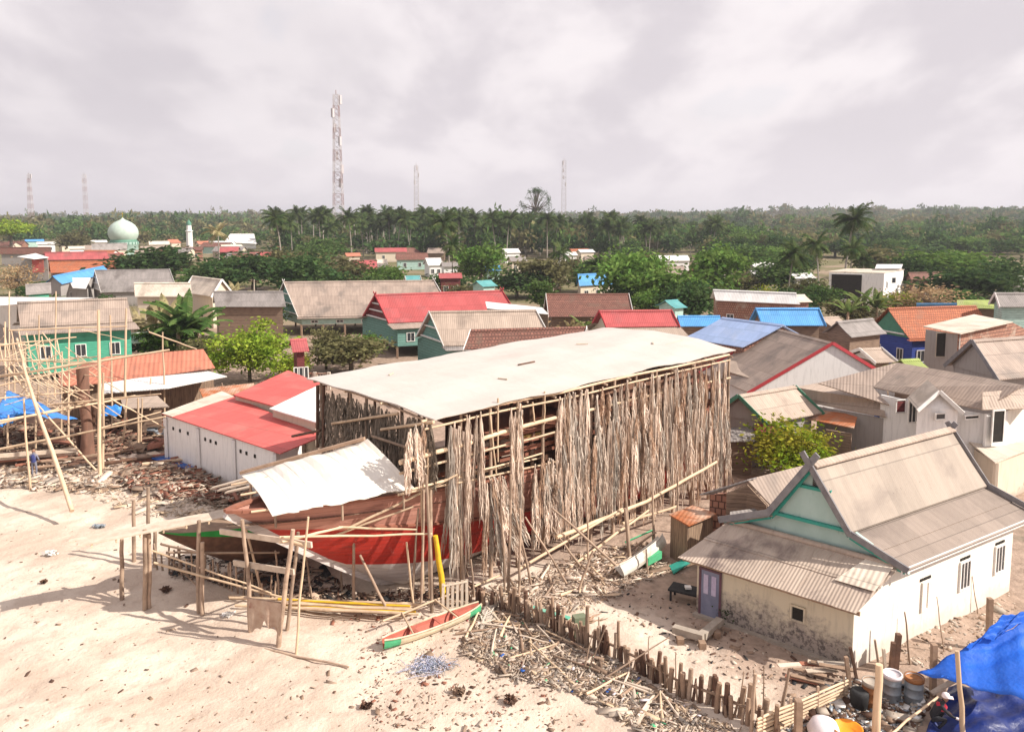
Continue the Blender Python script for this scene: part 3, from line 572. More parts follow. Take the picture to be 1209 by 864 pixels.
# ------------------------------------------------------------------ the big wooden ship
HO = sA - sn*2.75 - sd*.1   # on the keel line, at the foot of the stem
ship = thing('wooden_ship', 'large wooden ship under construction with white bottom and red band inside the shelter', 'ship', (HO.x, HO.y, -.3))
def HL(x, y, z): return HO + sd*x + sn*y + UP*z
tip = onplane(267, 605, HO, sn); tx = (tip-HO).dot(sd); tz = tip.z
XS = [tx]+list(np.linspace(tx+.5, 0, 9))+list(np.linspace(1.0, 20, 17))+[21.5]
def half(x):
    t = (x-tx)/(20-tx); return 2.65*min(1, (max(0, t)**.68)*2.0)*(1 if x < 15 else 1-.012*(x-15)**2)
def keelz(x): return -.38+.62*min(1, x/5)**.8 if x > 0 else -.38+(tz+.38)*((-x)/(-tx))**1.12
def sheer(x): return tz - .35*math.sin(min(1, max(0, (x-tx)/12))*math.pi*.5) + (0 if x < 12 else .02*(x-12)**1.6)
TT = list(range(13))
def zwhite(x): return 1.35-.12*(min(x, 6)+2.5)
def tline(x, q):   # q 0..12 counts strakes: 0-5 white bottom, 5-8 red band, 8-12 bare planking
    k, s_ = keelz(x), sheer(x); V = min(1, max(0, (x-tx)/9)); iv = lambda z: (max(0, min(1, (z-k)/max(.05, s_-k))))**(1/(1.0+.25*V))
    a = max(.02, min(.9, iv(zwhite(x)))); b_ = max(a+.02, min(.95, iv(zwhite(x)+1.9)))
    return a*q/5 if q <= 5 else (a+(b_-a)*(q-5)/3 if q <= 8 else b_+(1-b_)*(q-8)/4)
def sec(x, q):
    t = tline(x, q)
    k, s_ = keelz(x), sheer(x); V = min(1, max(0, (x-tx)/9)); p = .95*(1-V)+.36*V
    y = half(x)*(t**p); z = k+(s_-k)*(t**(1.0+.25*V)); return y, z
hb = MB(); n = len(TT)
for sgn in (1, -1):
    pts = [HL(x, sgn*sec(x, t)[0], sec(x, t)[1]) for x in XS for t in TT]
    for i in range(len(XS)-1):
        for j in range(n-1):
            mi = 0 if j < 5 else (1 if j < 8 else 2)
            q = [pts[i*n+j], pts[(i+1)*n+j], pts[(i+1)*n+j+1], pts[i*n+j+1]]; hb.add(q if sgn > 0 else q[::-1], [(0, 1, 2, 3)], mi, True)
    e = [HL(XS[-1], sgn*sec(XS[-1], t)[0], sec(XS[-1], t)[1]) for t in TT]; c = [HL(XS[-1], 0, p.z) for p in e]
    for j in range(n-1): hb.add([e[j], e[j+1], c[j+1], c[j]] if sgn > 0 else [c[j], c[j+1], e[j+1], e[j]], [(0, 1, 2, 3)], 2)
M['h_white'] = hullmat('hull_white', (.60, .55, .52), (.56, .50, .47), (.42, .35, .31))
M['h_red'] = hullmat('hull_red', (.46, .035, .022), (.40, .03, .02), (.28, .045, .035))
M['h_wood'] = hullmat('hull_bare_wood', (.50, .25, .19), (.42, .20, .15), (.32, .15, .11))
hull = hb.build('hull', [M['h_white'], M['h_red'], M['h_wood']], ship)
st = MB(); pts = [HL(x, 0, keelz(x)-.05) for x in [21.5, 10, 3, .6]+XS[9::-1][1:]]; 
for a, b in zip(pts, pts[1:]): st.beam(a, b, .26, .34)
st.build('keel_and_stem', M['h_white'], ship)
for sgn in (1, -1):
    cp = MB(); q = [HL(x, sgn*(half(x)+.02), sheer(x)+.06) for x in XS]
    for a, b in zip(q, q[1:]): cp.beam(a, b, .22, .12)
    cp.build('cap_rail', M['rwood'], ship)
    rb_ = MB(); q = [HL(x, sgn*(sec(x, 8)[0]+.04), sec(x, 8)[1]) for x in XS if x > -3.5]
    for a, b in zip(q, q[1:]): rb_.beam(a, b, .08, .1)
    rb_.build('rubbing_strake', M['rwood'], ship)
dk = MB(); dk.add([HL(x, s_*(half(x)-.05), sheer(x)-.55) for x in XS for s_ in (-1, 1)], [(2*i, 2*i+2, 2*i+3, 2*i+1) for i in range(len(XS)-1)][::1]); dk.build('deck', planks('decking', (.36, .26, .18), (.28, .2, .14), .15), ship, recalc=True)
for x in np.linspace(2.5, 20, 12):
    for y in (-1.6, 1.5):
        p = HL(x, y, 0); mb = MB(); mb.tube([p+sn*(.5 if y > 0 else -.5)-UP*.2, Vector((p.x, p.y, .9))], .11, 6); mb.build('shore', M['pole'], ship)
    mb = MB(); mb.box(HL(x, 0, 0), (.5, .5, .55), rz=math.atan2(sd.y, sd.x)); mb.build('keel_block', M['dwood'], ship)
# unfinished superstructure: timber frames, two decks, partly planked cabin
zs = tz-.6
for i, x in enumerate(np.linspace(4.2, 20.5, 9)):
    for sgn in (1, -1):
        mb = MB(); mb.beam(HL(x, sgn*2.1, zs), HL(x, sgn*2.0, 7.1), .16); mb.build('cabin_frame', M['dwood'], ship)
    mb = MB(); mb.beam(HL(x, -2.2, 5.9), HL(x, 2.2, 5.9), .14, .2); mb.build('deck_beam', M['dwood'], ship)
mb = MB(); mb.slab([HL(3.8, -2.3, 6.1), HL(21, -2.3, 6.3), HL(21, 2.3, 6.3), HL(3.8, 2.3, 6.1)], .1); mb.build('upper_deck', M['rwood'], ship)
cb_ = MB(); cb_.hexa([HL(x, y, z) for z in (zs, 6.0) for x, y in ((7.2, -1.9), (19.8, -1.9), (19.8, 1.75), (7.2, 1.75))]); cab = cb_.build('cabin_wall', planks('cabin_planking', (.24, .12, .075), (.16, .08, .05), .2, horiz=False), ship, recalc=True)
cb_ = MB(); cb_.hexa([HL(x, y, z) for z in (6.35, 7.6) for x, y in ((9.2, -1.7), (18.8, -1.7), (18.8, 1.5), (9.2, 1.5))]); cb_.build('upper_cabin', planks('upper_cabin_planking', (.30, .17, .11), (.2, .1, .07), .3, horiz=False), ship, recalc=True)
for i in range(5):
    c = HL(8.6+2.4*i, 1.75, 5.1); window(ship, c, .9, .7, sd, sn, 'rwood', 'dark')
for a, b, o in [((563, 528), (638, 512), -1.0), ((603, 520), (640, 512), -.8), ((590, 535), (640, 525), -1.2)]:
    mb = MB(); mb.beam(SP(*a, o), SP(*b, o), .3, .3); mb.build('loose_timber', surf('fresh_timber', (.60, .42, .14), (.5, .34, .12)) if o == -.8 else M['plankw'], ship)
for k, (y0, z0) in enumerate([(1.9, tz+.2), (2.1, tz+.55), (2.15, tz+.95)]):
    mb = MB(); mb.beam(HL(1.0+.4*k, y0, z0), HL(14-k, y0+.2, z0+.1), .06, .2); mb.build('bulwark_plank', M['rwood'], ship)
# white sheets laid over the foredeck
def bq(i, j):
    a, b2, c2, d2 = Z(320, 606, 4.75), Z(487, 578, 4.9), Z(432, 521, 6.6), Z(285, 560, 5.0)
    return a.lerp(b2, i).lerp(d2.lerp(c2, i), j)+UP*(.05*math.sin(i*9+j*4)+.25*math.sin(math.pi*j)*math.sin(math.pi*(.2+.6*i))-(.05*(int(i*7.99) % 2)))
cv = thing('foredeck_cover', 'big white sheet cover sloping over the bow deck of the ship', 'sheet cover', bq(.5, .5))
for k in range(6):
    cb2 = MB(); a0, a1 = k/6, (k+1)/6+.012; ext = random.uniform(0, .04)
    g_ = [bq(a0+(a1-a0)*i/5, -ext+(1+ext)*j/5)+UP*(.015*k) for i in range(6) for j in range(6)]
    f_ = [(i*6+j, (i+1)*6+j, (i+1)*6+j+1, i*6+j+1) for i in range(5) for j in range(5)]; K = 36
    bd = [i*6 for i in range(6)]+[30+j for j in range(1, 6)]+[i*6+5 for i in range(4, -1, -1)]+[j for j in range(4, 0, -1)]
    cb2.add(g_+[p-UP*.03 for p in g_], f_+[tuple(q+K for q in f[::-1]) for f in f_]+[(bd[q], bd[q]+K, bd[(q+1) % 20]+K, bd[(q+1) % 20]) for q in range(20)])
    cb2.build('sheet', M['whitesheet'] if 'whitesheet' in M else M.setdefault('whitesheet', surf('white_sheet', (.76, .72, .66), (.70, .65, .58), scale=1, stain=(.6, .53, .46), slo=.6, shi=.8, rough=.7, bump=.1, rnd=.03)), cv, recalc=True)
mb = MB(); mb.beam(bq(0, 1.02)+UP*.1, bq(1, 1.03)+UP*.1, .25, .12); mb.build('edge_timber', M['wood'], cv)
for j in (.15, .5, .85): mb = MB(); mb.tube([bq(0, j)-UP*.15-sd*.6, bq(.5, j)-UP*.3, bq(1, j)-UP*.15], .05, 6); mb.build('support_pole', M['bamboo'], cv)
for q in ((.05, .1), (.05, .9), (.5, .05), (.95, .05)): p = bq(*q); mb = MB(); mb.tube([Vector((p.x, p.y, tz-.7)), p-UP*.1], .05, 6); mb.build('support_pole', M['pole'], cv)
mb = MB(); p0, p1 = Z(250, 576, 3.6), Z(322, 556, 4.6)
for k in range(3): solo(MB().beam(p0+Vector((k*.5, -k*.45, .06*k)), p1+Vector((k*.5, -k*.45, 0)), .3, .06), 'plank', M['plankw'], p0, ['pale plank farthest back in the stack leaning up to the white foredeck cover', 'pale plank in the middle of the stack leaning up to the foredeck cover', 'pale plank nearest the bow in the stack beside the foredeck cover'][k], 'plank', 'planks beside the foredeck cover')
# ------------------------------------------------------------------ second smaller boat (green strake) in the shade to the left of the bow
O2 = HO - sn*4.6 - sd*3.0
b2 = thing('small_boat', 'dark wooden boat with a green strake in the shade left of the red ship', 'boat', (O2.x, O2.y, 0))
g0 = onplane(187, 628, O2, sn); bx0 = (g0-O2).dot(sd); bz0 = g0.z
def B2(x, s_, t):
    u_ = (x-bx0)/13; hw_ = 1.45*min(1, max(0, u_)**.5*1.5); k = .15+(bz0-.2)*max(0, 1-u_*3)**1.4; sh_ = bz0-.5*math.sin(min(1, u_*1.6)*math.pi/2)
    y = hw_*t**.6*s_; return O2+sd*x+sn*y+UP*(k+(sh_-k)*t)
hb = MB(); X2 = list(np.linspace(bx0, bx0+13, 20)); T2 = [0, .2, .4, .6, .78, .9, 1]
for s_ in (1, -1):
    for i in range(19):
        for j in range(6):
            q = [B2(X2[i], s_, T2[j]), B2(X2[i+1], s_, T2[j]), B2(X2[i+1], s_, T2[j+1]), B2(X2[i], s_, T2[j+1])]; hb.add(q if s_ > 0 else q[::-1], [(0, 1, 2, 3)], 1 if j >= 4 else 0, True)
M['h_green'] = surf('hull_green', (.02, .34, .06), (.02, .26, .05), rough=.5)
hb.build('hull', [M['dwood'], M['h_green']], b2)
mb = MB()
for i in range(19): mb.add([B2(X2[i], -1, .93), B2(X2[i+1], -1, .93), B2(X2[i+1], 1, .93), B2(X2[i], 1, .93)], [(0, 1, 2, 3)])
mb.build('deck', M['wood'], b2, recalc=True)
# ------------------------------------------------------------------ gangway and work staging in front of the bow
ga, gb_ = Z(92, 640, 3.2), Z(285, 602, 3.5); gd = (gb_-ga).normalized(); gs = Vector((gd.y, -gd.x, 0))
gw = thing('gangway', 'long white plank gangway running out over the sand to the bow', 'gangway', (gb_.x, gb_.y, 0))
for k in range(3):
    mb = MB(); o = gs*(k-1)*.32; mb.beam(ga+o+gd*random.uniform(-.4, .4), gb_+o+gd*random.uniform(-.1, .8), .31, .05, up=(0, 0, 1)); mb.build('walk_plank', M['plankw'], gw)
for k in range(7): mb = MB(); p = ga.lerp(gb_, .08+k*.14)-UP*.08; mb.tube([p-gs*.6, p+gs*.6], .04, 6); mb.build('cleat', M['bamboo'], gw)
for px, ty, by in [(235, 614, 722), (239, 640, 724), (144, 636, 706), (171, 625, 718), (176, 630, 716), (183, 622, 668), (158, 590, 660), (175, 575, 668), (388, 660, 668)]:
    if px > 300: continue
    g = Z(px, by); T = D(px, ty, g.y); g.z = gz(g.x, g.y)-.2; wob(g, T, .1, .08, 7, .02).build('post', M['pole'], gw)
stg = thing('work_staging', 'rough staging of posts, planks and bamboo rails around the red bow', 'staging', (-8.5, 30, 0))
for (bx, by), (tx_, ty), r, m_ in [((296, 747), (286, 613), .09, 'pole'), ((328, 765), (346, 625), .1, 'pole'), ((338, 745), (352, 628), .08, 'pole'), ((349, 772), (364, 610), .05, 'bamboo'), ((404, 690), (402, 622), .05, 'pole'), ((418, 708), (417, 625), .07, 'pole'),
                              ((312, 705), (288, 612), .06, 'bamboo'), ((490, 716), (480, 640), .05, 'bamboo'), ((245, 700), (195, 655), .03, 'pole'), ((330, 700), (325, 650), .05, 'pole'), ((368, 700), (360, 650), .05, 'pole')]:
    g = Z(bx, by); T = D(tx_, ty, g.y); g.z = gz(g.x, g.y)-.2; wob(g, T, r, r*.8, 7, .03).build('post', M[m_], stg)
def dpole(a, ya, b, yb, r, mat='bamboo', name='rail', par=stg): wob(D(*a, ya), D(*b, yb), r, r*.8, 7, .01).build(name, M[mat], par)
mb = MB(); mb.beam(D(260, 627, 31), D(368, 643, 28.2), .08, .22); mb.build('plank', M['plankw'], stg)
mb = MB(); mb.beam(D(276, 664, 30), D(347, 675, 28.4), .08, .22); mb.build('plank', M['plankw'], stg)
dpole((330, 640), 28.4, (404, 622), 30.8, .06); dpole((330, 634), 28.4, (510, 630), 31.3, .05); dpole((400, 622), 30.9, (492, 625), 31.2, .05); dpole((395, 632), 31, (488, 598), 31.6, .05)
dpole((410, 624), 31, (540, 560), 32.6, .06); dpole((500, 574), 31.6, (640, 540), 37, .05); dpole((345, 640), 28.5, (365, 645), 28.3, .08)
dpole((196, 652), 31.5, (330, 652), 32.2, .05, 'pole'); dpole((190, 642), 32, (235, 652), 31, .05, 'pole'); dpole((180, 650), 31.5, (320, 700), 30.2, .04, 'bamboo'); dpole((182, 664), 31, (335, 705), 30.2, .05, 'bamboo')
for k in range(24): # palisade of little stakes under the staging
    px = 186+k*6+random.uniform(-2, 2); by = 672+k*1.7; g = Z(px, by); g.z = gz(g.x, g.y)-.1; wob(g, g+Vector((random.uniform(-.15, .15), 0, random.uniform(.7, 1.5))), .05, .04, 5, .05).build('small_stake', M['pole'], stg)
sheetrag = MB(); a, b3 = D(293, 706, 28.6), D(332, 712, 28.2)
def rg(i, j): p = a.lerp(b3, i); return Vector((p.x, p.y-.10*math.sin(i*14)*j, p.z-(1.05+.2*math.sin(i*9)+.12*math.sin(i*23))*j))
sheetrag.grid(rg, 16, 6); solo(sheetrag, 'hanging_sack', surf('stained_cloth', (.50, .38, .29), (.40, .27, .2), scale=3, stain=(.25, .10, .07), slo=.55, shi=.65), a, 'stained sack cloth hung on the staging posts above the sand', 'sack')
dpole((288, 705), 28.7, (340, 712), 28.3, .04, 'pole')
# bamboo bundle lying under the bow
for k in range(9):
    a = Z(300+random.uniform(-60, 30), 704+k*1.5, .1+.07*(k % 3)); b = Z(480+random.uniform(0, 22), 712+k*1.6, .15+.07*(k % 3)); col_ = 'p_yellow' if k in (2, 6) else 'bamboo'
    solo(wob(a, b, .06, .05, 6, .01), 'bamboo_pole', M[col_], a, 'yellow bamboo pole lying in the bundle at the foot of the red bow' if col_ == 'p_yellow' else 'plain bamboo pole lying in the bundle at the foot of the red bow', 'bamboo pole', 'bamboo bundle at the bow, yellow ones' if col_ == 'p_yellow' else 'bamboo bundle at the bow')
for (a, b, r, lb) in [((515, 630), (524, 702), .1, 'tall yellow pole standing upright between the bow and the pallet'), ]:
    g = Z(525, 706); solo(wob(g-UP*.1, D(514, 632, g.y), .14, .10, 8, .01), 'yellow_pole', M['p_yellow'], g, lb, 'pole')
g = Z(350, 772); solo(wob(Z(312, 766, .06), Z(412, 787, .06), .05, .04, 6, .01), 'stick', M['pole'], g, 'long thin stick lying on open sand in front of the staging', 'stick')
# ------------------------------------------------------------------ hero house, bottom right
c0 = Z(1005, 790); dl = Z(822, 724); er = Z(1196, 688)
hv = (dl-c0); FW = hv.length; hv.normalize(); hu = (Z(1209, 608, 3.7)-Z(1058, 668, 3.7)).normalized()
hh = thing('gabled_house', 'cream house with teal gable and grey fibre roof beside the stake fence', 'house', c0)
LW = 11.0
def HP(a, b, z): return c0+hu*a+hv*b+UP*z          # a along the long wall, b along the front
# walls: low front room (a 0..2.6) and the main block behind
wfront = MB(); T0 = 2.45; T1 = 3.15
wfront.hexa([HP(0, 0, -.2), HP(0, FW, -.2), HP(.25, FW, -.2), HP(.25, 0, -.2), HP(0, 0, T0), HP(0, FW, T0), HP(.25, FW, T0+.12), HP(.25, 0, T0+.12)])
wfr = wfront.build('front_wall', M['w_dirty'], hh, recalc=True)
ws = MB(); prof = [HP(.02, -.004, -.2), HP(LW, -.004, -.2), HP(LW, -.004, 3.5), HP(2.3, -.004, 3.45), HP(2.2, -.004, 3.25), HP(.02, -.004, 2.45)]
ws.add(prof+[p+hv*.22 for p in prof], [tuple(range(6)), tuple(range(11, 5, -1))]+[(i, i+6, (i+1) % 6+6, (i+1) % 6) for i in range(6)]); wsd = ws.build('side_wall', M['w_hero'], hh, recalc=True)
wl = MB(); prof = [HP(.05, FW, -.2), HP(LW, FW, -.2), HP(LW, FW, 3.5), HP(2.3, FW, 3.4), HP(.05, FW, 2.45)]; wl.add(prof+[p-hv*.2 for p in prof], [tuple(range(5)), tuple(range(9, 4, -1))]+[(i, i+5, (i+1) % 5+5, (i+1) % 5) for i in range(5)]); wl.build('side_wall', M['w_dirty'], hh, recalc=True)
wb_ = MB(); wb_.hexa([HP(a, b, z) for z in (-.2, 3.3) for a, b in ((LW-.2, .1), (LW, .1), (LW, FW-.1), (LW-.2, FW-.1))]); wb_.build('rear_wall', M['w_hero'], hh, recalc=True)
# upper roof
a1 = Z(957, 548, 6.55); b1 = Z(1128, 507, 6.55)
ra = (a1-c0).dot(hu); rbm = (b1-c0); 
AP = a1; BP = a1+hu*(b1-a1).length
E1n, E1f = Z(1008, 642, 4.75), None
def roofpt(base, s_, z_, w_): q = base+hv*s_*w_; return Vector((q.x, q.y, z_))
apx = (AP-c0).dot(hv)
w1 = 1.57; z1 = 4.25; w2 = 3.58; z2 = 3.45; ridz = 6.55
rfo = None
for s_ in (-1, 1):
    mb = MB(); nu = 14
    def f1(i, j): p = AP.lerp(BP, i)+hv*s_*w1*j; return Vector((p.x, p.y, ridz+(z1-ridz)*j-.03*math.sin(math.pi*j)))
    for nm, fn, (i0, i1) in (('upper_slope', f1, (0, 1)),):
        g_ = [fn(i/nu, j/4) for i in range(nu+1) for j in range(5)]; f_ = [(i*5+j, (i+1)*5+j, (i+1)*5+j+1, i*5+j+1) for i in range(nu) for j in range(4)]; K = len(g_)
        bd = [i*5 for i in range(nu+1)]+[nu*5+j for j in range(1, 5)]+[i*5+4 for i in range(nu-1, -1, -1)]+[j for j in range(3, 0, -1)]; nb = len(bd)
        mb.add(g_+[p-UP*.06 for p in g_], f_+[tuple(q+K for q in f[::-1]) for f in f_]+[(bd[q], bd[q]+K, bd[(q+1) % nb]+K, bd[(q+1) % nb]) for q in range(nb)])
    ro = mb.build('upper_roof', M['r_hero'], hh, recalc=True); rfo = rfo or ro
    mb = MB(); A_ = AP-hu*.0; B_ = BP+hu*.6
    for k in range(2): # two courses of sheets with a slight step
        ja, jb = k/2, (k+1)/2+.03; pa = [roofpt(A_, s_, z1-.10+(z2-z1)*ja-.03*k, w1-.12+(w2-w1)*ja), roofpt(B_, s_, z1-.10+(z2-z1)*ja-.03*k, w1-.12+(w2-w1)*ja), roofpt(B_, s_, z1-.10+(z2-z1)*jb-.03*k, w1-.12+(w2-w1)*jb), roofpt(A_, s_, z1-.10+(z2-z1)*jb-.03*k, w1-.12+(w2-w1)*jb)]; mb.slab(pa, .05)
    mb.build('lower_roof', M['r_hero2'], hh)
    for (wa, za, wb2, zb2, ext) in ((0, ridz, w1, z1, .55), (w1, z1, w2, z2, 0)):
        pa = roofpt(AP-hu*.08, s_, za, wa); pb = roofpt(AP-hu*.08, s_, zb2, wb2); d_ = (pb-pa).normalized(); mb = MB(); mb.beam(pa-d_*ext, pb+d_*.12, .07, .26, up=d_.cross(hu)); mb.build('barge_board', M['p_greytrim'], hh)
        pa = roofpt(BP+hu*.08, s_, za, wa); pb = roofpt(BP+hu*.08, s_, zb2, wb2); mb = MB(); mb.beam(pa-d_*ext*.6, pb+d_*.1, .06, .24, up=d_.cross(hu)); mb.build('barge_board', M['p_greytrim'], hh)
        if za < ridz or 1:
            pa = roofpt(AP+hu*.05, s_, za-.2, max(0, wa-.02)); pb = roofpt(AP+hu*.05, s_, zb2-.2, wb2-.05); mb = MB(); mb.beam(pa, pb, .04, .16, up=d_.cross(hu)); mb.build('barge_trim', M['p_tealtrim'], hh)
mb = MB(); mb.prism([(-.25, -.10), (0, .04), (.25, -.10), (.25, -.04), (0, .10), (-.25, -.04)], AP, BP, hv); mb.build('ridge_cap', M['r_tan2'], rfo)
# teal gable in two tiers
G0 = AP+hu*.35; zc = T1-.05
for k, (za, wa, zb2, wb2, off) in enumerate(((zc, w2-.25, 4.18, w1-.02, 0), (4.22, w1-.10, 5.5, .68, .10), (5.55, .62, 6.3, .14, .02))):
    mb = MB(); q = G0-hu*off; P4 = [roofpt(q, -1, za, wa), roofpt(q, 1, za, wa), roofpt(q, 1, zb2, wb2), roofpt(q, -1, zb2, wb2)]
    if k == 0: P4 = [roofpt(q, -1, za, w2-.1), roofpt(q, 1, za, w2-.1), roofpt(q, 1, z2-.2, w2-.2), roofpt(q, 1, zb2, wb2), roofpt(q, -1, zb2, wb2), roofpt(q, -1, z2-.2, w2-.2)]
    n_ = len(P4); mb.add(P4+[p+hu*.12 for p in P4], [tuple(range(n_)), tuple(range(2*n_-1, n_-1, -1))]+[(i, i+n_, (i+1) % n_+n_, (i+1) % n_) for i in range(n_)]); go_ = mb.build('gable_panel', M['w_gable'], hh, recalc=True)
    if k: mb = MB(); mb.beam(roofpt(q-hu*.07, -1, za+.0, wa+.05), roofpt(q-hu*.07, 1, za+.0, wa+.05), .14, .12); mb.build('gable_moulding', M['p_tealtrim'], go_)
mb = MB(); q = G0-hu*.02; mb.slab([roofpt(q, -1, 5.6, .5), roofpt(q, 1, 5.6, .1), roofpt(q, 1, 6.0, .1), roofpt(q, -1, 5.95, .3)], .02); mb.build('vent_patch', M['w_dred'], hh)
# corrugated lean-to over the front room
r0 = [Z(812, 655, 2.62), Z(1009, 716, 2.62)]; e0, e1 = HP(-.55, FW+.45, 2.38), HP(-.55, -.35, 2.38); t0, t1 = HP(2.1, FW+.3, 3.32), HP(2.1, -.25, 3.32)
mb = MB(); nv_ = 4; courses = 2
for k in range(courses):
    ja, jb = k/courses, (k+1)/courses+.02
    for i in range(9):
        ia, ib = i/9, (i+1)/9+.004; dz = .012*(i % 2)+.05*k*0
        mb.slab([e0.lerp(t0, ja).lerp(e1.lerp(t1, ja), ia)+UP*(dz+.03*k), e0.lerp(t0, ja).lerp(e1.lerp(t1, ja), ib)+UP*(dz+.03*k), e0.lerp(t0, jb).lerp(e1.lerp(t1, jb), ib)+UP*(dz+.03*k), e0.lerp(t0, jb).lerp(e1.lerp(t1, jb), ia)+UP*(dz+.03*k)], .03)
mb.build('front_roof', M['r_asb'], hh)
mb = MB(); mb.slab([e0.lerp(t0, .42).lerp(e1.lerp(t1, .42), .80)+UP*.1, e0.lerp(t0, .42).lerp(e1.lerp(t1, .42), 1.005)+UP*.1, e0.lerp(t0, .99).lerp(e1.lerp(t1, .99), .985)+UP*.1, e0.lerp(t0, .99).lerp(e1.lerp(t1, .99), .84)+UP*.1], .02); mb.build('patch_sheet', M['r_cream'], hh)
mb = MB(); mb.tube([t0+hu*.02+UP*.06, t1+hu*.02+UP*.06], .13, 8); mb.build('roof_flashing', M['r_tan2'], hh)
mb = MB(); mb.beam(e0+hu*.3-UP*.12, e1+hu*.3-UP*.12, .08, .14); mb.build('eave_board', M['wood'], hh)
for s_, z_ in ((-1, z2),): mb = MB(); mb.beam(roofpt(AP, s_, z2-.2, w2-.15), roofpt(BP+hu*.5, s_, z2-.2, w2-.15), .05, .2); mb.build('fascia', M['p_white'], hh)
# door, small window, side windows
mb = MB(); q = HP(-.03, FW-.62, 1.0); mb.hexa([q+hv*a*.40+UP*b*.98+hu*d for d in (-.03, .03) for a, b in ((-1, -1), (1, -1), (1, 1), (-1, 1))]); dr = mb.build('door', surf('door_blue_grey', (.23, .24, .33), (.18, .19, .27), rough=.6), hh, recalc=True)
for k in (-1, 1): mb = MB(); mb.box(q+hv*k*.17+UP*.42-hu*.035, (.04, .2, .8), rz=math.atan2(hv.y, hv.x)-math.pi/2); mb.build('door_pane', surf('curtain_lilac', (.55, .5, .62), (.42, .36, .5)), dr)
mb = MB()
for k in (-1, 1): mb.beam(q+hv*k*.44-UP*1.0-hu*.03, q+hv*k*.44+UP*1.05-hu*.03, .09, .08)
mb.beam(q-hv*.48+UP*1.03-hu*.03, q+hv*.48+UP*1.03-hu*.03, .09, .08); mb.build('door_frame', surf('frame_brown', (.16, .08, .10), (.12, .07, .08)), dr)
mb = MB(); mb.hexa([HP(-.02, .0, 0)+hv*b+UP*z+hu*a for z in (0, 0) for a, b in ((0, 0),)*4]) if 0 else None
window(hh, HP(-.01, 1.95, 1.42), .5, .55, hv, -hu, 'w_dirty', 'dark', 1)
for px_, py_, w_ in ((1091, 703, .32), (1138, 678, .85), (1179, 659, .85)):
    p = onplane(px_, py_, c0, Vector((hu.y, -hu.x, 0))); nn = Vector((hu.y, -hu.x, 0))
    if w_ > .5: window(hh, p+nn*.01, w_*.85, 1.15, hu, nn, 'p_white', 'glass', 3)
    else: window(hh, p+nn*.0, .4, 1.1, hu, nn, 'w_hero', 'w_hero', 1)
    mb = MB(); [mb.box(p+UP*.70+hu*k*.25+nn*.02, (.2, .04, .10), rz=math.atan2(hu.y, hu.x)) for k in (-1, 0, 1)]; mb.build('vent', M['dark'], hh)
# grime & concrete footing
mb = MB(); mb.beam(HP(-.12, 0, .02), HP(-.12, FW, .02), .3, .18); mb.build('footing', M['concrete'], hh)
# ------------------------------------------------------------------ other buildings, right side
def P3(l): return [Z(*q) for q in l]
def polyhouse(name, label, cat, roofs, walls, group=None, org=None):
    """roofs: (material, [(px,py,z)..]); walls: (material, [(px,py,z)...]) top edges dropped to the ground"""
    allp = [Z(*q) for _, l in roofs for q in l]; c = sum(allp, Vector())/len(allp); t = thing(name, label, cat, (c.x, c.y, 0), group)
    for i, (m_, l) in enumerate(roofs):
        mb = MB(); mb.slab([p+UP*.004*i for p in P3(l)], .07); mb.build('roof', M[m_], t)
        mb = MB(); q = P3(l)
    for m_, l in walls:
        q = P3(l); mb = MB()
        for a, b in zip(q, q[1:]):
            n_ = Vector((b.y-a.y, -(b.x-a.x), 0)).normalized(); n_ = -n_ if n_.dot(-a) > 0 else n_
            mb.hexa([Vector((a.x, a.y, -.1)), Vector((b.x, b.y, -.1)), Vector((b.x, b.y, -.1))+n_*.15, Vector((a.x, a.y, -.1))+n_*.15, a, b, b+n_*.15, a+n_*.15])
        mb.build('wall', M[m_], t, recalc=True)
    return t
# white gabled building behind the shelter's end
A = Z(983, 405, 6.2); Bk = Z(918, 389, 6.2); uu = (Bk-A).normalized(); 
t, _ = house('gabled_building', 'big white gable wall with red verge boards behind the palm curtain', (983, 405), (915, 388), (884, 463), 6.2, 3.4, 'r_tan', 'w_white', cat='building', barge='p_redtrim', oh=.6, short=-.32)
polyhouse('lean_to', 'low tan sheet lean-to against the white gable building, touching the shelter', 'lean-to', [('r_tan2', [(858, 424, 3.6), (917, 437, 3.6), (884, 446, 3.0), (858, 438, 3.0)])], [('w_brick', [(859, 440, 2.9), (882, 446, 2.9)])])
house('small_house', 'small house with tan roof and green verge boards beside the curtain end', (872, 467), (938, 456), (905, 500), 4.6, 3.0, 'r_tan2', 'w_grey', barge='p_greentrim', gable='w_grey', oh=.4)
polyhouse('porch', 'dark low porch roof under the green verge of the small house', 'porch', [('r_grey', [(858, 505, 2.5), (888, 503, 2.6), (893, 520, 2.2), (856, 521, 2.2)])], [('w_wood', [(860, 521, 2.1), (888, 520, 2.1)])])
polyhouse('wide_roof_house', 'wide low tan roof between the small house and the white two-storey house', 'house', [('r_tan2', [(938, 457, 4.3), (965, 452, 4.4), (1042, 474, 4.2), (1046, 492, 3.4), (963, 476, 3.4), (950, 472, 3.5)])], [('w_grey', [(965, 480, 3.2), (1043, 494, 3.2)])])
polyhouse('rusty_canopy', 'sagging rusty red canopy over the yard beside the leafy green bush', 'canopy', [('r_rust', [(972, 480, 3.1), (1012, 492, 3.1), (1008, 505, 2.7), (952, 494, 2.7)]), ('r_rose', [(893, 500, 2.9), (925, 505, 2.9), (915, 514, 2.6), (890, 507, 2.6)])], [('w_wood', [(975, 507, 2.4), (1005, 512, 2.4)])])
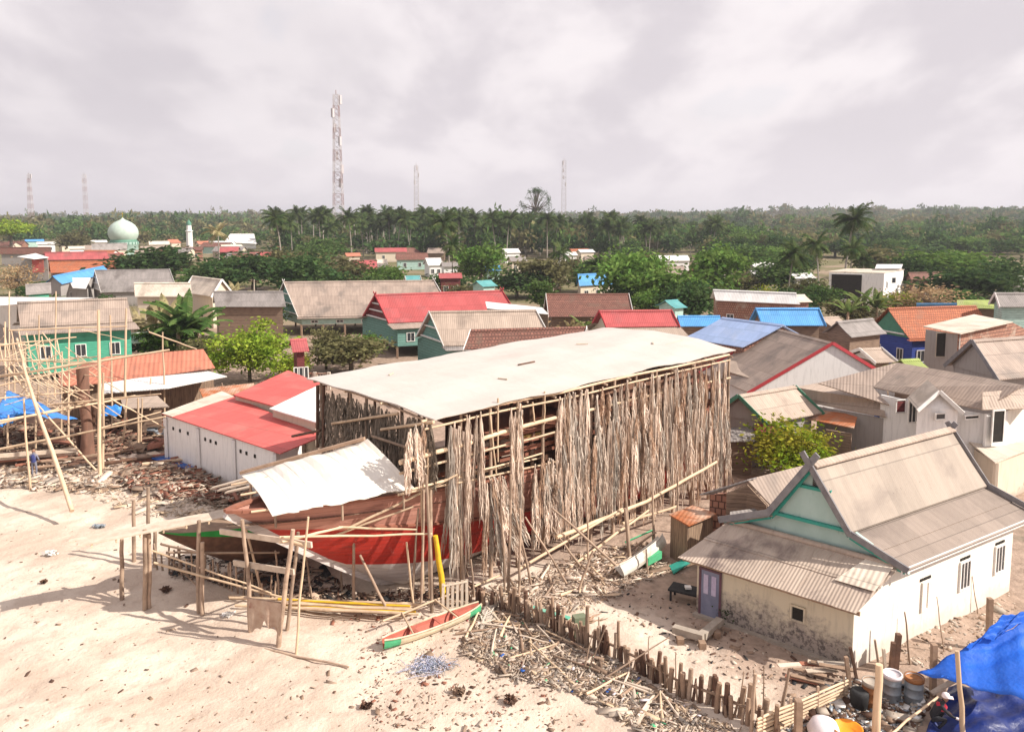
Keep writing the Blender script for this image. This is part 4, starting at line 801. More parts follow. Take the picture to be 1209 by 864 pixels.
# two-storey white house complex
tw = polyhouse('two_storey_house', 'white two-storey house with broad tan hip roof and small front gable', 'house',
  [('r_tan', [(1059, 428, 6.3), (966, 452, 5.0), (1050, 478, 4.2), (1031, 457, 5.0)]), ('r_tan', [(1059, 428, 6.3), (1031, 457, 5.0), (1088, 469, 4.95), (1125, 477, 4.9), (1160, 483, 4.95), (1209, 455, 6.3), (1170, 447, 6.3)]), ('r_tan2', [(1160, 463, 5.9), (1235, 457, 5.9), (1225, 482, 5.0), (1160, 484, 5.0)])],
  [('w_white', [(1040, 466, 4.7), (1092, 477, 4.6)]), ('w_white', [(1125, 483, 4.7), (1165, 489, 4.6)]), ('w_white', [(1165, 489, 4.7), (1190, 485, 4.8)]), ('w_hero', [(1190, 485, 4.8), (1240, 458, 5.6)])])
pg = MB(); pa, pb_, pc = Z(1083, 481, 5.0), Z(1106, 461, 5.95), Z(1131, 484, 5.0); bk = Vector((.8, 2.6, 0))
pg.add([pa, pb_, pc, pa-UP*5.0, pc-UP*5.0, pa+bk, pb_+bk, pc+bk], [(0, 1, 2), (3, 0, 2, 4), (0, 5, 6, 1), (1, 6, 7, 2)]); pg.build('front_gable', M['w_white'], tw, recalc=True)
for a, b in ((pa, pb_), (pb_, pc)):
    mb = MB(); d_ = (b-a)*.12; o_ = Vector((-.1, -.45, .1)); mb.slab([a-d_*(a is pa)+o_, b+d_*(b is pc)+o_, b+d_*(b is pc)+bk+UP*.1, a-d_*(a is pa)+bk+UP*.1], .08); mb.build('gable_roof', M['r_cream'], tw)
    mb = MB(); mb.beam(a-d_*(a is pa)+o_-Vector((0, .05, .05)), b+d_*(b is pc)+o_-Vector((0, .05, .05)), .06, .22); mb.build('verge_board', M['p_white'], tw)
nn = Vector((.25, -.97, 0)); uw = Vector((.97, .25, 0))
for px_, py_, Y_, w_, h_, m_ in [(1064, 479, Z(1064, 471, 4.65).y-.2, .9, .8, 'w_dred'), (1078, 484, Z(1080, 474, 4.65).y-.25, .8, 1.5, 'glass'), (1110, 491, (pa.y+pc.y)/2-.1, .8, .35, 'glass'), (1177, 503, Z(1177, 487, 4.75).y-.3, .8, 1.9, 'dark'), (1146, 492, Z(1146, 486, 4.65).y-.3, 1.0, .2, 'dark')]:
    window(tw, D(px_, py_, Y_)+nn*.05, w_, h_, uw, nn, 'p_white', m_, 3 if m_ == 'glass' and h_ > 1 else 1)
solo(MB().lathe([(0, 0), (.55, 0), (.6, .1), (.58, 1.2), (.45, 1.35), (0, 1.4)], Z(1042, 512, 1.5), 14), 'water_tank', M['g_bluep'], Z(1042, 512, 1.5), 'blue plastic water tank below the white two-storey house', 'water tank')
wobp = wob(Z(1056, 522, 0), D(1048, 462, Z(1056, 522, 0).y), .05, .04); solo(wobp, 'bamboo_mast', M['bamboo'], Z(1056, 522), 'thin pale bamboo mast rising in front of the blue water tank', 'pole')
polyhouse('outbuilding', 'pale flat-roofed outbuilding behind the ridge end of the teal gabled house', 'outbuilding', [('r_cream', [(1140, 518, 2.9), (1209, 508, 2.9), (1240, 520, 2.8), (1175, 546, 2.6)])], [('w_cream', [(1150, 530, 2.5), (1176, 547, 2.5), (1235, 522, 2.6)])])
house('tan_roof_house', 'house with steep tan roof and grey gable at the right edge below the brick house', (1148, 402), (1235, 396), (1178, 448), 7.6, 4.6, 'r_tan', 'w_grey', barge='p_greytrim', gable='w_grey', slope=.9)
house('green_gable_house', 'orange tiled house with green gable and bright blue walls', (1048, 364), (1152, 361), (1074, 400), 6.4, 5.0, 'r_tile', 'w_blue', slope=.95, gable='p_greentrim', tiers=1, wins=5, endwins=2, skirt=.4, skz=.15)
bh = polyhouse('brick_house', 'unfinished brick house with cream flat sheet roof right of the orange tiled house', 'house', [('r_cream', [(1090, 385, 5.8), (1150, 371, 6.3), (1196, 380, 6.2), (1134, 394, 5.8)])], [('w_grey', [(1093, 389, 5.6), (1133, 395, 5.6)]), ('w_brick', [(1133, 395, 5.6), (1196, 381, 6.0), (1225, 396, 4.2)])])
for px_, py_, w_, h_ in ((1111, 407, .9, 2.2), (1128, 407, .8, 1.2)): window(bh, D(px_, py_, Z(1113, 392, 5.6).y-.25), w_, h_, (1, -.1, 0), (-.1, -1, 0), 'concrete', 'dark', 1)
house('hipped_house', 'low tan roofed house left of the green gable, bush in front', (988, 380), (1030, 376), (1005, 398), 6.4, 4.6, 'r_grey', 'w_wood')
house('blue_roof_house', 'house with large pale blue roof behind the shelter roof', (853, 375), (925, 384), (806, 398), 6.6, 4.2, 'r_pblue', 'w_brick')
house('blue_roof_house', 'small house with bright blue roof and red gable tip near brick shed', (893, 364), (966, 364), (900, 384), 6.6, 4.6, 'r_blue', 'w_wood', barge='r_blue')
house('tall_brick_shed', 'tall brown brick shed with thin pale sheet roof above the blue roofs', (842, 342), (940, 346), (850, 354), 6.2, 5.4, 'r_white', 'w_brick', wins=3)
wm = polyhouse('white_block_house', 'white block house with flat roof and one wide black opening', 'house', [('r_cream', [(977, 320.5, 6), (1000, 317, 6.1), (1068, 318, 6.1), (1045, 322.5, 6)])], [('w_white', [(979, 322, 5.9), (1044, 323.5, 5.9), (1067, 319.5, 6.0)])])
q = Z(979, 322, 5.9); q2 = Z(1044, 323.5, 5.9); uq = Vector((q2.x-q.x, q2.y-q.y, 0)).normalized(); nq = Vector((uq.y, -uq.x, 0)); cq = q+uq*3.0-nq*-.05; cq.z = 3.4; window(wm, cq, 5.2, 4.6, uq, nq, 'p_white', 'dark', 1); window(wm, D(1055, 331, q2.y+1.0), 1.0, 1.0, (.9, .4, 0), (.4, -.9, 0), 'p_white', 'glass', 1)
polyhouse('roof_room', 'little white rooftop room standing behind the white block house', 'building', [('r_white', [(1035, 312, 6.9), (1066, 312, 6.9), (1064, 317, 6.4), (1033, 317, 6.4)])], [('w_white', [(1034, 317, 6.3), (1065, 317, 6.3)])])
house('pink_building', 'long pink building with rust brown roof right of white block house', (1072, 322), (1112, 321), (1075, 330), 5.6, 4.4, 'r_brown', 'w_brick', wins=3)
polyhouse('blue_canopy', 'narrow bright blue sheet roof on the far side of the orange tiles', 'canopy', [('r_blue', [(1082, 358, 5.2), (1140, 358, 5.2), (1140, 363, 4.6), (1082, 363, 4.6)])], [('w_wood', [(1084, 363, 4.5), (1138, 363, 4.5)])])
polyhouse('green_roof_shed', 'yellow-green sheet roof by the banana plants at the right', 'shed', [('r_green', [(1130, 354, 6.4), (1188, 354, 6.4), (1196, 365, 5.6), (1130, 363, 5.6)])], [('w_wood', [(1133, 364, 5.4), (1190, 366, 5.4)])])
house('grey_roof_house', 'grey roofed house with pale verge at the right edge behind banana leaves', (1175, 346), (1240, 346), (1180, 362), 8, 5.6, 'r_grey', 'w_mint', barge='p_white')
# small shack with rusty roof, lattice house
sk = polyhouse('wooden_shack', 'tiny upright-board shack with a rust-streaked sheet roof beside the skiff', 'shack', [('r_rust', [(790, 607, 2.1), (818, 596, 2.3), (846, 606, 2.25), (813, 620, 2.0)])], [('w_woodv', [(792, 609, 1.95), (812, 619, 1.95), (842, 607, 2.1)])])
polyhouse('lattice_house', 'grey roofed house with lattice wall wedged behind the teal gabled house', 'house', [('r_grey', [(826, 583, 3.0), (882, 566, 4.0), (893, 563, 4.1), (842, 582, 3.1)]), ('r_tan', [(882, 566, 4.0), (950, 549, 4.2), (962, 575, 3.2), (911, 597, 3.0)]), ('r_grey', [(862, 604, 2.7), (914, 597, 2.8), (918, 607, 2.5), (862, 612, 2.5)])], [('w_brick', [(838, 584, 2.9), (858, 582, 3.1)]), ('w_wood', [(858, 583, 3.3), (882, 572, 3.8), (905, 597, 3.0)])])
# ------------------------------------------------------------------ left: red roofed store, sheds, village
rs = thing('red_roof_store', 'long white store with flat red sheet roof beside the shelter', 'store', Z(290, 545))
p_a, p_b, p_c, p_d = Z(191, 488, 3.2), Z(331, 535, 3.1), Z(382, 514, 3.3), Z(262, 462, 3.5)
mb = MB(); mb.slab([p_a.lerp(p_b, .0), p_b, p_c, p_d], .06); rr = mb.build('roof', M['r_red'], rs)
mb = MB(); w0 = p_a.lerp(p_d, .02); mb.slab([p_a-UP*-.02, p_a.lerp(p_b, .10)+UP*.03, p_d.lerp(p_c, .14)+UP*.03, p_d+UP*.03], .03); mb.build('white_roof_strip', M['r_cream'], rs)
wl_ = [p_a.lerp(p_b, .03), p_b.lerp(p_a, .04)]; q0, q1 = [Vector((p.x, p.y+.25, 0)) for p in wl_]
mb = MB(); nb_ = Vector((.12, .9, 0)); mb.hexa([q0-UP*.2, q1-UP*.2, q1-UP*.2+nb_*6, q0-UP*.2+nb_*6, q0+UP*3.02, q1+UP*2.95, q1+UP*2.95+nb_*4.2, q0+UP*3.02+nb_*6]); mb.build('wall', M['w_white'], rs, recalc=True)
un = (q1-q0).normalized(); nn_ = Vector((un.y, -un.x, 0))
for f in (0, .33, .66, 1): mb = MB(); p = q0.lerp(q1, f)+nn_*.09; mb.beam(p-UP*.1, p+UP*2.93, .2, .2); mb.build('pilaster', M['w_white'], rs)
for f in (.07, .14, .22, .39, .44, .49, .71, .76, .83): mb = MB(); p = q0.lerp(q1, f)+nn_*.01+UP*2.35; mb.box(p, (.16, .08, .2), rz=math.atan2(un.y, un.x)); mb.build('vent', M['dark'], rs)
polyhouse('red_roof_shed', 'smaller red sheet roof directly behind the long white store', 'shed', [('r_red', [(276, 466, 3.9), (323, 479, 3.8), (378, 452, 4.1), (340, 437, 4.2)])], [('w_cream', [(278, 468, 3.7), (322, 480, 3.6)])])
polyhouse('grey_roof_shed', 'pale grey sheet roof between the red roofs and the dark shelter front', 'shed', [('r_white', [(318, 482, 4.0), (375, 455, 4.3), (385, 500, 4.0), (372, 498, 3.95)])], [('w_cream', [(322, 484, 3.8), (372, 499, 3.8)])])
# orange roofed workshop and pale sheet canopy
polyhouse('orange_roof_workshop', 'long workshop with faded orange corrugated roof behind the bamboo frame', 'workshop', [('r_orange', [(126, 421, 4.6), (240, 412, 4.8), (254, 434, 3.6), (120, 452, 3.2)]), ('r_orange', [(70, 440, 3.6), (126, 421, 4.6), (122, 452, 3.2), (68, 456, 3.2)])], [('w_woodv', [(70, 456, 3.0), (120, 453, 3.0), (252, 436, 3.4)])])
polyhouse('pale_canopy', 'whitish sheet canopy on thin poles below the orange corrugated roof', 'canopy', [('r_white', [(118, 453, 3.3), (236, 435, 3.4), (268, 444, 3.2), (198, 458, 3.0), (120, 464, 3.0)])], [])
for px, by in ((150, 478), (196, 480), (236, 468), (262, 462)): g = Z(px, by+8); solo(wob(g, D(px, 452, g.y), .07, .06), 'canopy_post', M['pole'], g, {150: 'canopy post nearest the brown trunk', 196: 'second canopy post right of the brown trunk', 236: 'canopy post between the trunk and the bright bush', 262: 'canopy post nearest the bright bush'}[px], 'post', 'posts under the pale canopy')
polyhouse('tan_lean_to', 'small tan sheet lean-to just left of the long white store', 'lean-to', [('r_tan2', [(142, 470, 2.6), (186, 467, 2.7), (200, 480, 2.4), (146, 482, 2.4)])], [('w_wood', [(150, 486, 1.8), (190, 484, 1.8)])])
polyhouse('rust_roof_shed', 'low rust brown roof between pale canopy and bright green bush', 'shed', [('r_rust', [(235, 459, 2.4), (300, 452, 2.5), (300, 462, 2.3), (240, 470, 2.2)])], [('w_wood', [(241, 470, 2.0), (298, 463, 2.1)])])
H = H
house('green_house', 'big house with tan roof and bright green plank walls behind the bamboo frame', (20, 357), (150, 352), (24, 386), 7.6, 5.0, 'r_tan', 'w_green', wins=3, gable='w_grey', oh=.9, skirt=2.0, skz=.55, stilt=.9)
bal = thing('balcony', 'white balcony with railing at the right end of the green house', 'balcony', Z(163, 408, 2))
pb0, pb1 = Z(154, 404, 2.6), Z(175, 402, 2.6)
for z_, h_ in ((0, .14), (.95, .08)): mb = MB(); mb.beam(pb0+UP*z_, pb1+UP*z_, .1 if z_ else 1.6, h_); mb.build('balcony_rail' if z_ else 'balcony_floor', M['p_white'], bal)
for i in range(11): mb = MB(); p = pb0.lerp(pb1, i/10); mb.beam(p, p+UP*.95, .06); mb.build('baluster', M['p_white'], bal)
polyhouse('white_roof_house', 'long white sheet roof seen behind the tan roof of the green house', 'house', [('r_white', [(-20, 350, 6.6), (115, 351, 6.6), (120, 360, 5.6), (-20, 362, 5.6)])], [('w_grey', [(-20, 361, 5.4), (118, 359, 5.4)])])
polyhouse('cream_block', 'plain cream rendered block among bamboo poles left of the green house', 'building', [('r_cream', [(18, 398, 4.2), (58, 398, 4.2), (58, 402, 4.0), (18, 402, 4.0)])], [('w_cream', [(19, 402, 4.0), (57, 402, 4.0)])])
house('tan_gable_house', 'long tan roofed stilt house with white and green striped gable', (335, 333), (512, 331), (352, 374), 7.0, 5.2, 'r_tan', 'w_mint', stilt=1.6, wins=6, gable='w_teal', tiers=3, barge='p_white', frame='p_white', skirt=.6, skz=.2, horns=True)
house('red_roof_house', 'large house with bright rose red roof and dark gable behind the shelter', (443, 348), (592, 343), (459, 381), 6.9, 5.4, 'r_red2', 'w_teal', stilt=1.4, wins=5, gable='w_dred', tiers=3, barge='p_redtrim', skirt=1.9, skz=.5, skmat='r_tan', horns=True)
house('teal_gable_house', 'tan roofed house with teal gable half hidden by the shelter roof', (507, 368), (632, 366), (524, 408), 6.4, 4.6, 'r_tan2', 'w_teal', gable='w_teal', tiers=2, barge='p_white', skirt=1.3, skz=.3, skmat='r_grey')
house('brown_tile_house', 'brown tiled roof just over the far edge of the shelter roof', (556, 390), (692, 386), (548, 412), 6.6, 4.6, 'r_brown', 'w_brick', barge='p_white')
polyhouse('sheet_roof_house', 'pale sheet roof sloping beside the rose red roof', 'house', [('r_white', [(573, 356, 6.2), (640, 363, 5.9), (648, 371, 5.3), (575, 364, 5.7)])], [('w_wood', [(575, 364, 5.5), (647, 371, 5.1)])])
house('rust_tile_house', 'house with rusty brown tiles and white verge left of the red roof', (645, 347), (742, 347), (648, 374), 6.2, 5.2, 'r_brown', 'w_wood', barge='p_white')
house('flared_red_house', 'small red roof with lower tan slope peeking over the shelter', (708, 367), (792, 366), (716, 386), 6.2, 5.4, 'r_red2', 'w_cream', skirt=2.6, skz=1.2, skmat='r_tan2', barge='p_redtrim')
house('blue_tarp_house', 'house with vivid blue metal roof among trees behind brown tiles', (682, 324), (726, 322), (672, 337), 5.2, 5.8, 'r_blue', 'w_cream', wins=3)
house('blue_panel_house', 'low blue roof between shelter end and brick shed', (800, 373), (850, 373), (802, 384), 5, 3.6, 'r_blue', 'w_wood')
house('long_grey_house', 'low long grey-brown roof between banana palms and tan gable house', (252, 344), (334, 344), (254, 362), 6.4, 4.4, 'r_grey', 'w_wood')
house('grey_gable_house', 'dark grey roofed house with white striped gable by the blue roof', (112, 319), (200, 318), (120, 345), 6.4, 5.4, 'r_grey', 'w_grey', gable='p_white', tiers=3, barge='p_white')
house('blue_edge_house', 'house with slanting blue sheet roof left of the grey gable house', (62, 326), (122, 314), (60, 336), 6.2, 5, 'r_blue', 'w_grey', wins=3)
polyhouse('white_lean_roof', 'small white sheet roof under the slanting blue roof', 'shed', [('r_white', [(80, 328, 5.4), (107, 328, 5.4), (101, 341, 4.0), (86, 340, 4.0)])], [('w_grey', [(84, 340, 3.9), (103, 341, 3.9)])])
house('pale_roof_house', 'pale cream roofed house behind the banana palms', (158, 334), (225, 334), (160, 350), 6.8, 5.0, 'r_cream', 'w_cream')
house('cream_gable_house', 'cream gabled house right of the banana palm tops', (228, 326), (262, 330), (225, 345), 7, 5, 'r_cream', 'w_cream', barge='p_white')
rbx = polyhouse('red_panel_house', 'grey shed with a tall crimson panel on its end', 'house', [('r_white', [(20, 303, 6), (42, 299, 6.5), (58, 304, 6), (40, 306, 5.8)])], [('w_grey', [(22, 305, 5.8), (56, 305, 5.8)])])
q = Z(45, 305, 5.8); mb = MB(); mb.box(D(45, 314, q.y-.6), (2.9, .1, 3.3)); mb.build('red_panel', M['r_red'], rbx)
house('rusty_tile_house', 'long house with orange rust tiles beside the crimson panel', (58, 309), (135, 308), (60, 322), 6.2, 5, 'r_tile', 'w_brick')
house('rosy_roof_house', 'long dusky pink roof behind the orange rust tiles', (52, 298), (126, 297), (55, 307), 6.2, 5, 'r_rose', 'w_brick')
house('brown_roof_house', 'wide brown roof at the far left under the bright tree', (0, 292), (60, 292), (0, 300), 6.2, 5, 'r_brown', 'w_grey')
house('dim_roof_house', 'grey-brown roof in front of the mosque dome', (108, 288), (150, 287), (108, 296), 6.2, 5, 'r_grey', 'w_cream')
house('dark_roof_house', 'dark little roofed house with green walls left of the blue roof', (30, 336), (60, 334), (30, 348), 6, 4.4, 'r_grey', 'w_green')
# little houses scattered far off: (x0, x1, ridge y, height of roof in px, roof, wall, label)
far = [(26, 52, 283, 4, 'r_blue', 'w_mint', 'tiny blue roof under the far bright tree on the left'), (40, 66, 286, 4, 'r_white', 'w_white', 'tiny white roof just right of the blue roof at far left'), (68, 84, 285, 5, 'r_rose', 'w_cream', 'small rose roof between the blue roof and the dome'), (78, 100, 291, 5, 'r_cream', 'w_white', 'small cream roof with white gable left of the dome'),
       (104, 126, 284, 4, 'r_white', 'w_cream', 'pale flat roof just left of the mosque dome'), (172, 200, 285, 7, 'r_cream', 'w_cream', 'cream roofs between dome and minaret'), (196, 210, 283, 7, 'r_orange', 'w_cream', 'small orange roof at the foot of the minaret, left side'), (230, 246, 285, 6, 'r_orange', 'w_cream', 'small orange roof right of the minaret'), (244, 266, 280, 10, 'r_cream', 'w_cream', 'cream slanted roof beside the white hall'),
       (205, 240, 292, 6, 'r_brown', 'w_brick', 'brown roofs below the minaret'), (317, 338, 291, 7, 'r_orange', 'w_cream', 'orange roof left of the palm grove'), (405, 425, 299, 6, 'r_orange', 'w_cream', 'orange-red roof under the palm grove'), (437, 480, 293, 8, 'r_rose', 'w_cream', 'long dark red roof at the foot of the palms'), (462, 505, 299, 13, 'r_brown', 'w_mint', 'brown-red roof in front of the long dark red roof'),
       (410, 445, 307, 12, 'r_brown', 'w_mint', 'rusty brown roof with pale blue wall left of centre'), (500, 520, 305, 14, 'r_white', 'w_white', 'white striped gable house right of the brown-red roof'), (514, 545, 323, 6, 'r_rose', 'w_dred', 'small rose red roof of a pavilion among dark trees'), (518, 540, 310, 8, 'r_grey', 'w_white', 'grey roof behind the pavilion'), (568, 590, 314, 9, 'r_blue', 'w_mint', 'bright blue tarpaulin roof left of the brown tiles'),
       (590, 612, 294, 8, 'r_white', 'w_white', 'white roof near the bare tree'), (598, 620, 303, 9, 'r_grey', 'w_cream', 'grey roof below the bare tree'), (654, 680, 298, 6, 'r_white', 'w_white', 'white roof right of the bare tree'), (680, 700, 295, 4, 'r_white', 'w_cream', 'small pale roof beyond the vivid blue roof'), (770, 812, 302, 10, 'r_white', 'w_white', 'white roofed house left of the tall brick shed'), (836, 850, 308, 5, 'r_cream', 'w_cream', 'tiny cream roof in the trees right of centre'),
       (882, 914, 310, 8, 'r_white', 'w_grey', 'pale roof left of the two dark palms'), (884, 900, 320, 6, 'r_white', 'w_white', 'small white roof below the pale roof in the right-hand trees'), (930, 958, 323, 6, 'r_white', 'w_white', 'white roof behind the leaning palms on the right'), (906, 950, 349, 6, 'r_cream', 'w_brick', 'cream roof with brown wall right of the brick shed'), (1190, 1215, 324, 10, 'r_white', 'w_white', 'white house at the right edge below the dark trees'),
       (1090, 1100, 264, 3, 'r_white', 'w_white', 'white speck of a house on the far ridge at right'), (948, 962, 265, 3, 'r_cream', 'w_cream', 'pale speck of a house on the ridge beyond the tall palm'), (560, 580, 332, 8, 'r_teal', 'w_mint', 'teal roofed hut below the blue tarpaulin roof'), (640, 662, 318, 6, 'r_brown', 'w_wood', 'brown hut roof left of the vivid blue roof'), (476, 496, 326, 7, 'r_teal', 'w_teal', 'teal walled hut under the white striped gables'),
       (783, 800, 355, 6, 'r_teal', 'w_mint', 'pale teal hut roof left of the blue panel roof'), (966, 990, 375, 10, 'r_tan2', 'w_wood', 'tan roof slope left of the hipped house'), (1012, 1040, 412, 9, 'r_tan2', 'w_wood', 'pinkish lean-to roof right of the white gable'), (1060, 1085, 425, 5, 'r_green', 'w_wood', 'small olive roof behind the two-storey house'), (340, 362, 401, 8, 'r_rose', 'w_dred', 'small dark red roof beside the yellow-green bush')]
FARBOX = [(f_[0], f_[1], f_[2]) for f_ in far]
for x0, x1, y, h_, rf_, wl2, lb in far:
    zr = 5.0
    if y < 275: zr = 15.3
    yy = y if y > 275 else y; A3 = Z(x0+.12*(x1-x0), yy, zr) if y > 275 else D(x0, y, 1050); B3 = Z(x1, yy-(.3 if y < 330 else 1), zr) if y > 275 else D(x1, y, 1052)
    dz = max(.8, A3.y*h_/F*.55); hwid = min(6, max(2.0, dz*1.9)); 
    house('village_house', lb, tuple(A3), tuple(B3), None, A3.z, A3.z-dz, rf_, wl2, hw=hwid, oh=.4, gable='p_white' if 'gable' in lb else None, tiers=2 if 'striped' in lb else 0, group=None, wins=2 if y > 285 else 0, barge='p_white' if 'gable' in lb else None, zg=0 if y > 275 else A3.z-8)
rq_ = random.Random(31)
for i in range(34):
    x0 = rq_.uniform(-10, 320) if i < 20 else rq_.uniform(400, 900); y0 = rq_.uniform(284, 300) if i < 20 else rq_.uniform(292, 318); w_ = rq_.uniform(16, 40) if i < 20 else rq_.uniform(14, 30)
    if 120 < x0+w_/2 < 172 and y0 < 290: continue
    rf_ = rq_.choice(['r_brown', 'r_grey', 'r_brown', 'r_tan', 'r_rose', 'r_cream', 'r_white', 'r_tile']); nm_ = {'r_brown': 'brown', 'r_grey': 'grey', 'r_tan': 'tan', 'r_rose': 'dusky pink', 'r_cream': 'cream', 'r_white': 'whitish', 'r_tile': 'orange tiled'}[rf_]
    A3 = Z(x0, y0, 4.8); B3 = Z(x0+w_, y0-rq_.uniform(-.3, .8), 4.8); ar = 'crowded roofs around the mosque and minaret' if i < 20 else 'trees in front of the palm grove'
    house('village_house', 'small house with low '+nm_+' roof among the '+ar, tuple(A3), tuple(B3), None, 4.8, 3.0, rf_, rq_.choice(['w_cream', 'w_grey', 'w_wood', 'w_brick', 'w_mint']), hw=rq_.uniform(2.6, 4.5), group='low '+nm_+' roofs among the '+ar, gable=rq_.choice([None, 'p_white', None]))
wh = thing('white_hall', 'large white hall roof rising over trees right of the minaret', 'hall', Z(285, 280, 6))
hA, hB = D(272, 276, 420), D(300, 276, 420); mb = MB(); mb.slab([hA, hB, D(303, 288, 410), D(264, 286, 410)], .2); mb.build('roof', M['r_white'], wh)
mb = MB(); mb.hexa([Vector((p.x, p.y, 0)) for p in (D(266, 286, 411), D(302, 288, 411), D(302, 280, 425), D(268, 280, 425))]+[D(266, 286.5, 411), D(302, 288.5, 411), D(300, 278, 425), D(272, 278, 425)]); mb.build('wall', M['w_white'], wh, recalc=True)
bl = thing('balustrade', 'little terracotta balustrade with square posts just behind the shelter roof corner', 'balustrade', Z(370, 436, 0)); ba, bb2 = Z(352, 440, 1.6), Z(388, 440, 1.6)
for i in range(12): p = ba.lerp(bb2, i/11); mb = MB(); mb.box((p.x, p.y, .8 if i in (0, 6, 11) else .85), (.3, .3, 1.7) if i in (0, 6, 11) else (.1, .1, 1.4)); mb.build('newel' if i in (0, 6, 11) else 'baluster', M['r_cream'], bl)
for z_ in (.35, 1.55): mb = MB(); mb.beam(Vector((ba.x, ba.y, z_)), Vector((bb2.x, bb2.y, z_)), .16, .1); mb.build('hand_rail', M['w_brick'], bl)
# mosque
mq = D(146, 285, 330); mz = mq.z; ms = thing('mosque', 'mosque with pale green onion dome above the roofs on the left', 'mosque', (mq.x, mq.y, 0)); r_ = 16.5/F*330
M['dome'] = surf('dome_green', (.50, .60, .52), (.42, .52, .45), scale=.6, rough=.5); M['domed'] = surf('dome_dark_green', (.10, .24, .17), (.08, .2, .14), rough=.6)
h_ = 25/F*330; prof = [(r_*a, h_*b) for a, b in ((.82, 0), (.93, .10), (1.0, .26), (1.0, .40), (.93, .55), (.78, .70), (.56, .82), (.32, .90), (.13, .96), (.04, 1.03), (0, 1.05))]
dm = MB().lathe(prof, (mq.x, mq.y, mz+.6), 28).build('dome', M['dome'], ms)
MB().lathe([(r_*.9, -.4), (r_*.92, .0), (r_*.85, .3), (r_*.8, .9)], (mq.x, mq.y, mz+.2), 28).build('dome_band', M['domed'], dm)
MB().lathe([(.08, 0), (.08, 1.6), (.3, 1.7), (.05, 2.0), (0, 2.9)], (mq.x, mq.y, mz+h_+.8), 8).build('finial', M['p_yellow'], dm)
MB().lathe([(r_*.95, -mz+.1), (r_*.95, -1.6), (r_*.98, -1.5), (r_*.98, -.2)], (mq.x, mq.y, mz), 24).build('drum', M['w_mint'], ms)
for k in range(24): a = k*math.pi/12; mb = MB(); mb.box((mq.x+math.cos(a)*r_*.97, mq.y+math.sin(a)*r_*.97, mz-.8), (.35, .35, 1.0), rz=a); mb.build('drum_opening', M['domed'], ms)
mn = D(224, 290, 300); mt = thing('minaret', 'slim white minaret tower with dark cap among roofs', 'minaret', (mn.x, mn.y, 0)); zt = D(224, 266, 300).z
MB().lathe([(1.3, 0), (1.2, zt-2.5), (1.5, zt-2.3), (1.5, zt-2.0), (1.0, zt-1.9), (.9, zt)], (mn.x, mn.y, 0), 8, smooth=False).build('tower_shaft', M['p_white'], mt)
MB().lathe([(.95, zt), (1.0, zt+.8), (.5, zt+1.5), (.1, zt+2), (0, zt+2.6)], (mn.x, mn.y, 0), 8).build('cap', M['domed'], mt)
# lattice masts
def mast(px, ytop, ybase, Y, wpx, label, red=True, dishes=4, taper=.55):
    b = D(px, ybase, Y); tz_ = D(px, ytop, Y).z; w0 = wpx/F*Y/2; t = thing('lattice_mast', label, 'mast', (b.x, b.y, 0)); hgt = tz_
    ns = 14; r = max(.04, w0*.05)
    A_ = surf('mast_red', (.36, .25, .24), (.33, .23, .22)) if 'mast_red' not in M else M['mast_red']; M['mast_red'] = A_; M.setdefault('mast_white', surf('mast_white', (.55, .50, .50), (.5, .46, .46)))
    for s_ in range(ns):
        z0, z1 = hgt*s_/ns, hgt*(s_+1)/ns; wa = w0*(1-taper*s_/ns); wb = w0*(1-taper*(s_+1)/ns); mb = MB(); cs = ((-1, -1), (1, -1), (1, 1), (-1, 1))
        for i in range(4):
            p = Vector((b.x+cs[i][0]*wa, b.y+cs[i][1]*wa, z0)); q = Vector((b.x+cs[i][0]*wb, b.y+cs[i][1]*wb, z1)); j = (i+1) % 4; p2 = Vector((b.x+cs[j][0]*wa, b.y+cs[j][1]*wa, z0)); q2 = Vector((b.x+cs[j][0]*wb, b.y+cs[j][1]*wb, z1))
            zm = (z0+z1)/2; pm, qm = p.lerp(q, .5), p2.lerp(q2, .5)
            mb.beam(p, q, r*1.6); mb.beam(p, qm, r); mb.beam(p2, pm, r); mb.beam(pm, q2, r); mb.beam(qm, q, r); mb.beam(q, q2, r)
        mb.build('lattice_section', M['mast_red'] if (s_ % 2 == 0 and red) else M['mast_white'], t)
    for k in range(dishes):
        z_ = hgt*(.97-.09*k); a = random.uniform(0, 6.28); mb = MB(); rr_ = w0*.75; c = Vector((b.x+math.cos(a)*w0*.9, b.y+math.sin(a)*w0*.9, z_)); mb.box(c, (rr_*.6, rr_*.6, rr_*2.2), rz=a); mb.build('antenna', M['mast_white'], t)
    mb = MB(); mb.tube([(b.x, b.y, hgt), (b.x, b.y, hgt*1.03)], r*1.5, 5); mb.build('lightning_rod', M['mast_red'], t)
mast(400, 112, 262, 420, 12.5, 'tallest red and white lattice mast behind the palm grove', dishes=7, taper=.55)
mast(492, 196, 255, 520, 6, 'short slender mast right of the tallest one', False, 3, .3)
mast(665.5, 190, 258, 600, 5.5, 'grey lattice mast right of the bare round tree', False, 4, .2)
mast(37, 206, 258, 800, 6, 'faint mast at the far left of the skyline', True, 1, .6)
mast(102, 206, 258, 800, 4, 'faint thin mast left of the mosque dome', True, 2, .2)
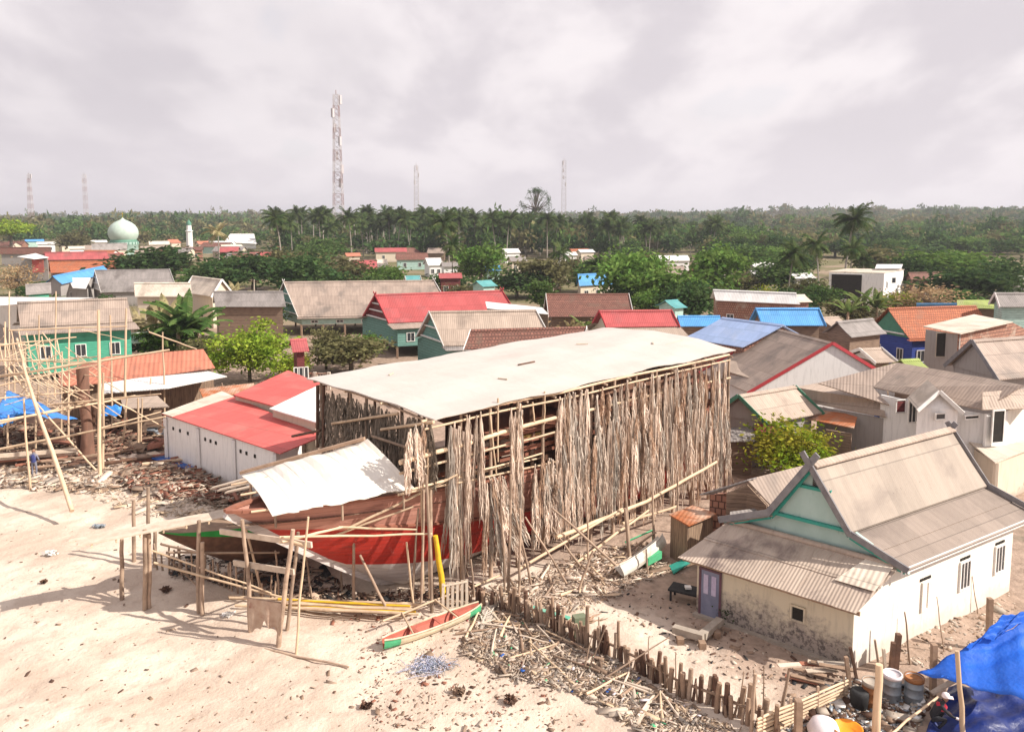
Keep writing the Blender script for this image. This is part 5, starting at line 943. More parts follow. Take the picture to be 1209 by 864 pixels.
# ------------------------------------------------------------------ left yard: bamboo building frame, trunk, tarps, logs
bf = thing('bamboo_scaffold', 'tangled bamboo scaffold frame round an empty building berth', 'scaffold', Z(60, 560))
def bp_(a, ya, b, yb, r=.07, m_='bamboo'): wob(D(*a, ya), D(*b, yb), r, r*.75, 6, .02).build('bamboo_pole', M[m_], bf)
def up_(px, by, tx_, ty, r=.08, m_='bamboo', dy=0):
    g = Z(px, by); wob(g-UP*.15, D(tx_, ty, g.y+dy), r, r*.7, 6, .015).build('upright_pole', M[m_], bf)
for a in [(36, 578, 28, 470), (118, 562, 116, 366, .12), (121, 555, 122, 440, .1), (81, 530, 82, 386), (133, 510, 130, 372), (147, 510, 149, 364, .1), (163, 530, 163, 470, .09), (166, 527, 168, 470), (195, 500, 192, 392), (72, 520, 73, 415, .08), (44, 500, 46, 372), (92, 480, 92, 420), (20, 500, 14, 400), (5, 520, 6, 380), (65, 470, 66, 344), (10, 470, 11, 344), (176, 500, 178, 446), (145, 525, 150, 470), (42, 540, 42, 482), (8, 540, 10, 490), (55, 480, 58, 420, .06), (30, 470, 30, 410, .06)]:
    up_(a[0], a[1], a[2], a[3], a[4] if len(a) > 4 else .075)
bp_((85, 603), 40, (30, 440), 47, .12); bp_((30, 440), 47, (20, 400), 50, .09); bp_((118, 560), 49, (45, 478), 50, .07); bp_((45, 478), 50, (5, 430), 52, .07)
for a, b, r in [((0, 444), (200, 413), .09), ((0, 497), (160, 467), .09), ((0, 530), (195, 492), .08), ((0, 500), (120, 470), .06), ((0, 425), (120, 428), .05), ((10, 390), (150, 385), .05), ((60, 478), (190, 465), .06), ((120, 505), (190, 486), .05), ((0, 455), (118, 430), .05), ((0, 470), (110, 460), .05), ((130, 470), (195, 505), .05), ((0, 408), (90, 398), .05), ((176, 392), (232, 412), .05)]:
    bp_(a, 49+random.uniform(-1, 2), b, 50+random.uniform(-1, 3), r)
for k in range(48): # loose rods sagging across the frame
    x0 = random.uniform(-5, 110); y0 = random.uniform(380, 470); x1 = x0+random.uniform(20, 75)*(1 if random.random() < .6 else -1); y1 = y0+random.uniform(-5, 45); Y0 = random.uniform(50, 60)
    bp_((x0, y0), Y0, (x1, y1), Y0+random.uniform(-3, 4), random.uniform(.022, .045))
for i in range(9): # bent ribs
    x = -5+i*9; Y_ = 56+i*.6; a, m2, b = D(x, 385+i*2, Y_), D(x+8, 425+i*2, Y_), D(x+38, 452+i*2, Y_); mb = MB(); mb.tube([a, a.lerp(m2, .5)+UP*-.1, m2, m2.lerp(b, .5)-UP*.4, b], .05, 5); mb.build('bent_rib', M['bamboo'], bf)
tr = thing('upright_timber', 'thick reddish brown upright timber trunk in the middle of the bamboo', 'timber', Z(103, 545))
g = Z(103, 540); g2 = D(97, 434, g.y); mb = MB(); mb.tube([g-UP*.3, g.lerp(g2, .35)+Vector((.1, 0, 0)), g.lerp(g2, .7), g2], [.5, .34, .36, .40], 9); mb.build('trunk', M['twood'], tr)
for (a, b) in (((104, 535), (112, 480)), ((98, 535), (90, 505))): g3 = Z(*a); mb = MB(); mb.tube([g3, D(*b, g.y+.2)], [.3, .15], 7); mb.build('prop', M['dwood'], tr)
def tarp(name, label, quad, mat_, sag=.2, nseed=1, cat='tarpaulin', rip=.07):
    P4 = [Z(*q) for q in quad]
    def f(i, j):
        p = (P4[0].lerp(P4[1], i)).lerp(P4[3].lerp(P4[2], i), j); return p-UP*(sag*math.sin(math.pi*i)*math.sin(math.pi*j)-rip*math.sin(i*11+j*6+nseed)-rip*.6*math.sin(j*17-i*9+nseed*2)-rip*.35*math.sin(i*31+j*23))
    mb = MB(); n = 20; g_ = [f(i/n, j/n) for i in range(n+1) for j in range(n+1)]; K = len(g_); f_ = [(i*(n+1)+j, (i+1)*(n+1)+j, (i+1)*(n+1)+j+1, i*(n+1)+j+1) for i in range(n) for j in range(n)]
    bd = [i*(n+1) for i in range(n+1)]+[n*(n+1)+j for j in range(1, n+1)]+[i*(n+1)+n for i in range(n-1, -1, -1)]+[j for j in range(n-1, 0, -1)]; nb = len(bd)
    mb.add(g_+[p-UP*.012 for p in g_], f_+[tuple(q+K for q in q_[::-1]) for q_ in f_]+[(bd[q], bd[q]+K, bd[(q+1) % nb]+K, bd[(q+1) % nb]) for q in range(nb)], smooth=True)
    return solo(mb, name, M[mat_], P4[0], label, cat, recalc=True)
tarp('blue_tarp', 'bright blue tarpaulin awning stretched between bamboo poles at left edge', [(-15, 500, 2.4), (25, 486, 2.9), (92, 498, 2.2), (20, 475, 3.5)][0:1]+[(24, 488, 2.9), (92, 496, 1.9), (10, 460, 3.3)], 'tarpl', .15, 3)
tarp('blue_tarp', 'narrow blue tarpaulin flap hanging at the very left edge below the awning', [(-10, 505, 2.2), (12, 500, 2.2), (24, 488, 2.9), (-10, 490, 2.9)], 'tarpl', .1, 5)
tarp('blue_tarp', 'small light blue tarpaulin over stores behind the brown trunk', [(118, 491, 2.0), (142, 490, 2.0), (144, 479, 2.6), (126, 480, 2.6)], 'tarpl', -.3, 2)
b3 = thing('unfinished_hull', 'long low dark hull planking resting at the left edge of the sand', 'boat', Z(10, 560))
for k in range(4): mb = MB(); mb.beam(Z(-30, 540+3*k, .9-.25*k), Z(92, 531+3.5*k, .8-.25*k), .10, .26); mb.build('hull_plank', M['dwood' if k > 1 else 'plankw'], b3)
for k in range(34):
    y = random.uniform(520, 552); x = random.uniform(-10, 215); l = random.uniform(25, 95); hh_ = random.uniform(.1, .55); a = Z(x, y-.06*(x-100), hh_); b = Z(x+l, y-.06*(x-100)-l*random.uniform(.08, .2), hh_+random.uniform(-.05, .1)); mm = random.choice(['rwood', 'dwood', 'wood', 'bamboo', 'wood'])
    solo(wob(a, b, random.uniform(.06, .16), .06, 7, .01) if random.random() < .5 else MB().beam(a, b, random.uniform(.15, .35), .09), 'timber', M[mm], a, {'rwood': 'reddish timber lying in the log pile at the left yard', 'dwood': 'dark timber lying in the log pile at the left yard', 'wood': 'brown timber lying in the log pile at the left yard', 'bamboo': 'pale bamboo lying on the log pile at the left yard'}[mm], 'timber', {'rwood': 'reddish timbers at the left yard', 'dwood': 'dark timbers at the left yard', 'wood': 'brown timbers at the left yard', 'bamboo': 'pale bamboo at the left yard'}[mm])
a, b = Z(182, 538, .25), Z(230, 552, .25); solo(MB().beam(a, b, .9, .05), 'blue_sheet', M['g_bluep'], a, 'blue flat sheet lying against the foot of the white store wall', 'sheet')
a, b = Z(178, 534, .12), Z(214, 550, .12); solo(MB().beam(a, b, .6, .08), 'plank', M['plankw'], a, 'pale board lying beside the blue flat sheet', 'plank')

for px, by, ty, lb in ((1040, 430, 372, 'whitish power pole in front of the green gable and blue walls'), (653, 360, 340, 'short concrete pole among the trees left of the vivid blue roof'), (838, 384, 345, 'concrete pole at the left side of the tall brick shed'), (774, 372, 345, 'thin concrete pole right of the flared red roof'), (300, 372, 330, 'concrete pole beside the long grey-brown roof')):
    g = Z(px, by); T = D(px, ty, g.y); t = thing('utility_pole', lb, 'pole', (g.x, g.y, 0)); MB().tube([(g.x, g.y, -.2), T], [.14, .09], 8).build('shaft', M['concrete'], t); MB().beam(T-Vector((.7, 0, .3)), T+Vector((.7, 0, -.3)), .1).build('cross_arm', M['dwood'], t)
# ------------------------------------------------------------------ vegetation
def leafcloud(seed, n, R_=(1, 1, .8), leaf=.1, clumps=26, hollow=.45, droop=0, zmin=-.55, sprd=(.16, .32)):
    r = np.random.default_rng(seed); c = r.normal(size=(clumps, 3)); c /= np.linalg.norm(c, axis=1)[:, None]; c *= (hollow+(1-hollow)*r.random((clumps, 1)))*np.array([1, 1, 1]); c[:, 2] = np.maximum(c[:, 2], zmin+.25*r.random(clumps))
    c *= .78*(.75+.4*r.random((clumps, 1)))
    k = r.integers(0, clumps, n); sg = r.uniform(*sprd, clumps); p = c[k]+r.normal(size=(n, 3))*sg[k][:, None]*np.array([1, 1, .6]); p[:, 2] -= droop*np.linalg.norm(p[:, :2], axis=1)**2
    p *= np.array(R_); s = leaf*r.uniform(.55, 1.3, n)
    a = r.normal(size=(n, 3)); a[:, 2] *= .5; a /= np.linalg.norm(a, axis=1)[:, None]; b = np.cross(a, r.normal(size=(n, 3))); b /= np.linalg.norm(b, axis=1)[:, None]
    a *= s[:, None]; b *= (s*.55)[:, None]
    V = np.stack([p-a, p+b, p+a*1.05, p-b], 1).reshape(-1, 3); return V, np.arange(4*n).reshape(-1, 4), c*np.array(R_)
def trunkmesh(seed, h, r0, tips, mat_='bark', rise=.25):
    """tapered trunk from (0,0,0) with limbs to tips (positions relative, crown centre at height h)"""
    rr = random.Random(seed); mb = MB(); top_ = Vector((rr.uniform(-.05, .05)*h, rr.uniform(-.05, .05)*h, h)); mb.tube([(0, 0, -.2), (0, 0, h*.3), top_*.7, top_], [r0*1.3, r0, r0*.8, r0*.5], 7)
    for t in tips:
        t = Vector(t)+Vector((0, 0, h)); s_ = Vector((0, 0, 0)).lerp(top_, rr.uniform(.55, 1)); m_ = s_.lerp(t, .5)+Vector((0, 0, rise*(t-s_).length*.4)); mb.tube([s_, m_, t], [r0*.42, r0*.25, r0*.08], 5)
    return mb.mesh('trunk', M[mat_], uv=False)
PROTO = {}
def proto(key, mat_, seed, **k):
    if key in PROTO: return PROTO[key]
    ntips = k.pop('ntips', 9); th = k.pop('th', .9); tr_ = k.pop('tr', .06); V, Q, c = leafcloud(seed, **k); cm = npmesh('crown', V+np.array([0, 0, th]), Q, M[mat_]); tm = trunkmesh(seed, th, tr_, c[:ntips]); PROTO[key] = (cm, tm); return PROTO[key]
def tree(kind, px, ytop, ybase, wpx, name, label, group=None, yb=None, seed=None, zs_=1.0):
    cm, tm = PROTO[kind]; g = Z(px, ybase); top_ = D(px, ytop, g.y).z; w = wpx/F*g.y/2*1.25; hh_ = top_; sx_ = w/1.0; sz = hh_/1.75
    o = thing(name, label, 'tree' if 'bush' not in name and 'plant' not in name else ('bush' if 'bush' in name else 'plant'), (g.x, g.y, gz(g.x, g.y)), group)
    rz = random.uniform(0, 6.28)
    for nm, me in (('trunk', tm), ('crown', cm)):
        c = bpy.data.objects.new(nm, me); COL.objects.link(c); c.parent = o; c.scale = (sx_, sx_, sz); c.rotation_euler = (0, 0, rz)
    return o
proto('dark1', 'l_dark', 1, n=2600, leaf=.085); proto('dark2', 'l_dark', 2, n=2600, leaf=.08, R_=(1, 1, .7)); proto('mid1', 'l_mid', 3, n=2600, leaf=.08); proto('mid2', 'l_mid', 4, n=2400, leaf=.085, R_=(1, .9, .75), clumps=18)
proto('olive1', 'l_olive', 5, n=2400, leaf=.08); proto('olive2', 'l_olive', 6, n=2200, leaf=.08, clumps=16); proto('bright', 'l_bright', 7, n=6500, leaf=.045, clumps=44, sprd=(.10, .26), zmin=-1.0, th=.82, hollow=.3, ntips=30, tr=.035); proto('yel', 'l_yel', 8, n=5500, leaf=.055, clumps=34, zmin=-.8, th=.8)
proto('dry', 'l_dry', 9, n=1300, leaf=.055, clumps=30, ntips=26, tr=.05, th=.75); proto('flat', 'l_bright', 10, n=3200, leaf=.06, R_=(1, 1, .4), th=1.2)
proto('fresh1', 'l_fresh', 21, n=3000, leaf=.075, clumps=30); proto('fresh2', 'l_fresh', 22, n=2800, leaf=.075, clumps=20, R_=(.9, 1, .9)); proto('dark3', 'l_dark', 12, n=3000, leaf=.075, clumps=40); proto('olive3', 'l_olive', 13, n=2000, leaf=.07, clumps=34, ntips=14)
T_ = [('bright', 295, 366, 450, 92, 'leafy_tree', 'bright green leafy tree beside the orange roofed workshop'), ('yel', 935, 487, 566, 96, 'leafy_bush', 'yellow-green leafy bush next to the rusty canopy'), ('flat', 14, 255, 300, 46, 'spreading_tree', 'vivid lime green tree at the far left skyline'),
 ('dark1', 175, 286, 338, 84, 'broad_tree', 'broad dark tree in front of the mosque dome'), ('olive1', 205, 290, 330, 50, 'broad_tree', 'olive brown tree joined to the broad dark tree'), ('dark2', 300, 290, 345, 80, 'dense_tree', 'dense dark tree right of the minaret'), ('dark3', 360, 296, 352, 80, 'dense_tree', 'dense dark green tree left of the large tan roof ridge'), ('dark1', 262, 302, 350, 60, 'dense_tree', 'dark tree left of the dense pair by the minaret'),
 ('olive2', 330, 290, 340, 46, 'olive_tree', 'dull olive tree between two dense dark trees'), ('olive1', 400, 300, 345, 60, 'olive_tree', 'olive brown tree behind the tan roof ridge'), ('fresh1', 456, 307, 345, 42, 'round_tree', 'round fresh green tree before the brown-red roof'), ('fresh2', 568, 285, 340, 56, 'tall_tree', 'fresh green tree left of the blue tarpaulin roof'), ('dark2', 530, 318, 350, 46, 'dense_tree', 'dark tree beneath the rose pavilion'),
 ('fresh1', 745, 280, 368, 72, 'tall_tree', 'tall green tree right of the vivid blue roof'), ('fresh1', 790, 305, 376, 80, 'dense_tree', 'dense green tree left of the tall brick shed'), ('dark3', 815, 325, 384, 70, 'dense_tree', 'dark leafy tree in front of the brick shed'), ('fresh2', 845, 285, 356, 66, 'tall_tree', 'tall green tree behind the brick shed'), ('olive1', 762, 296, 352, 50, 'olive_tree', 'olive tree behind the vivid blue roof'),
 ('yel', 897, 332, 384, 34, 'light_tree', 'light green tree at the right end of the brick shed'), ('olive2', 640, 300, 352, 56, 'olive_tree', 'brownish tree left of the vivid blue roof'), ('dark1', 610, 312, 352, 60, 'dense_tree', 'dark tree left of the brownish tree in the middle'), ('mid2', 700, 300, 345, 50, 'round_tree', 'green tree just behind the vivid blue roof'), ('olive3', 672, 298, 335, 40, 'olive_tree', 'thin olive tree over the white roof in the middle'),
 ('dry', 1098, 325, 378, 74, 'bare_bush', 'dry yellowish bare bush right of the white block house'), ('dark2', 1150, 308, 362, 90, 'broad_tree', 'broad dark green tree right of the pink building'), ('fresh1', 1120, 286, 340, 90, 'broad_tree', 'wide green tree behind the pink building'), ('dark3', 1185, 300, 352, 70, 'broad_tree', 'dark tree before the white house at the right edge'), ('olive1', 1040, 290, 330, 60, 'olive_tree', 'olive tree behind the white block house'), ('mid1', 920, 300, 350, 60, 'dense_tree', 'green tree behind the pale roof on the right'),
 ('olive3', 955, 322, 368, 40, 'light_tree', 'loose light tree between the two blue roofs and banana'), ('olive2', 415, 394, 440, 80, 'shrubby_bush', 'grey-green bush in front of the red roofed house'), ('olive3', 385, 378, 436, 40, 'shrubby_bush', 'thin tall bush beside the striped gable house'), ('yel', 345, 412, 446, 40, 'shrubby_bush', 'yellow green bush by the small dark red roof'), ('dry', 668, 356, 402, 70, 'bare_bush', 'pale dry bush over the brown tile roof'), ('dry', 20, 302, 350, 44, 'bare_bush', 'dry straw coloured tree at left edge by the crimson panel'),
 ('olive1', 90, 272, 300, 34, 'round_tree', 'small olive tree left of the mosque dome'), ('dark1', 45, 330, 356, 40, 'dense_bush', 'dark bush under the crimson panel house'), ('dark1', 175, 385, 425, 36, 'leafy_bush', 'shaded bush at the foot of the banana clump'), ('fresh1', 205, 378, 428, 60, 'leafy_bush', 'green bush among the banana clump stems'), ('yel', 1060, 340, 372, 50, 'shrubby_bush', 'yellowish shrub in front of white block house'), ('mid2', 880, 285, 330, 70, 'dense_tree', 'green tree beyond the brick shed roof'),
 ('dark2', 735, 330, 372, 40, 'dense_tree', 'dark low tree at the right end of the brown tile roof'), ('mid1', 20, 372, 402, 26, 'leafy_bush', 'small green bush in front of the white sheet roof'), ('olive3', 988, 384, 414, 44, 'bare_bush', 'thin grey bush under the hipped roof'), ('dry', 1200, 535, 570, 60, 'bare_bush', 'dry brown bush beside the pale outbuilding'), ('mid1', 440, 320, 352, 34, 'round_tree', 'little green tree above the tan roof ridge'), ('mid1', 235, 316, 345, 40, 'round_tree', 'green tree left of the cream gabled house')]
T_ += [('mid2', 965, 330, 372, 40, 'leafy_bush', 'green bush directly left of the white block house'), ('olive2', 1000, 352, 388, 50, 'shrubby_bush', 'olive shrub at the foot of the banana plants below the white block'), ('dark1', 930, 335, 376, 46, 'leafy_bush', 'dark bush between pale roofs and the small bright blue roof'), ('olive1', 870, 318, 350, 44, 'leafy_bush', 'olive bush behind the tall brick shed roof'),
 ('mid1', 1130, 338, 372, 50, 'leafy_bush', 'green bush behind the far end of the orange tile roof'), ('dark3', 1075, 300, 345, 60, 'dense_tree', 'dark tree directly behind the pink building'), ('mid2', 640, 325, 368, 40, 'leafy_bush', 'green bush left of the brown tiles and white verge'), ('olive1', 540, 335, 362, 50, 'leafy_bush', 'olive bush above the rose red ridge'), ('fresh2', 765, 340, 382, 36, 'leafy_bush', 'green bush at the right end of the flared red roof'),
 ('dark2', 905, 470, 512, 30, 'leafy_bush', 'dark bush under the green verge of the small house'), ('fresh1', 430, 388, 428, 40, 'leafy_bush', 'green bush touching the red roofed house wall'), ('mid1', 315, 345, 395, 40, 'leafy_bush', 'green bush left of the striped gable'), ('olive2', 240, 395, 440, 44, 'leafy_bush', 'olive bush behind the orange corrugated roof'), ('dark1', 130, 345, 372, 30, 'leafy_bush', 'dark bush behind the tan roof of the green house')]
for k, px, yt, yb_, w_, nm, lb in T_: tree(k, px, yt, yb_, w_, nm, lb)
# filler trees between the houses of the town, further back
kinds = ['dark1', 'dark2', 'dark3', 'mid1', 'mid2', 'olive1', 'olive3', 'fresh1', 'fresh2', 'mid1']
glab = {'fresh': 'light green leafy tree standing among the far village roofs', 'dark': 'dark leafy tree standing among the far village roofs', 'mid': 'green leafy tree standing among the far village roofs', 'olive': 'dull olive tree standing among the far village roofs'}
for i in range(330):
    yb_ = random.uniform(286, 336); px = random.uniform(-10, 1220)
    if 200 < px < 250 and yb_ > 290: continue
    if yb_ > 302 and (px < 245 or px > 960 or random.random() < .25): continue
    if px < 130 and yb_ > 284: continue
    if 130 < px < 320 and yb_ < 296: continue
    if any(a_-16 < px < b_+16 and yb_ > c_+3 and yb_ < c_+45 for a_, b_, c_ in FARBOX+[(674, 730, 322)]): continue
    k = random.choice(kinds); kk = k[:-1]; h_ = random.uniform(18, 34) if px > 320 else random.uniform(9, 15); tree(k, px, yb_-h_, yb_+4, random.uniform(22, 46), 'village_tree', glab[kk], kk+' trees among the far roofs')
# coconut palms
def palmproto(seed, h=1.0, nf=26, mat_='l_palm', fl=1.0, broad=False):
    r = random.Random(seed); tb = MB(); lean = r.uniform(-.12, .12); lean2 = r.uniform(-.1, .1); H0 = 12.0; pts = [(lean*H0*t*t, lean2*H0*t*t, H0*t) for t in (0, .2, .4, .6, .8, 1)]; tb.tube(pts, [.26, .19, .17, .15, .14, .13], 7); tm = tb.mesh('trunk', M['pbark'], uv=False)
    top_ = Vector(pts[-1]); mb = MB()
    for i in range(nf):
        az = i*2.4+r.uniform(-.3, .3); el = r.uniform(-.5, 1.25); Lf = r.uniform(3.6, 4.8)*fl; d = Vector((math.cos(az), math.sin(az), 0)); p = top_.copy(); dirn = d*math.cos(el)+UP*math.sin(el); pts2 = [p.copy()]; n = 8
        for s_ in range(n):
            p = p+dirn*(Lf/n); dirn = (dirn-UP*(.13+.09*s_/n)).normalized(); pts2.append(p.copy())
        side = d.cross(UP)
        for s_ in range(n):
            a, b = pts2[s_], pts2[s_+1]; w0 = .95*math.sin(math.pi*min(1, (s_+1.4)/(n+1.4)))**.7*fl
            mb.add([a-side*.04, b-side*.04, b+side*.04, a+side*.04], [(0, 1, 2, 3)])
            for sd_ in (-1, 1):
                for q in (.0, .25, .5, .75):
                    base_ = a.lerp(b, q); tipp = base_+side*sd_*w0+(b-a).normalized()*w0*.35-UP*(.35*w0+r.uniform(0, .3)); wv = (b-a)*.2; mb.add([base_-wv*.5, base_+wv, tipp+wv*.4, tipp-wv*.1], [(0, 1, 2, 3)])
    return tm, mb.mesh('crown', M[mat_], uv=False)
PALM = [palmproto(i) for i in range(5)]+[palmproto(9, mat_='l_dpalm', nf=14)]
def palm(px, yt, yb_, label, group=None, i=None, sc=None, Y_=None):
    g = Z(px, yb_) if Y_ is None else Vector((D(px, 300, Y_).x, Y_, 0)); hh_ = D(px, yt, g.y).z; tm, cm = PALM[i if i is not None else random.randrange(5)]; s_ = hh_/14.2
    o = thing('coconut_palm', label, 'palm tree', (g.x, g.y, gz(g.x, g.y)), group); rz = random.uniform(0, 6.28); cs = sc or min(max(s_*.95, .8), 1.15)
    for nm, me in (('trunk', tm), ('crown', cm)):
        c = bpy.data.objects.new(nm, me); COL.objects.link(c); c.parent = o; c.rotation_euler = (0, 0, rz)
        if nm == 'trunk': c.scale = (s_, s_, s_)
        else: c.scale = (cs, cs, cs); tpz = 12.0; # crown follows the trunk top
        if nm == 'crown':
            v = Vector((0, 0, 0)); tt = np.empty(3*len(tm.vertices)); tm.vertices.foreach_get('co', tt); tt = tt.reshape(-1, 3)[-7:].mean(0); c.location = Euler((0, 0, rz)).to_matrix()@(Vector(tt)*(s_-cs))
    return o
for i in range(150):
    px = random.uniform(325, 735) if i < 122 else random.uniform(735, 860); Y_ = random.uniform(290, 420); yt = 248+random.uniform(-6, 14)+(0 if px < 560 else 6)+(5 if px > 735 else 0)
    palm(px, yt, 0, 'tall coconut palm in the long grove below the skyline', 'coconut palms of the grove', Y_=Y_)
for px, yt, yb_, lb, i in [(996, 243, 345, 'tallest palm at right rising above the skyline', 0), (966, 277, 352, 'drooping dark palm left of the tallest right-hand palm', 1), (929, 288, 366, 'dark palm with pale trunk at the left of the right-hand three', 2), (1002, 283, 350, 'shorter palm directly below the tallest right-hand palm', 3), (1020, 300, 345, 'small bright palm beside the white block house', 4),
                       (531, 250, 330, 'single feathery palm standing forward of the grove', 1), (534, 280, 340, 'drooping palm in front of the grove by the blue tarpaulin roof', 3), (260, 264, 330, 'thin palm between the minaret and white hall', 5), (700, 306, 350, 'small dark palm behind the vivid blue roof', 2), (660, 290, 340, 'palm behind the brownish tree in the middle', 0), (1180, 318, 350, 'small palm in the dark trees at right edge', 2), (333, 246, 320, 'leftmost palm of the grove rising over the ridge', 0)]:
    palm(px, yt, yb_, lb, i=i)
# banana and fan plants
def banana(seed, mat_='l_ban', n=9, up=.9):
    r = random.Random(seed); mb = MB(); tb = MB(); tb.tube([(0, 0, -.1), (0, 0, 1.0), (.05, 0, 1.9)], [.16, .13, .09], 7)
    for i in range(n):
        az = i*2.4; el = r.uniform(.5, 1.4)*up; d = Vector((math.cos(az), math.sin(az), 0)); dirn = d*math.cos(el)+UP*math.sin(el); p = Vector((0, 0, 1.6)); P_ = [p.copy()]; ns = 8; Lf = r.uniform(1.9, 2.7)
        for s_ in range(ns): p = p+dirn*Lf/ns; dirn = (dirn-UP*.16).normalized(); P_.append(p.copy())
        side = d.cross(UP)
        for s_ in range(1, ns):
            wa = .24*math.sin(math.pi*s_/ns*.95+.1)**.6; wb = .24*max(0, math.sin(math.pi*(s_+1)/ns*.95+.1))**.6
            for sd_ in (-1, 1):
                dz = UP*-.10; mb.add([P_[s_], P_[s_+1], P_[s_+1]+side*sd_*wb+dz, P_[s_]+side*sd_*wa+dz*.8], [(0, 1, 2, 3)])
    return tb.mesh('stem', M['pole'], uv=False), mb.mesh('leaves', M[mat_], uv=False)
BAN = [banana(1), banana(2), banana(3, 'l_mid', 14), banana(4, 'l_dpalm', 12)]
for px, yt, yb_, lb, i in [(180, 350, 418, 'dry brown palm at the left of the banana clump', 3), (200, 345, 424, 'leafy banana plant with straw coloured crown in the clump', 3), (222, 338, 428, 'big dark banana plant at the right of the clump', 2), (212, 352, 432, 'banana plant in the middle of the clump', 2), (234, 352, 426, 'banana plant nearest the bright leafy tree', 2), (168, 362, 414, 'low dry palm leaning over the green house end', 3), (190, 372, 430, 'low green banana shoot in front of the clump', 0),
                       (1016, 332, 388, 'large banana plant left below the white block house', 0), (1000, 345, 392, 'smaller banana plant left of the large one', 1), (1034, 338, 388, 'banana plant right of the large one below the white block house', 1), (1175, 348, 398, 'banana plant over the cream flat roof at right', 2), (1195, 352, 402, 'banana plant at the right edge above the brick house', 0), (1160, 356, 395, 'banana plant left of the others above the brick house', 1), (690, 366, 410, 'spiky green plant behind the shelter ridge', 0), (675, 372, 412, 'spiky pale plant behind the shelter ridge', 3),
                       (280, 330, 372, 'dry pale banana plant behind the cream gabled house', 3), (268, 334, 372, 'smaller dry banana plant left of the pale one', 3), (60, 344, 372, 'palm shrub between dark bush and blue-edged roof', 2)]:
    g = Z(px, yb_); hh_ = D(px, yt, g.y).z; s_ = hh_/3.6; o = thing('banana_plant', lb, 'plant', (g.x, g.y, 0)); rz = random.uniform(0, 6)
    for nm, me in zip(('stem', 'leaves'), BAN[i]): c = bpy.data.objects.new(nm, me); COL.objects.link(c); c.parent = o; c.scale = (s_,)*3; c.rotation_euler = (0, 0, rz)
# bare round tree on the skyline
r = random.Random(5); g = Vector((D(632, 300, 430).x, 430, 0)); zt = D(632, 224, 430).z; o = thing('bare_tree', 'tall rounded half-bare tree standing over the skyline palms', 'tree', g)
mb = MB(); mb.tube([(g.x, g.y, 0), (g.x-.5, g.y, zt-14), (g.x, g.y, zt-8)], [.8, .6, .4], 7); tips = []
for i in range(46):
    a = r.uniform(0, 6.28); e = r.uniform(-.5, 1.5); R_ = 7.6; t_ = Vector((g.x+math.cos(a)*math.cos(e)*R_*1.05, g.y+math.sin(a)*math.cos(e)*R_, zt-8.0+math.sin(e)*7.6)); s_ = Vector((g.x, g.y, zt-9-r.uniform(0, 5))); mb.tube([s_, s_.lerp(t_, .5)+UP*.5, t_], [.26, .17, .06], 4); tips.append(t_)
mb.build('trunk', M['bark'], o, uv=False)
rr = np.random.default_rng(4); tp = np.array([tuple(t) for t in tips]); V = []; nn_l = 1500; k = rr.integers(0, len(tp), nn_l); p = tp[k]+rr.normal(size=(nn_l, 3))*.75; p[:, 2] = p[:, 2]*1; a = rr.normal(size=(nn_l, 3)); a /= np.linalg.norm(a, axis=1)[:, None]; b = np.cross(a, rr.normal(size=(nn_l, 3))); b /= np.linalg.norm(b, axis=1)[:, None]; a *= .30; b *= .2
V = np.stack([p-a, p+b, p+a, p-b], 1).reshape(-1, 3)-np.array(g); cm = npmesh('crown', V, np.arange(4*nn_l).reshape(-1, 4), M['l_dark']); c = bpy.data.objects.new('crown', cm); COL.objects.link(c); c.parent = o
# ------------------------------------------------------------------ the far forest, one mass that nobody could count
def forest(name, n, y0, y1, quads, rad, hgt, leafs, mats, seed, xr=.72, clear=None):
    rr = np.random.default_rng(seed); protos = [leafcloud(100+seed*10+i, quads, leaf=leafs, clumps=max(8, quads//10), R_=(1, 1, .8))[0] for i in range(5)]; VV = []; MI = []
    yy = y0+(y1-y0)*rr.random(n)**.85; xx = (rr.random(n)*2-1)*xr*yy
    zb = ground_z(xx, yy)
    for i in range(n):
        if clear and clear(xx[i], yy[i]): continue
        s = rr.uniform(*rad); h_ = rr.uniform(*hgt)*(1+.22*math.sin(xx[i]*.021+yy[i]*.003)+.15*math.sin(xx[i]*.055+2)+(.5 if rr.random() < .04 else 0)); V = protos[i % 5]; a = rr.random()*6.28; c_, s_ = np.cos(a), np.sin(a)
        q = np.stack([(V[:, 0]*c_-V[:, 1]*s_)*s+xx[i], (V[:, 0]*s_+V[:, 1]*c_)*s+yy[i], V[:, 2]*h_*.55+h_*.5+zb[i]], 1); VV.append(q); MI.append(np.full(quads, rr.choice(len(mats), p=None)))
    V = np.concatenate(VV); me = npmesh(name, V, np.arange(len(V)).reshape(-1, 4), [M[m_] for m_ in mats], np.concatenate(MI)); o = bpy.data.objects.new(name, me); COL.objects.link(o); o['kind'] = 'stuff'; return o
def clr(x, y):
    px = 604.5+x/y*F
    if -60 < px < 330 and y < 430: return True
    return False
forest('forest', 1800, 300, 560, 170, (4.5, 7.5), (9, 14), .17, ['l_dark', 'l_mid', 'l_olive', 'l_dark'], 1, 1.05, clr)
forest('far_forest', 6400, 560, 1900, 75, (6, 12), (11, 18), .22, ['l_dark', 'l_olive', 'l_dark', 'l_mid', 'l_olive'], 2, 1.05)
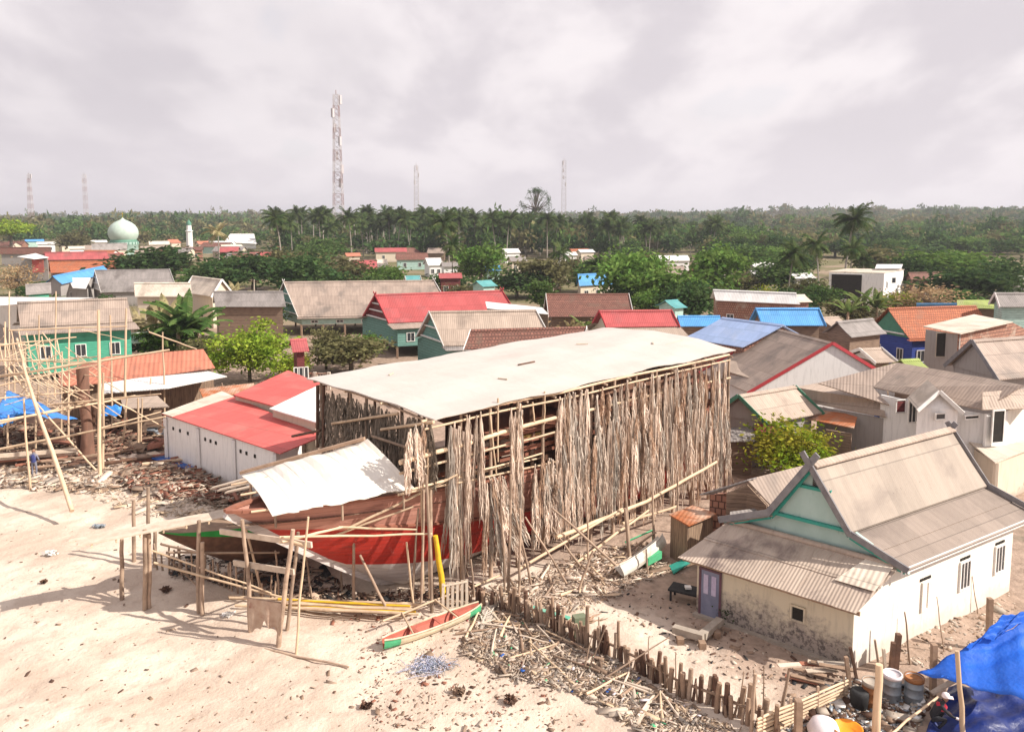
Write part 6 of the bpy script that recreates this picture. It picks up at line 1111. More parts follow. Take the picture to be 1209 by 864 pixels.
# ------------------------------------------------------------------ foreground: canoes, pallet, fence, debris, tarps
def gp(px, py, dz=0): p = Z(px, py); return Vector((p.x, p.y, gz(p.x, p.y)+dz))
def canoe(name, label, A_, B_, wid, dep, mats, tilt=0, cols=(0, 1)):
    t = thing(name, label, 'canoe', A_); ax = (B_-A_); Ln = ax.length; ax.normalize(); sdv = ax.cross(UP).normalized(); hb = MB(); n = 14; k = 8
    upv = sdv.cross(ax).normalized(); upv = (upv*math.cos(tilt)+sdv*math.sin(tilt)); sdv2 = ax.cross(upv).normalized()
    def pt(i, j, off=0): # j -1..1 around the section
        x = i*Ln; w = (wid/2-off)*max(.03, math.sin(math.pi*min(1, max(0, i*.94+.03))))**.55; r_ = .35*abs(i-.5)**3*8*dep; a = j*math.pi/2
        return A_+ax*x+sdv2*math.sin(a)*w+upv*(dep+r_*.6-(dep-off)*math.cos(a)**1.0)
    outer = [pt(i/n, -1+2*j/k) for i in range(n+1) for j in range(k+1)]; inner = [pt(i/n, -1+2*j/k, .05) for i in range(n+1) for j in range(k+1)]
    for i in range(n):
        for j in range(k):
            q = (i*(k+1)+j, (i+1)*(k+1)+j, (i+1)*(k+1)+j+1, i*(k+1)+j+1); m_ = 2 if (i < 2 or i >= n-2) else (0 if j in (0, k-1, 1, k-2) else 0)
            hb.add([outer[z] for z in q], [(0, 1, 2, 3)], m_, True); hb.add([inner[z] for z in q[::-1]], [(0, 1, 2, 3)], 1, True)
        for j in (0, k): a, b = i*(k+1)+j, (i+1)*(k+1)+j; hb.add([outer[a], outer[b], inner[b], inner[a]], [(0, 1, 2, 3)], 0)
    hb.build('hull', [M[m_] for m_ in mats], t); 
    for s_ in (-1, 1):
        mb = MB(); mb.tube([pt(i/n, s_)+upv*.02 for i in range(n+1)], .035, 5); mb.build('gunwale', M[mats[3]], t)
    for f in (.3, .55, .75): mb = MB(); mb.beam(pt(f, -1), pt(f, 1), .16, .03); mb.build('thwart', M[mats[1]], t)
    return t, pt
M['c_pink'] = surf('inside_red', (.46, .13, .09), (.36, .11, .08)); M['c_cream'] = surf('cream_paint', (.66, .58, .42), (.5, .42, .3), stain=(.35, .28, .2)); M['c_green'] = surf('green_paint', (.08, .42, .20), (.08, .34, .17)); M['c_white'] = surf('white_boat_paint', (.72, .68, .60), (.6, .55, .48), stain=(.4, .33, .26))
t, pt = canoe('outrigger_canoe', 'small outrigger canoe with red inside and green tips on the sand', gp(453, 768, .02), gp(567, 727, .08), .75, .38, ['c_cream', 'c_pink', 'c_green', 'c_cream'])
a, b = gp(452, 745, .45), gp(538, 712, .5); mb = wob(a, b, .05, .04, 6, .02); mb.build('outrigger_float', M['bamboo'], t)
for f in (.25, .7): mb = MB(); mb.tube([pt(f, 1)+UP*.05, a.lerp(b, f)+UP*.03], .035, 5); mb.build('outrigger_arm', M['bamboo'], t)
t, pt = canoe('white_skiff', 'weathered white skiff propped on its side among driftwood', gp(738, 688, .15), gp(788, 652, .35), 1.1, .5, ['c_white', 'c_white', 'c_white', 'c_white'], tilt=-.7)
solo(MB().box(gp(768, 668, .45), (1.1, .5, .35), rz=.8), 'crate', M['c_green'], gp(768, 668), 'pale green crate leaning on the propped white skiff', 'crate')
a, b = gp(765, 676), gp(764, 672); solo(wob(gp(765, 681), D(763, 648, gp(765, 681).y), .05, .04), 'stake', M['pole'], a, 'single stake holding up the white skiff', 'stake')
pl = thing('pallet', 'slatted wooden pallet leaning upright behind the canoe', 'pallet', gp(538, 722)); pa, pb2 = gp(523, 724), gp(551, 718); tl = Vector((0, .25, 1.15))
for i in range(6): mb = MB(); p = pa.lerp(pb2, i/5); mb.beam(p, p+tl, .11, .03, up=(0, 1, 0)); mb.build('slat', M['plankw'], pl)
for f in (.08, .92): mb = MB(); mb.beam(pa+tl*f, pb2+tl*f, .09, .05); mb.build('cross_bar', M['plankw'], pl)
# net heap: coiled strands
mb = MB(); c = gp(506, 788)
for k in range(210):
    rr_ = min(.62, abs(random.gauss(0, .36))); a_ = random.uniform(0, 6.28); p = Vector((c.x+math.cos(a_)*rr_*1.25, c.y+math.sin(a_)*rr_, c.z+.03)); th_ = random.uniform(0, 6.28); P_ = []; hh_ = .16*math.exp(-rr_*rr_*5)
    for i in range(8): P_.append(p+UP*(hh_*random.random()+.01)); th_ += random.uniform(-.9, .9); p = p+Vector((math.cos(th_), math.sin(th_), 0))*.07
    mb.tube(P_, .011, 3, random.choice((0, 0, 1, 2)), cap=False)
solo(mb, 'fishing_net', [surf('net_blue_grey', (.34, .37, .52), (.42, .44, .56), rnd=0), M['cloth_white'], M['steel']], c, 'blue-grey tangle of fishing net lying flat on the sand', 'net', uv=False)
# stake fence
fl = [(528, 706), (560, 712), (600, 718), (640, 738), (680, 758), (720, 776), (760, 796), (800, 818), (840, 836), (880, 852), (925, 872)]
fe = thing('stake_fence', 'ragged fence of driftwood stakes curving across the yard', 'fence', gp(680, 758)); cnt = 0; pts = [gp(*q) for q in fl]
for a, b in zip(pts, pts[1:]):
    l = (b-a).length; k = max(2, int(l/.17))
    for i in range(k):
        if cnt >= 96: break
        cnt += 1; p = a.lerp(b, (i+random.uniform(-.3, .3))/k)+Vector((random.uniform(-.12, .12), random.uniform(-.1, .1), 0)); h_ = random.uniform(.6, 1.15)*(1.5 if random.random() < .12 else 1)*(.65 if p.x < -.5 else 1); le = Vector((random.uniform(-.12, .12), random.uniform(-.1, .1), h_))
        wob(p-UP*.15, p+le, random.uniform(.06, .11), random.uniform(.05, .095), 6, .02, 3).build('stake', M[random.choice(['wood', 'pole', 'wood', 'dwood'])], fe)
mb = MB()
for a, b in zip(pts, pts[1:]):
    for i in range(int((b-a).length/.16)):
        p = a.lerp(b, random.random())+Vector((random.uniform(-.2, .2), random.uniform(-.15, .15), 0)); wob(p-UP*.1, p+Vector((random.uniform(-.15, .15), random.uniform(-.12, .12), random.uniform(.3, .8))), random.uniform(.03, .07), .03, 5, .02, 2, random.choice((0, 1, 2)), mb)
fs_ = mb.build('stakes', [M['dwood'], M['wood'], M['pole']], fe); fs_['kind'] = 'stuff'
for a, b in zip(pts[2:-1], pts[3:]): wob(a+UP*.5, b+UP*.48, .06, .05, 6, .02).build('fence_rail', M['wood'], fe)
for x, by, tx_, ty, r_, lb in [(695, 790, 716, 738, .035, 'thin branch leaning over the fence by the sunlit patch'), (690, 792, 700, 745, .03, 'thin twig beside the leaning branch on the fence'), (705, 802, 790, 752, .035, 'long branch slanting low across the stake fence'), (706, 752, 707, 728, .04, 'short pale stick upright at the green board end of the fence'), (765, 796, 766, 752, .03, 'tall thin twig rising from middle of the stake fence'), (797, 812, 798, 770, .03, 'thin twig where the fence passes the yard shadow'), (1075, 785, 1068, 722, .045, 'thin bare sapling pole in front of white wall'), (1115, 770, 1106, 704, .025, 'slim rod leaning on the sunlit white wall, left'), (1155, 722, 1148, 680, .025, 'slim rod leaning on the sunlit white wall, right'), (892, 840, 890, 790, .05, 'upright pale stake near the fence end'), (921, 842, 932, 788, .07, 'stake carrying a flat board near fence end'), (900, 852, 902, 785, .03, 'slim twig left of the board topped stake'), (876, 830, 878, 792, .03, 'slim twig by fence near the white corner')]:
    g = gp(x, by); solo(wob(g-UP*.1, D(tx_, ty, g.y), r_, r_*.6, 6, .03), 'branch', M['pole'], g, lb, 'branch')
g = D(932, 786, gp(921, 842).y); solo(MB().box(g+UP*.03, (.75, .22, .05), rz=.1), 'board', M['plankw'], g, 'flat pale board laid on top of a stake', 'board')
a, b = gp(628, 728, .45), gp(672, 742, .45); solo(MB().beam(a, b, .22, .06), 'green_board', surf('faded_green_board', (.12, .42, .30), (.2, .45, .34)), a, 'faded green board lying along the start of the stake fence', 'board')
a = gp(684, 752, .3); solo(MB().box(a+UP*.2, (.5, .35, .75), rz=.3), 'green_block', surf('mossy_block', (.14, .18, .11), (.2, .2, .14)), a, 'mossy green block standing in the fence line', 'block')
# thick posts at bottom right
for x, by, tx_, ty, r_, m_, lb in [(942, 875, 943, 826, .13, 'wood', 'thick square-cut post at the bottom edge of the picture'), (1034, 868, 1038, 784, .13, 'bamboo', 'thick pale yellow post in front of the barrels'), (1101, 822, 1103, 760, .11, 'wood', 'brown post right of the barrels'), (1167, 768, 1169, 706, .11, 'wood', 'brown post beyond the blue tarpaulin'), (1138, 875, 1130, 768, .08, 'bamboo', 'slender bamboo pole propping up the blue tarpaulin'), (1012, 800, 1004, 764, .06, 'dwood', 'short dark stake between the wall corner and barrels'), (1004, 812, 999, 775, .08, 'wood', 'forked stub at the foot of the white wall corner'), (1057, 788, 1061, 748, .11, 'dwood', 'dark plank upright left of the thin sapling'), (1052, 790, 1055, 758, .09, 'dwood', 'shorter dark plank upright behind the barrels'), (1040, 792, 1033, 755, .05, 'pole', 'twiggy stick behind the left barrel'), (1046, 792, 1043, 765, .06, 'plankw', 'pale stick behind the barrels'), (886, 868, 892, 795, .06, 'pole', 'tallest stick at the lower end of the stake fence')]:
    g = gp(x, by); T = D(tx_, ty, g.y); mb = MB().beam(g-UP*.1, T, r_*1.7, r_*1.5) if m_ in ('wood', 'dwood', 'plankw') else wob(g-UP*.1, T, r_, r_*.85, 8, .01); solo(mb, 'post', M[m_], g, lb, 'post')
for x, by, m_, cap, lb in [(1028, 834, 'rust', 'concrete', 'rusty brown barrel nearest the wall corner'), (1052, 826, 'steel', 'cloth_white', 'grey steel barrel with white lid in the middle'), (1078, 830, 'steel', 'rust', 'grey-blue barrel with rusty rim on the right')]:
    g = gp(x, by); t = thing('barrel', lb, 'barrel', g); MB().lathe([(.0, 0), (.29, 0), (.3, .02), (.29, .28), (.31, .3), (.29, .32), (.29, .58), (.31, .6), (.29, .62), (.29, .88), (.3, .9), (.27, .9), (.26, .86), (0, .86)], g, 18).build('drum', M[m_], t)
    MB().lathe([(.29, .80), (.31, .80), (.31, .93), (.27, .93), (.27, .88), (0, .88)], g, 18).build('lid', M[cap], t)
g = gp(1014, 836); solo(MB().lathe([(0, 0), (.26, 0), (.3, .5), (.28, .62), (.2, .66), (0, .62)], g, 12), 'dark_drum', M['black'], g, 'low black drum in shade left of the orange barrel', 'drum')
solo(MB().lathe([(0, .05), (.30, .04), (.42, .20), (.45, .21), (.33, .0), (0, 0)][::-1], gp(1000, 874, .25), 20), 'orange_basin', M['g_oran'], gp(1000, 872), 'bright orange plastic basin at the bottom edge', 'basin')
g = gp(972, 868); solo(MB().lathe([(0, 0), (.45, .02), (.5, .25), (.38, .5), (.15, .62), (0, .6)], g, 14), 'white_sack', M['cloth_white'], g, 'bulging pale sack beside the orange basin', 'sack')
tarp('blue_tarp', 'large bright blue tarpaulin awning at the lower right corner', [(1083, 793, 1.25), (1215, 828, 1.7), (1260, 715, 2.9), (1180, 745, 2.5)], 'tarp', .1, 4)
tarp('blue_tarp', 'upper fold of blue tarpaulin rising at the right edge', [(1140, 764, 2.1), (1184, 748, 2.45), (1240, 716, 3.0), (1188, 726, 2.95)], 'tarp', -.1, 9)
tarp('shade_darkened_blue_tarp', 'crumpled dark blue ground sheet darkened for the shade under the awning', [(1085, 880, .2), (1240, 880, .2), (1215, 806, .5), (1120, 810, .5)], 'tarpd', -.1, 7, rip=.10)
for k in range(7): a = Z(1118+k*7, 800+k*.5, 1.0+.03*k); b = Z(1156+k*8, 780+k*1.5, 1.35+.03*k); solo(MB().beam(a, b, .22, .04), 'loose_plank', surf('fresh_plank', (.62, .45, .22), (.5, .34, .16)) if k == 0 else M['loosep'], a, 'fresh yellow plank in the fan under the blue tarpaulin', 'plank', 'yellow planks under the tarpaulin'); M.setdefault('loosep', bpy.data.materials['fresh_plank'])
a, b = gp(1046, 880, .3), Z(1108, 822, .9); solo(wob(a, b, .04, .04), 'bamboo_pole', M['bamboo'], a, 'slanting pole running up to the crouching person', 'pole')
a, b = Z(1100, 818, .6), Z(1140, 795, 1.2); solo(MB().beam(a, b, .16, .08), 'timber', M['plankw'], a, 'long pale timber slanting up behind the person', 'timber')
# low bamboo hurdle
hd = thing('bamboo_hurdle', 'low hurdle of horizontal bamboo rods at the bottom edge', 'hurdle', gp(930, 860)); a, b = gp(893, 876), gp(1000, 826)
for k in range(6): wob(a+UP*(.12+.12*k), b+UP*(.1+.12*k), .045, .04, 6, .01).build('rod', M['bamboo'], hd)
for f in (.05, .35, .65, .95): mb = MB(); p = a.lerp(b, f); mb.beam(p-UP*.1, p+UP*.95, .07); mb.build('hurdle_stake', M['pole'], hd)
# yard furniture by the blue-grey door
bn = thing('dark_bench', 'dark slatted bench with cushion near the blue-grey door', 'bench', gp(812, 712)); c = gp(812, 708, 0)
MB().box(c+UP*.5, (1.5, .8, .08), rz=-.5).build('seat', M['black'], bn)
for sx_, sy_ in ((-.65, -.3), (.65, -.3), (.65, .3), (-.65, .3)): o_ = Matrix.Rotation(-.5, 3, 'Z')@Vector((sx_, sy_, 0)); mb = MB(); mb.beam(c+o_, c+o_+UP*.5, .08); mb.build('leg', M['black'], bn)
solo(MB().box(c+UP*.62, (.25, .25, .08)), 'white_cup', M['p_white'], c, 'tiny white dish on the dark bench', 'dish')
for a, b, lb in ((gp(795, 748, .3), gp(831, 760, .3), 'weathered beam lying in front of the dark bench'), (gp(829, 758, .3), gp(850, 742, .3), 'shorter weathered beam meeting the first at a corner')): solo(MB().beam(a, b, .3, .25), 'timber_beam', M['concrete'], a, lb, 'beam')
for x, y in ((803, 757), (829, 764), (846, 752)): g = gp(x, y); solo(MB().box(g+UP*.1, (.25, .3, .3)), 'support_block', M['wood'], g, {803: 'left block under the weathered beams', 829: 'corner block under the weathered beams', 846: 'right block under the weathered beams'}[x], 'block')
g = gp(862, 734); V, Q, _ = leafcloud(55, 500, R_=(.6, .5, .45), leaf=.06); me = npmesh('shrub', V+np.array([0, 0, .4]), Q, M['l_dark']); o = bpy.data.objects.new('dark_shrub', me); COL.objects.link(o); o.location = g; tag(o, 'dark little shrub right of the blue-grey door', 'shrub')
a = gp(975, 800); lum = thing('lumber_stack', 'small stack of grey and red boards beside the house corner', 'lumber', a)
for k in range(9): p = gp(948+k*5+random.uniform(-3, 3), 800+random.uniform(-8, 8), .1+.05*k); mb = MB(); mb.box(p, (1.1, .2, .04), rz=random.uniform(-.5, .2), rx=random.uniform(-.1, .1)); mb.build('board', M[random.choice(['wood', 'plankw', 'rwood', 'concrete'])], lum)
# green pipe frame and roots by the shack
gf = thing('green_pipe_frame', 'bent green pipe frame standing before the wooden shack', 'frame', gp(760, 650)); y_ = gp(755, 650).y
mb = MB(); mb.tube([D(738, 640, y_), D(770, 626, y_+.3), D(771, 645, y_+.3), D(764, 650, y_+.2)], .05, 6); mb.build('pipe', M['c_green'], gf); 
a = gp(800, 668); solo(MB().slab([gp(790, 668, .1), gp(820, 660, .35), gp(822, 664, .3), gp(795, 678, .1)], .05), 'teal_board', M['p_tealtrim'], a, 'teal board lying against the lean-to corner of the gabled house', 'board')
# loose sticks, logs and debris
def chips(name, n, poly, size, mats, seed, h=.1, long=6.0, up_=.15):
    rr = np.random.default_rng(seed); pts = []; mn = np.array(poly).min(0); mx = np.array(poly).max(0); P2 = [tuple(q) for q in poly]
    def inside(x, y):
        c = False; j = len(P2)-1
        for i in range(len(P2)):
            if (P2[i][1] > y) != (P2[j][1] > y) and x < (P2[j][0]-P2[i][0])*(y-P2[i][1])/(P2[j][1]-P2[i][1])+P2[i][0]: c = not c
            j = i
        return c
    while len(pts) < n:
        x, y = rr.uniform(mn[0], mx[0]), rr.uniform(mn[1], mx[1])
        if inside(x, y) and rr.random() < .35+.65*abs(math.sin(x*.11+seed)*math.sin(y*.17+seed)): p = Z(x, y); pts.append((p.x, p.y))
    pts = np.array(pts); z = ground_z(pts[:, 0], pts[:, 1])+np.abs(rr.normal(size=n))*h
    th = rr.uniform(0, 3.14, n); l = size*rr.lognormal(0, .6, n); w = np.minimum(l/long*rr.uniform(.6, 1.8, n), l*.6); dz = rr.normal(size=n)*up_
    d = np.stack([np.cos(th)*l, np.sin(th)*l, dz*l], 1); e = np.stack([-np.sin(th)*w, np.cos(th)*w, rr.normal(size=n)*w*.4], 1); u = np.stack([np.zeros(n), np.zeros(n), np.maximum(.012, w*.5)], 1); c = np.stack([pts[:, 0], pts[:, 1], z], 1)
    V = np.stack([c-d-e, c+d-e, c+d*.9+e, c-d+e, c-d-e+u, c+d-e+u, c+d*.9+e+u, c-d*.95+e+u], 1).reshape(-1, 3); b = np.arange(n)[:, None]*8
    Q = np.concatenate([b+np.array(f) for f in ((4, 5, 6, 7), (0, 1, 5, 4), (1, 2, 6, 5), (2, 3, 7, 6), (3, 0, 4, 7))]); mi = np.tile(rr.integers(0, len(mats), n), 5)
    me = npmesh(name, V, Q, [M[m_] for m_ in mats], mi); o = bpy.data.objects.new(name, me); COL.objects.link(o); o['kind'] = 'stuff'; return o
WD = ['wood', 'plankw', 'pole', 'bamboo', 'wood2', 'frond', 'plankw', 'concrete', 'frond']
chips('wood_debris', 7500, [(540, 712), (640, 728), (740, 790), (840, 850), (880, 864), (760, 864), (680, 820), (600, 800), (540, 770), (560, 740)], .075, WD, 1, .05, long=8)
chips('wood_debris', 2600, [(560, 700), (600, 690), (700, 650), (760, 640), (800, 670), (740, 700), (690, 720), (640, 730), (580, 712)], .09, WD, 2, .08, long=8)
chips('wood_debris', 2600, [(150, 555), (200, 548), (270, 575), (300, 590), (260, 600), (190, 590), (140, 575)], .16, ['rwood', 'wood', 'plankw', 'rwood', 'pole'], 3, .22)
chips('wood_debris', 3000, [(-10, 500), (120, 488), (190, 490), (195, 530), (100, 545), (-10, 548)], .22, ['dwood', 'wood2', 'rwood', 'wood', 'dwood', 'pole'], 31, .28)
chips('wood_debris', 1400, [(120, 470), (270, 462), (330, 470), (190, 488)], .20, ['dwood', 'wood2', 'wood', 'bamboo'], 32, .25)
chips('wood_chips', 1500, [(120, 560), (180, 560), (300, 600), (280, 620), (180, 610), (110, 590)], .10, ['plankw', 'bamboo', 'plankw'], 4, .04)
chips('beach_litter', 260, [(0, 575), (120, 600), (180, 690), (330, 780), (560, 790), (720, 864), (300, 864), (0, 864)], .04, ['dwood', 'wood', 'wood', 'pole'], 5, .01, long=3)
chips('beach_litter', 900, [(380, 715), (540, 720), (640, 800), (700, 860), (430, 862), (420, 770)], .035, ['dwood', 'wood', 'plankw', 'pole', 'rwood'], 6, .015, long=3)
chips('wood_debris', 1800, [(0, 545), (150, 535), (200, 560), (110, 585), (0, 575)], .14, WD, 7, .08)
chips('plastic_litter', 110, [(540, 720), (640, 728), (740, 790), (840, 850), (760, 864), (680, 820), (600, 800)], .05, ['cloth_white', 'g_bluep', 'cloth_white', 'c_green', 'r_rose'], 21, .08, long=2)
chips('rubble', 1800, [(900, 864), (1000, 800), (1100, 815), (1080, 864)], .06, ['concrete', 'wood', 'p_white', 'dwood', 'steel'], 8, .06, long=2)
chips('yard_litter', 500, [(720, 690), (850, 720), (1000, 800), (960, 850), (860, 800), (700, 720)], .04, ['wood', 'dwood', 'plankw', 'black'], 9, .01, long=3)
chips('yard_litter', 350, [(1010, 770), (1190, 690), (1209, 740), (1100, 790)], .05, ['wood', 'concrete', 'plankw'], 10, .01, long=3)
chips('wood_debris', 900, [(340, 690), (560, 690), (545, 715), (430, 712), (330, 705)], .10, WD, 12, .05)
chips('wood_debris', 1500, [(335, 655), (430, 690), (560, 690), (560, 705), (430, 712), (320, 700), (200, 685), (200, 660)], .10, ['dwood', 'dwood', 'wood', 'black'], 14, .10)  # dark chips added so their colour supplies the shade beneath the hull
for k in range(46):
    x, y = random.choice([(random.uniform(570, 760), 0), (random.uniform(570, 700), 1), (random.uniform(550, 800), 2)]); y = {0: 690+random.uniform(-25, 25)-(x-660)*.2, 1: 745+random.uniform(-10, 30)+(x-620)*.3, 2: 740+(x-600)*.45+random.uniform(-15, 30)}[y]
    p = gp(x, y, .08); a = random.uniform(0, 3.14); l = random.uniform(.8, 2.6); d = Vector((math.cos(a), math.sin(a), random.uniform(-.02, .12)))*l/2; m_ = random.choice(['bamboo', 'pole', 'wood', 'plankw'])
    g_ = {'bamboo': 'pale driftwood stick', 'pole': 'brown driftwood stick', 'wood': 'dark driftwood log', 'plankw': 'whitish driftwood piece'}[m_]
    solo(wob(p-d+UP*.03, p+d+UP*.05, random.uniform(.03, .08), .03, 6, .04), 'driftwood', M[m_], p, g_+' lying in the litter between shelter and stake fence', 'driftwood', g_+'s in the litter')
# dead frond on the sand
o = bpy.data.objects.new('palm_frond', FR[2]); COL.objects.link(o); o.location = gp(568, 745, .12); o.rotation_euler = (R(-88), 0, R(160)); o.scale = (2.2, 1, .75); tag(o, 'dead palm frond lying spread on the litter below the canoe tip', 'palm frond')
o = bpy.data.objects.new('palm_frond', FR[4]); COL.objects.link(o); o.location = gp(660, 742, .15); o.rotation_euler = (R(-86), 0, R(120)); o.scale = (2.0, 1, .7); tag(o, 'dead palm frond lying across the litter near the green board', 'palm frond')
for x, y, s_, m_, lb in [(60, 656, .35, 'p_white', 'crumpled white plastic sheet lying on the sand at left'), (117, 622, .3, 'steel', 'grey crumpled bag at the seaward end of the gangway'), (268, 728, .2, 'p_white', 'small white bag on the sand in front of the gangway post'), (196, 697, .22, 'dwood', 'dark coconut husk in the shade of the gangway'), (433, 834, .2, 'dwood', 'dark lump on the sand below the net'), (540, 818, .3, 'wood', 'brown sand-covered lump right of the net'), (603, 830, .3, 'dwood', 'dark tuft on the sand at bottom centre'), (52, 690, .12, 'dwood', 'small dark lump alone on the left sand'), (600, 700, .1, 'dwood', 'dark block under the fallen fronds')]:
    g = gp(x, y, .03); V, Q, _ = leafcloud(int(x), 60, R_=(s_, s_*.8, s_*.4), leaf=.12); me = npmesh('lump', V, Q, M[m_]); o = bpy.data.objects.new('litter', me); COL.objects.link(o); o.location = g+UP*s_*.25; tag(o, lb, 'litter')
# logs propping the small stones near bow, motor scooter seen beside the store
sc_ = gp(187, 520); sk2 = thing('motor_scooter', 'parked motor scooter beside the corner of the long white store', 'scooter', sc_)
for dx in (-.6, .6):
    mb = MB(); c_ = sc_+Vector((dx, 0, .28)); mb.tube([c_+Vector((math.cos(a)*.24, 0, math.sin(a)*.24)) for a in np.linspace(0, 6.28, 13)], .055, 5, cap=False); mb.build('wheel', M['black'], sk2)
mb = MB(); mb.tube([sc_+Vector((-.75, 0, .75)), sc_+Vector((-.2, 0, .75)), sc_+Vector((.05, 0, .4)), sc_+Vector((.4, 0, .45)), sc_+Vector((.5, 0, .95))], [.14, .17, .10, .12, .07], 8); mb.build('body', M['steel'], sk2)
mb = MB(); mb.tube([sc_+Vector((.45, -.3, 1.02)), sc_+Vector((.5, 0, 1.0)), sc_+Vector((.45, .3, 1.02))], .03, 5); mb.build('handlebar', M['black'], sk2); MB().box(sc_+Vector((-.35, 0, .86)), (.7, .26, .09)).build('saddle', M['black'], sk2)
# ------------------------------------------------------------------ people
def person(base, label, pose, mats, rz=0, extras=None):
    """pose: dict of joints -> (x,y,z); one continuous skinned body"""
    J = pose; names = list(J); E_ = [('pelvis', 'waist'), ('waist', 'chest'), ('chest', 'neck'), ('neck', 'head'), ('head', 'crown')]
    for s_ in 'LR': E_ += [('chest', 'sh'+s_), ('sh'+s_, 'el'+s_), ('el'+s_, 'wr'+s_), ('wr'+s_, 'ha'+s_), ('pelvis', 'hip'+s_), ('hip'+s_, 'kn'+s_), ('kn'+s_, 'an'+s_), ('an'+s_, 'toe'+s_)]
    rad = {'pelvis': .14, 'waist': .12, 'chest': .14, 'neck': .055, 'head': .095, 'crown': .08, 'sh': .065, 'el': .045, 'wr': .03, 'ha': .035, 'hip': .09, 'kn': .06, 'an': .04, 'toe': .035}
    me = bpy.data.meshes.new('body'); me.from_pydata([J[n_] for n_ in names], [(names.index(a), names.index(b)) for a, b in E_], []); me.update()
    me.materials.append(M['skin']); o = bpy.data.objects.new('person', me); COL.objects.link(o); o.location = base; o.rotation_euler = (0, 0, rz)
    me.materials.clear(); me.materials.append(M[mats[0]])
    sm_ = o.modifiers.new('skin', 'SKIN'); sm_.use_smooth_shade = True; o.modifiers.new('sub', 'SUBSURF').render_levels = 2
    for v, n_ in zip(me.skin_vertices[0].data, names): k = n_[:-1] if n_[-1] in 'LR' else n_; v.radius = (rad[k], rad[k])
    me.skin_vertices[0].data[names.index('pelvis')].use_root = True
    tag(o, label, 'person'); OFF[o.name] = Vector((0, 0, 0))
    h = Vector(J['head'])+Vector((0, 0, .02)); mb = MB(); mb.lathe([(0, -.13), (.05, -.12), (.085, -.04), (.10, .03), (.09, .09), (.05, .125), (0, .13)], h, 12); mb.build('face', M['skin'], o, uv=False)
    for s_ in 'LR':
        w_ = Vector(J['wr'+s_]); hd_ = Vector(J['ha'+s_]); d = (hd_-w_).normalized(); sv = d.cross(UP).normalized() if abs(d.z) < .9 else Vector((1, 0, 0)); mb = MB(); mb.tube([w_-d*.05, w_+d*.03, w_+d*.09], [.036, .046, .038], 7)
        for f in range(4): b_ = w_+d*.08+sv*(f-1.5)*.02; mb.tube([b_, b_+d*(.045-.004*abs(f-1.5)), b_+d*.075-UP*.02], [.011, .010, .008], 5)
        b_ = w_+d*.02+sv*.035; mb.tube([b_, b_+sv*.03+d*.03, b_+sv*.03+d*.06], [.013, .011, .009], 5); mb.build('hand', M[mats[2] if s_ == 'R' else 'skin'], o, uv=False)
    if extras: extras(o, J)
    return o
def cap_red(o, J):
    h = Vector(J['head'])+Vector((0, 0, .07)); MB().lathe([(.115, -.02), (.12, .02), (.10, .08), (.05, .11), (0, .115)], h, 12).build('cap', M['cloth_white'], o, uv=False); mb = MB(); mb.box(h+Vector((.12, -.05, -.0)), (.16, .16, .02)); mb.build('cap_peak', M['cloth_white'], o, uv=False)
    c_ = Vector(J['chest']); mb = MB(); mb.tube([c_+Vector((.02, -.02, -.1)), c_+Vector((.04, -.03, .05)), Vector(J['neck'])], [.155, .16, .08], 10); mb.build('scarf', M['cloth_red'], o, uv=False)
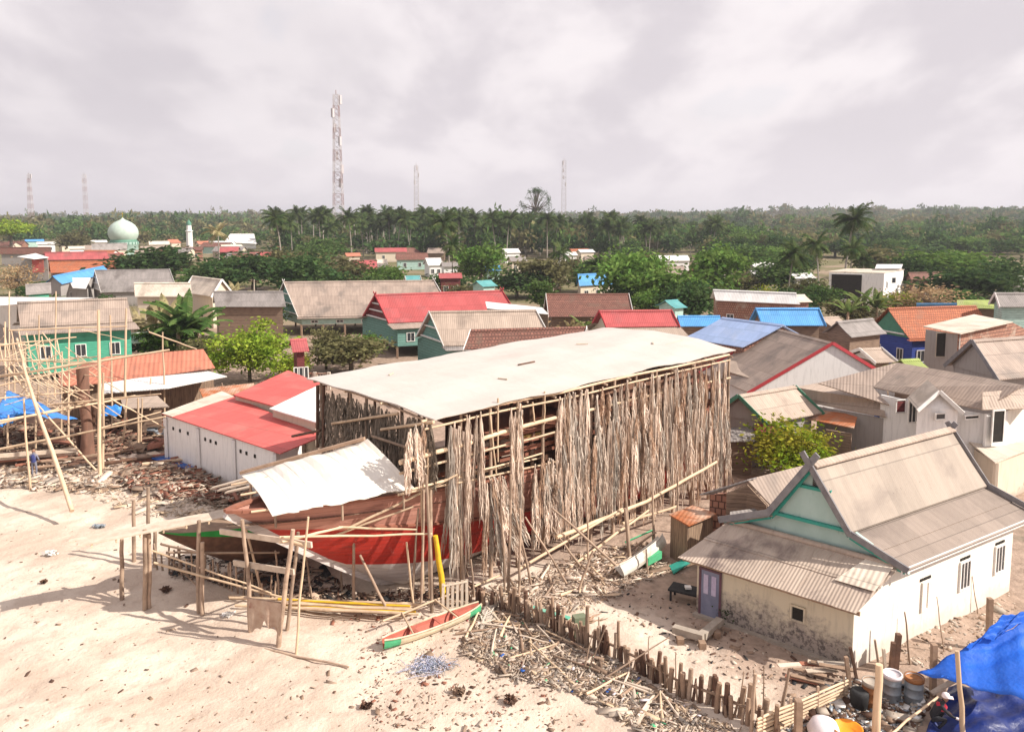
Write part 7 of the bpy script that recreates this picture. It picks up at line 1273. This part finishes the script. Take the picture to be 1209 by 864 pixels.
crouch = dict(pelvis=(0, 0, .42), waist=(.08, 0, .60), chest=(.20, 0, .80), neck=(.28, 0, .95), head=(.33, -.02, 1.06), crown=(.35, -.02, 1.14), shL=(.20, .19, .86), shR=(.22, -.19, .84), elL=(.32, .27, .62), wrL=(.48, .20, .48), haL=(.55, .18, .44), elR=(.42, -.26, .66), wrR=(.64, -.20, .56), haR=(.72, -.18, .53), hipL=(0, .11, .40), hipR=(0, -.11, .40), knL=(.36, .20, .48), knR=(.36, -.20, .46), anL=(.12, .18, .10), anR=(.12, -.18, .10), toeL=(.30, .20, .05), toeR=(.30, -.20, .05))
person(gp(1100, 862, .02), 'person in black crouching with pale cap and red scarf under the blue awning', crouch, ['cloth_black', 'cloth_black', 'cloth_white'], rz=-.3, extras=cap_red)
stand = dict(pelvis=(0, 0, .92), waist=(0, 0, 1.08), chest=(0, .02, 1.30), neck=(0, .02, 1.46), head=(0, .05, 1.58), crown=(0, .06, 1.66), shL=(-.18, .02, 1.38), shR=(.18, .02, 1.38), elL=(-.26, .06, 1.12), wrL=(-.22, .22, .95), haL=(-.2, .28, .92), elR=(.27, .05, 1.12), wrR=(.24, .20, .95), haR=(.22, .26, .91), hipL=(-.1, 0, .88), hipR=(.1, 0, .88), knL=(-.12, .03, .48), knR=(.13, .02, .48), anL=(-.13, -.02, .09), anR=(.14, -.03, .09), toeL=(-.13, .14, .04), toeR=(.15, .13, .04))
def shirt(o, J): mb = MB(); mb.tube([Vector(J['pelvis'])+UP*.02, J['waist'], J['chest'], Vector(J['neck'])-UP*.04], [.155, .14, .175, .08], 12); mb.build('shirt', M['cloth_blue'], o, uv=False)
person(gp(41, 563), 'person standing in dark blue shirt by the low dark hull at left', stand, ['cloth_grey', 'cloth_blue', 'skin'], extras=shirt)
# ------------------------------------------------------------------ the air
hz = MB(); hz.hexa([(x, y, z) for z in (-3.5, 110) for x, y in ((-9200, -500), (9200, -500), (9200, 16200), (-9200, 16200))]); ho = hz.build('haze', bpy.data.materials.new('haze_air'), uv=False); ho['kind'] = 'stuff'
hm = ho.data.materials[0]; hm.use_nodes = True; hn = hm.node_tree; hn.nodes.clear(); pv = hn.nodes.new('ShaderNodeVolumePrincipled'); pv.inputs['Density'].default_value = .00022; pv.inputs['Color'].default_value = (.86, .87, .95, 1); pv.inputs['Anisotropy'].default_value = .2
mo = hn.nodes.new('ShaderNodeOutputMaterial'); hn.links.new(pv.outputs[0], mo.inputs['Volume'])
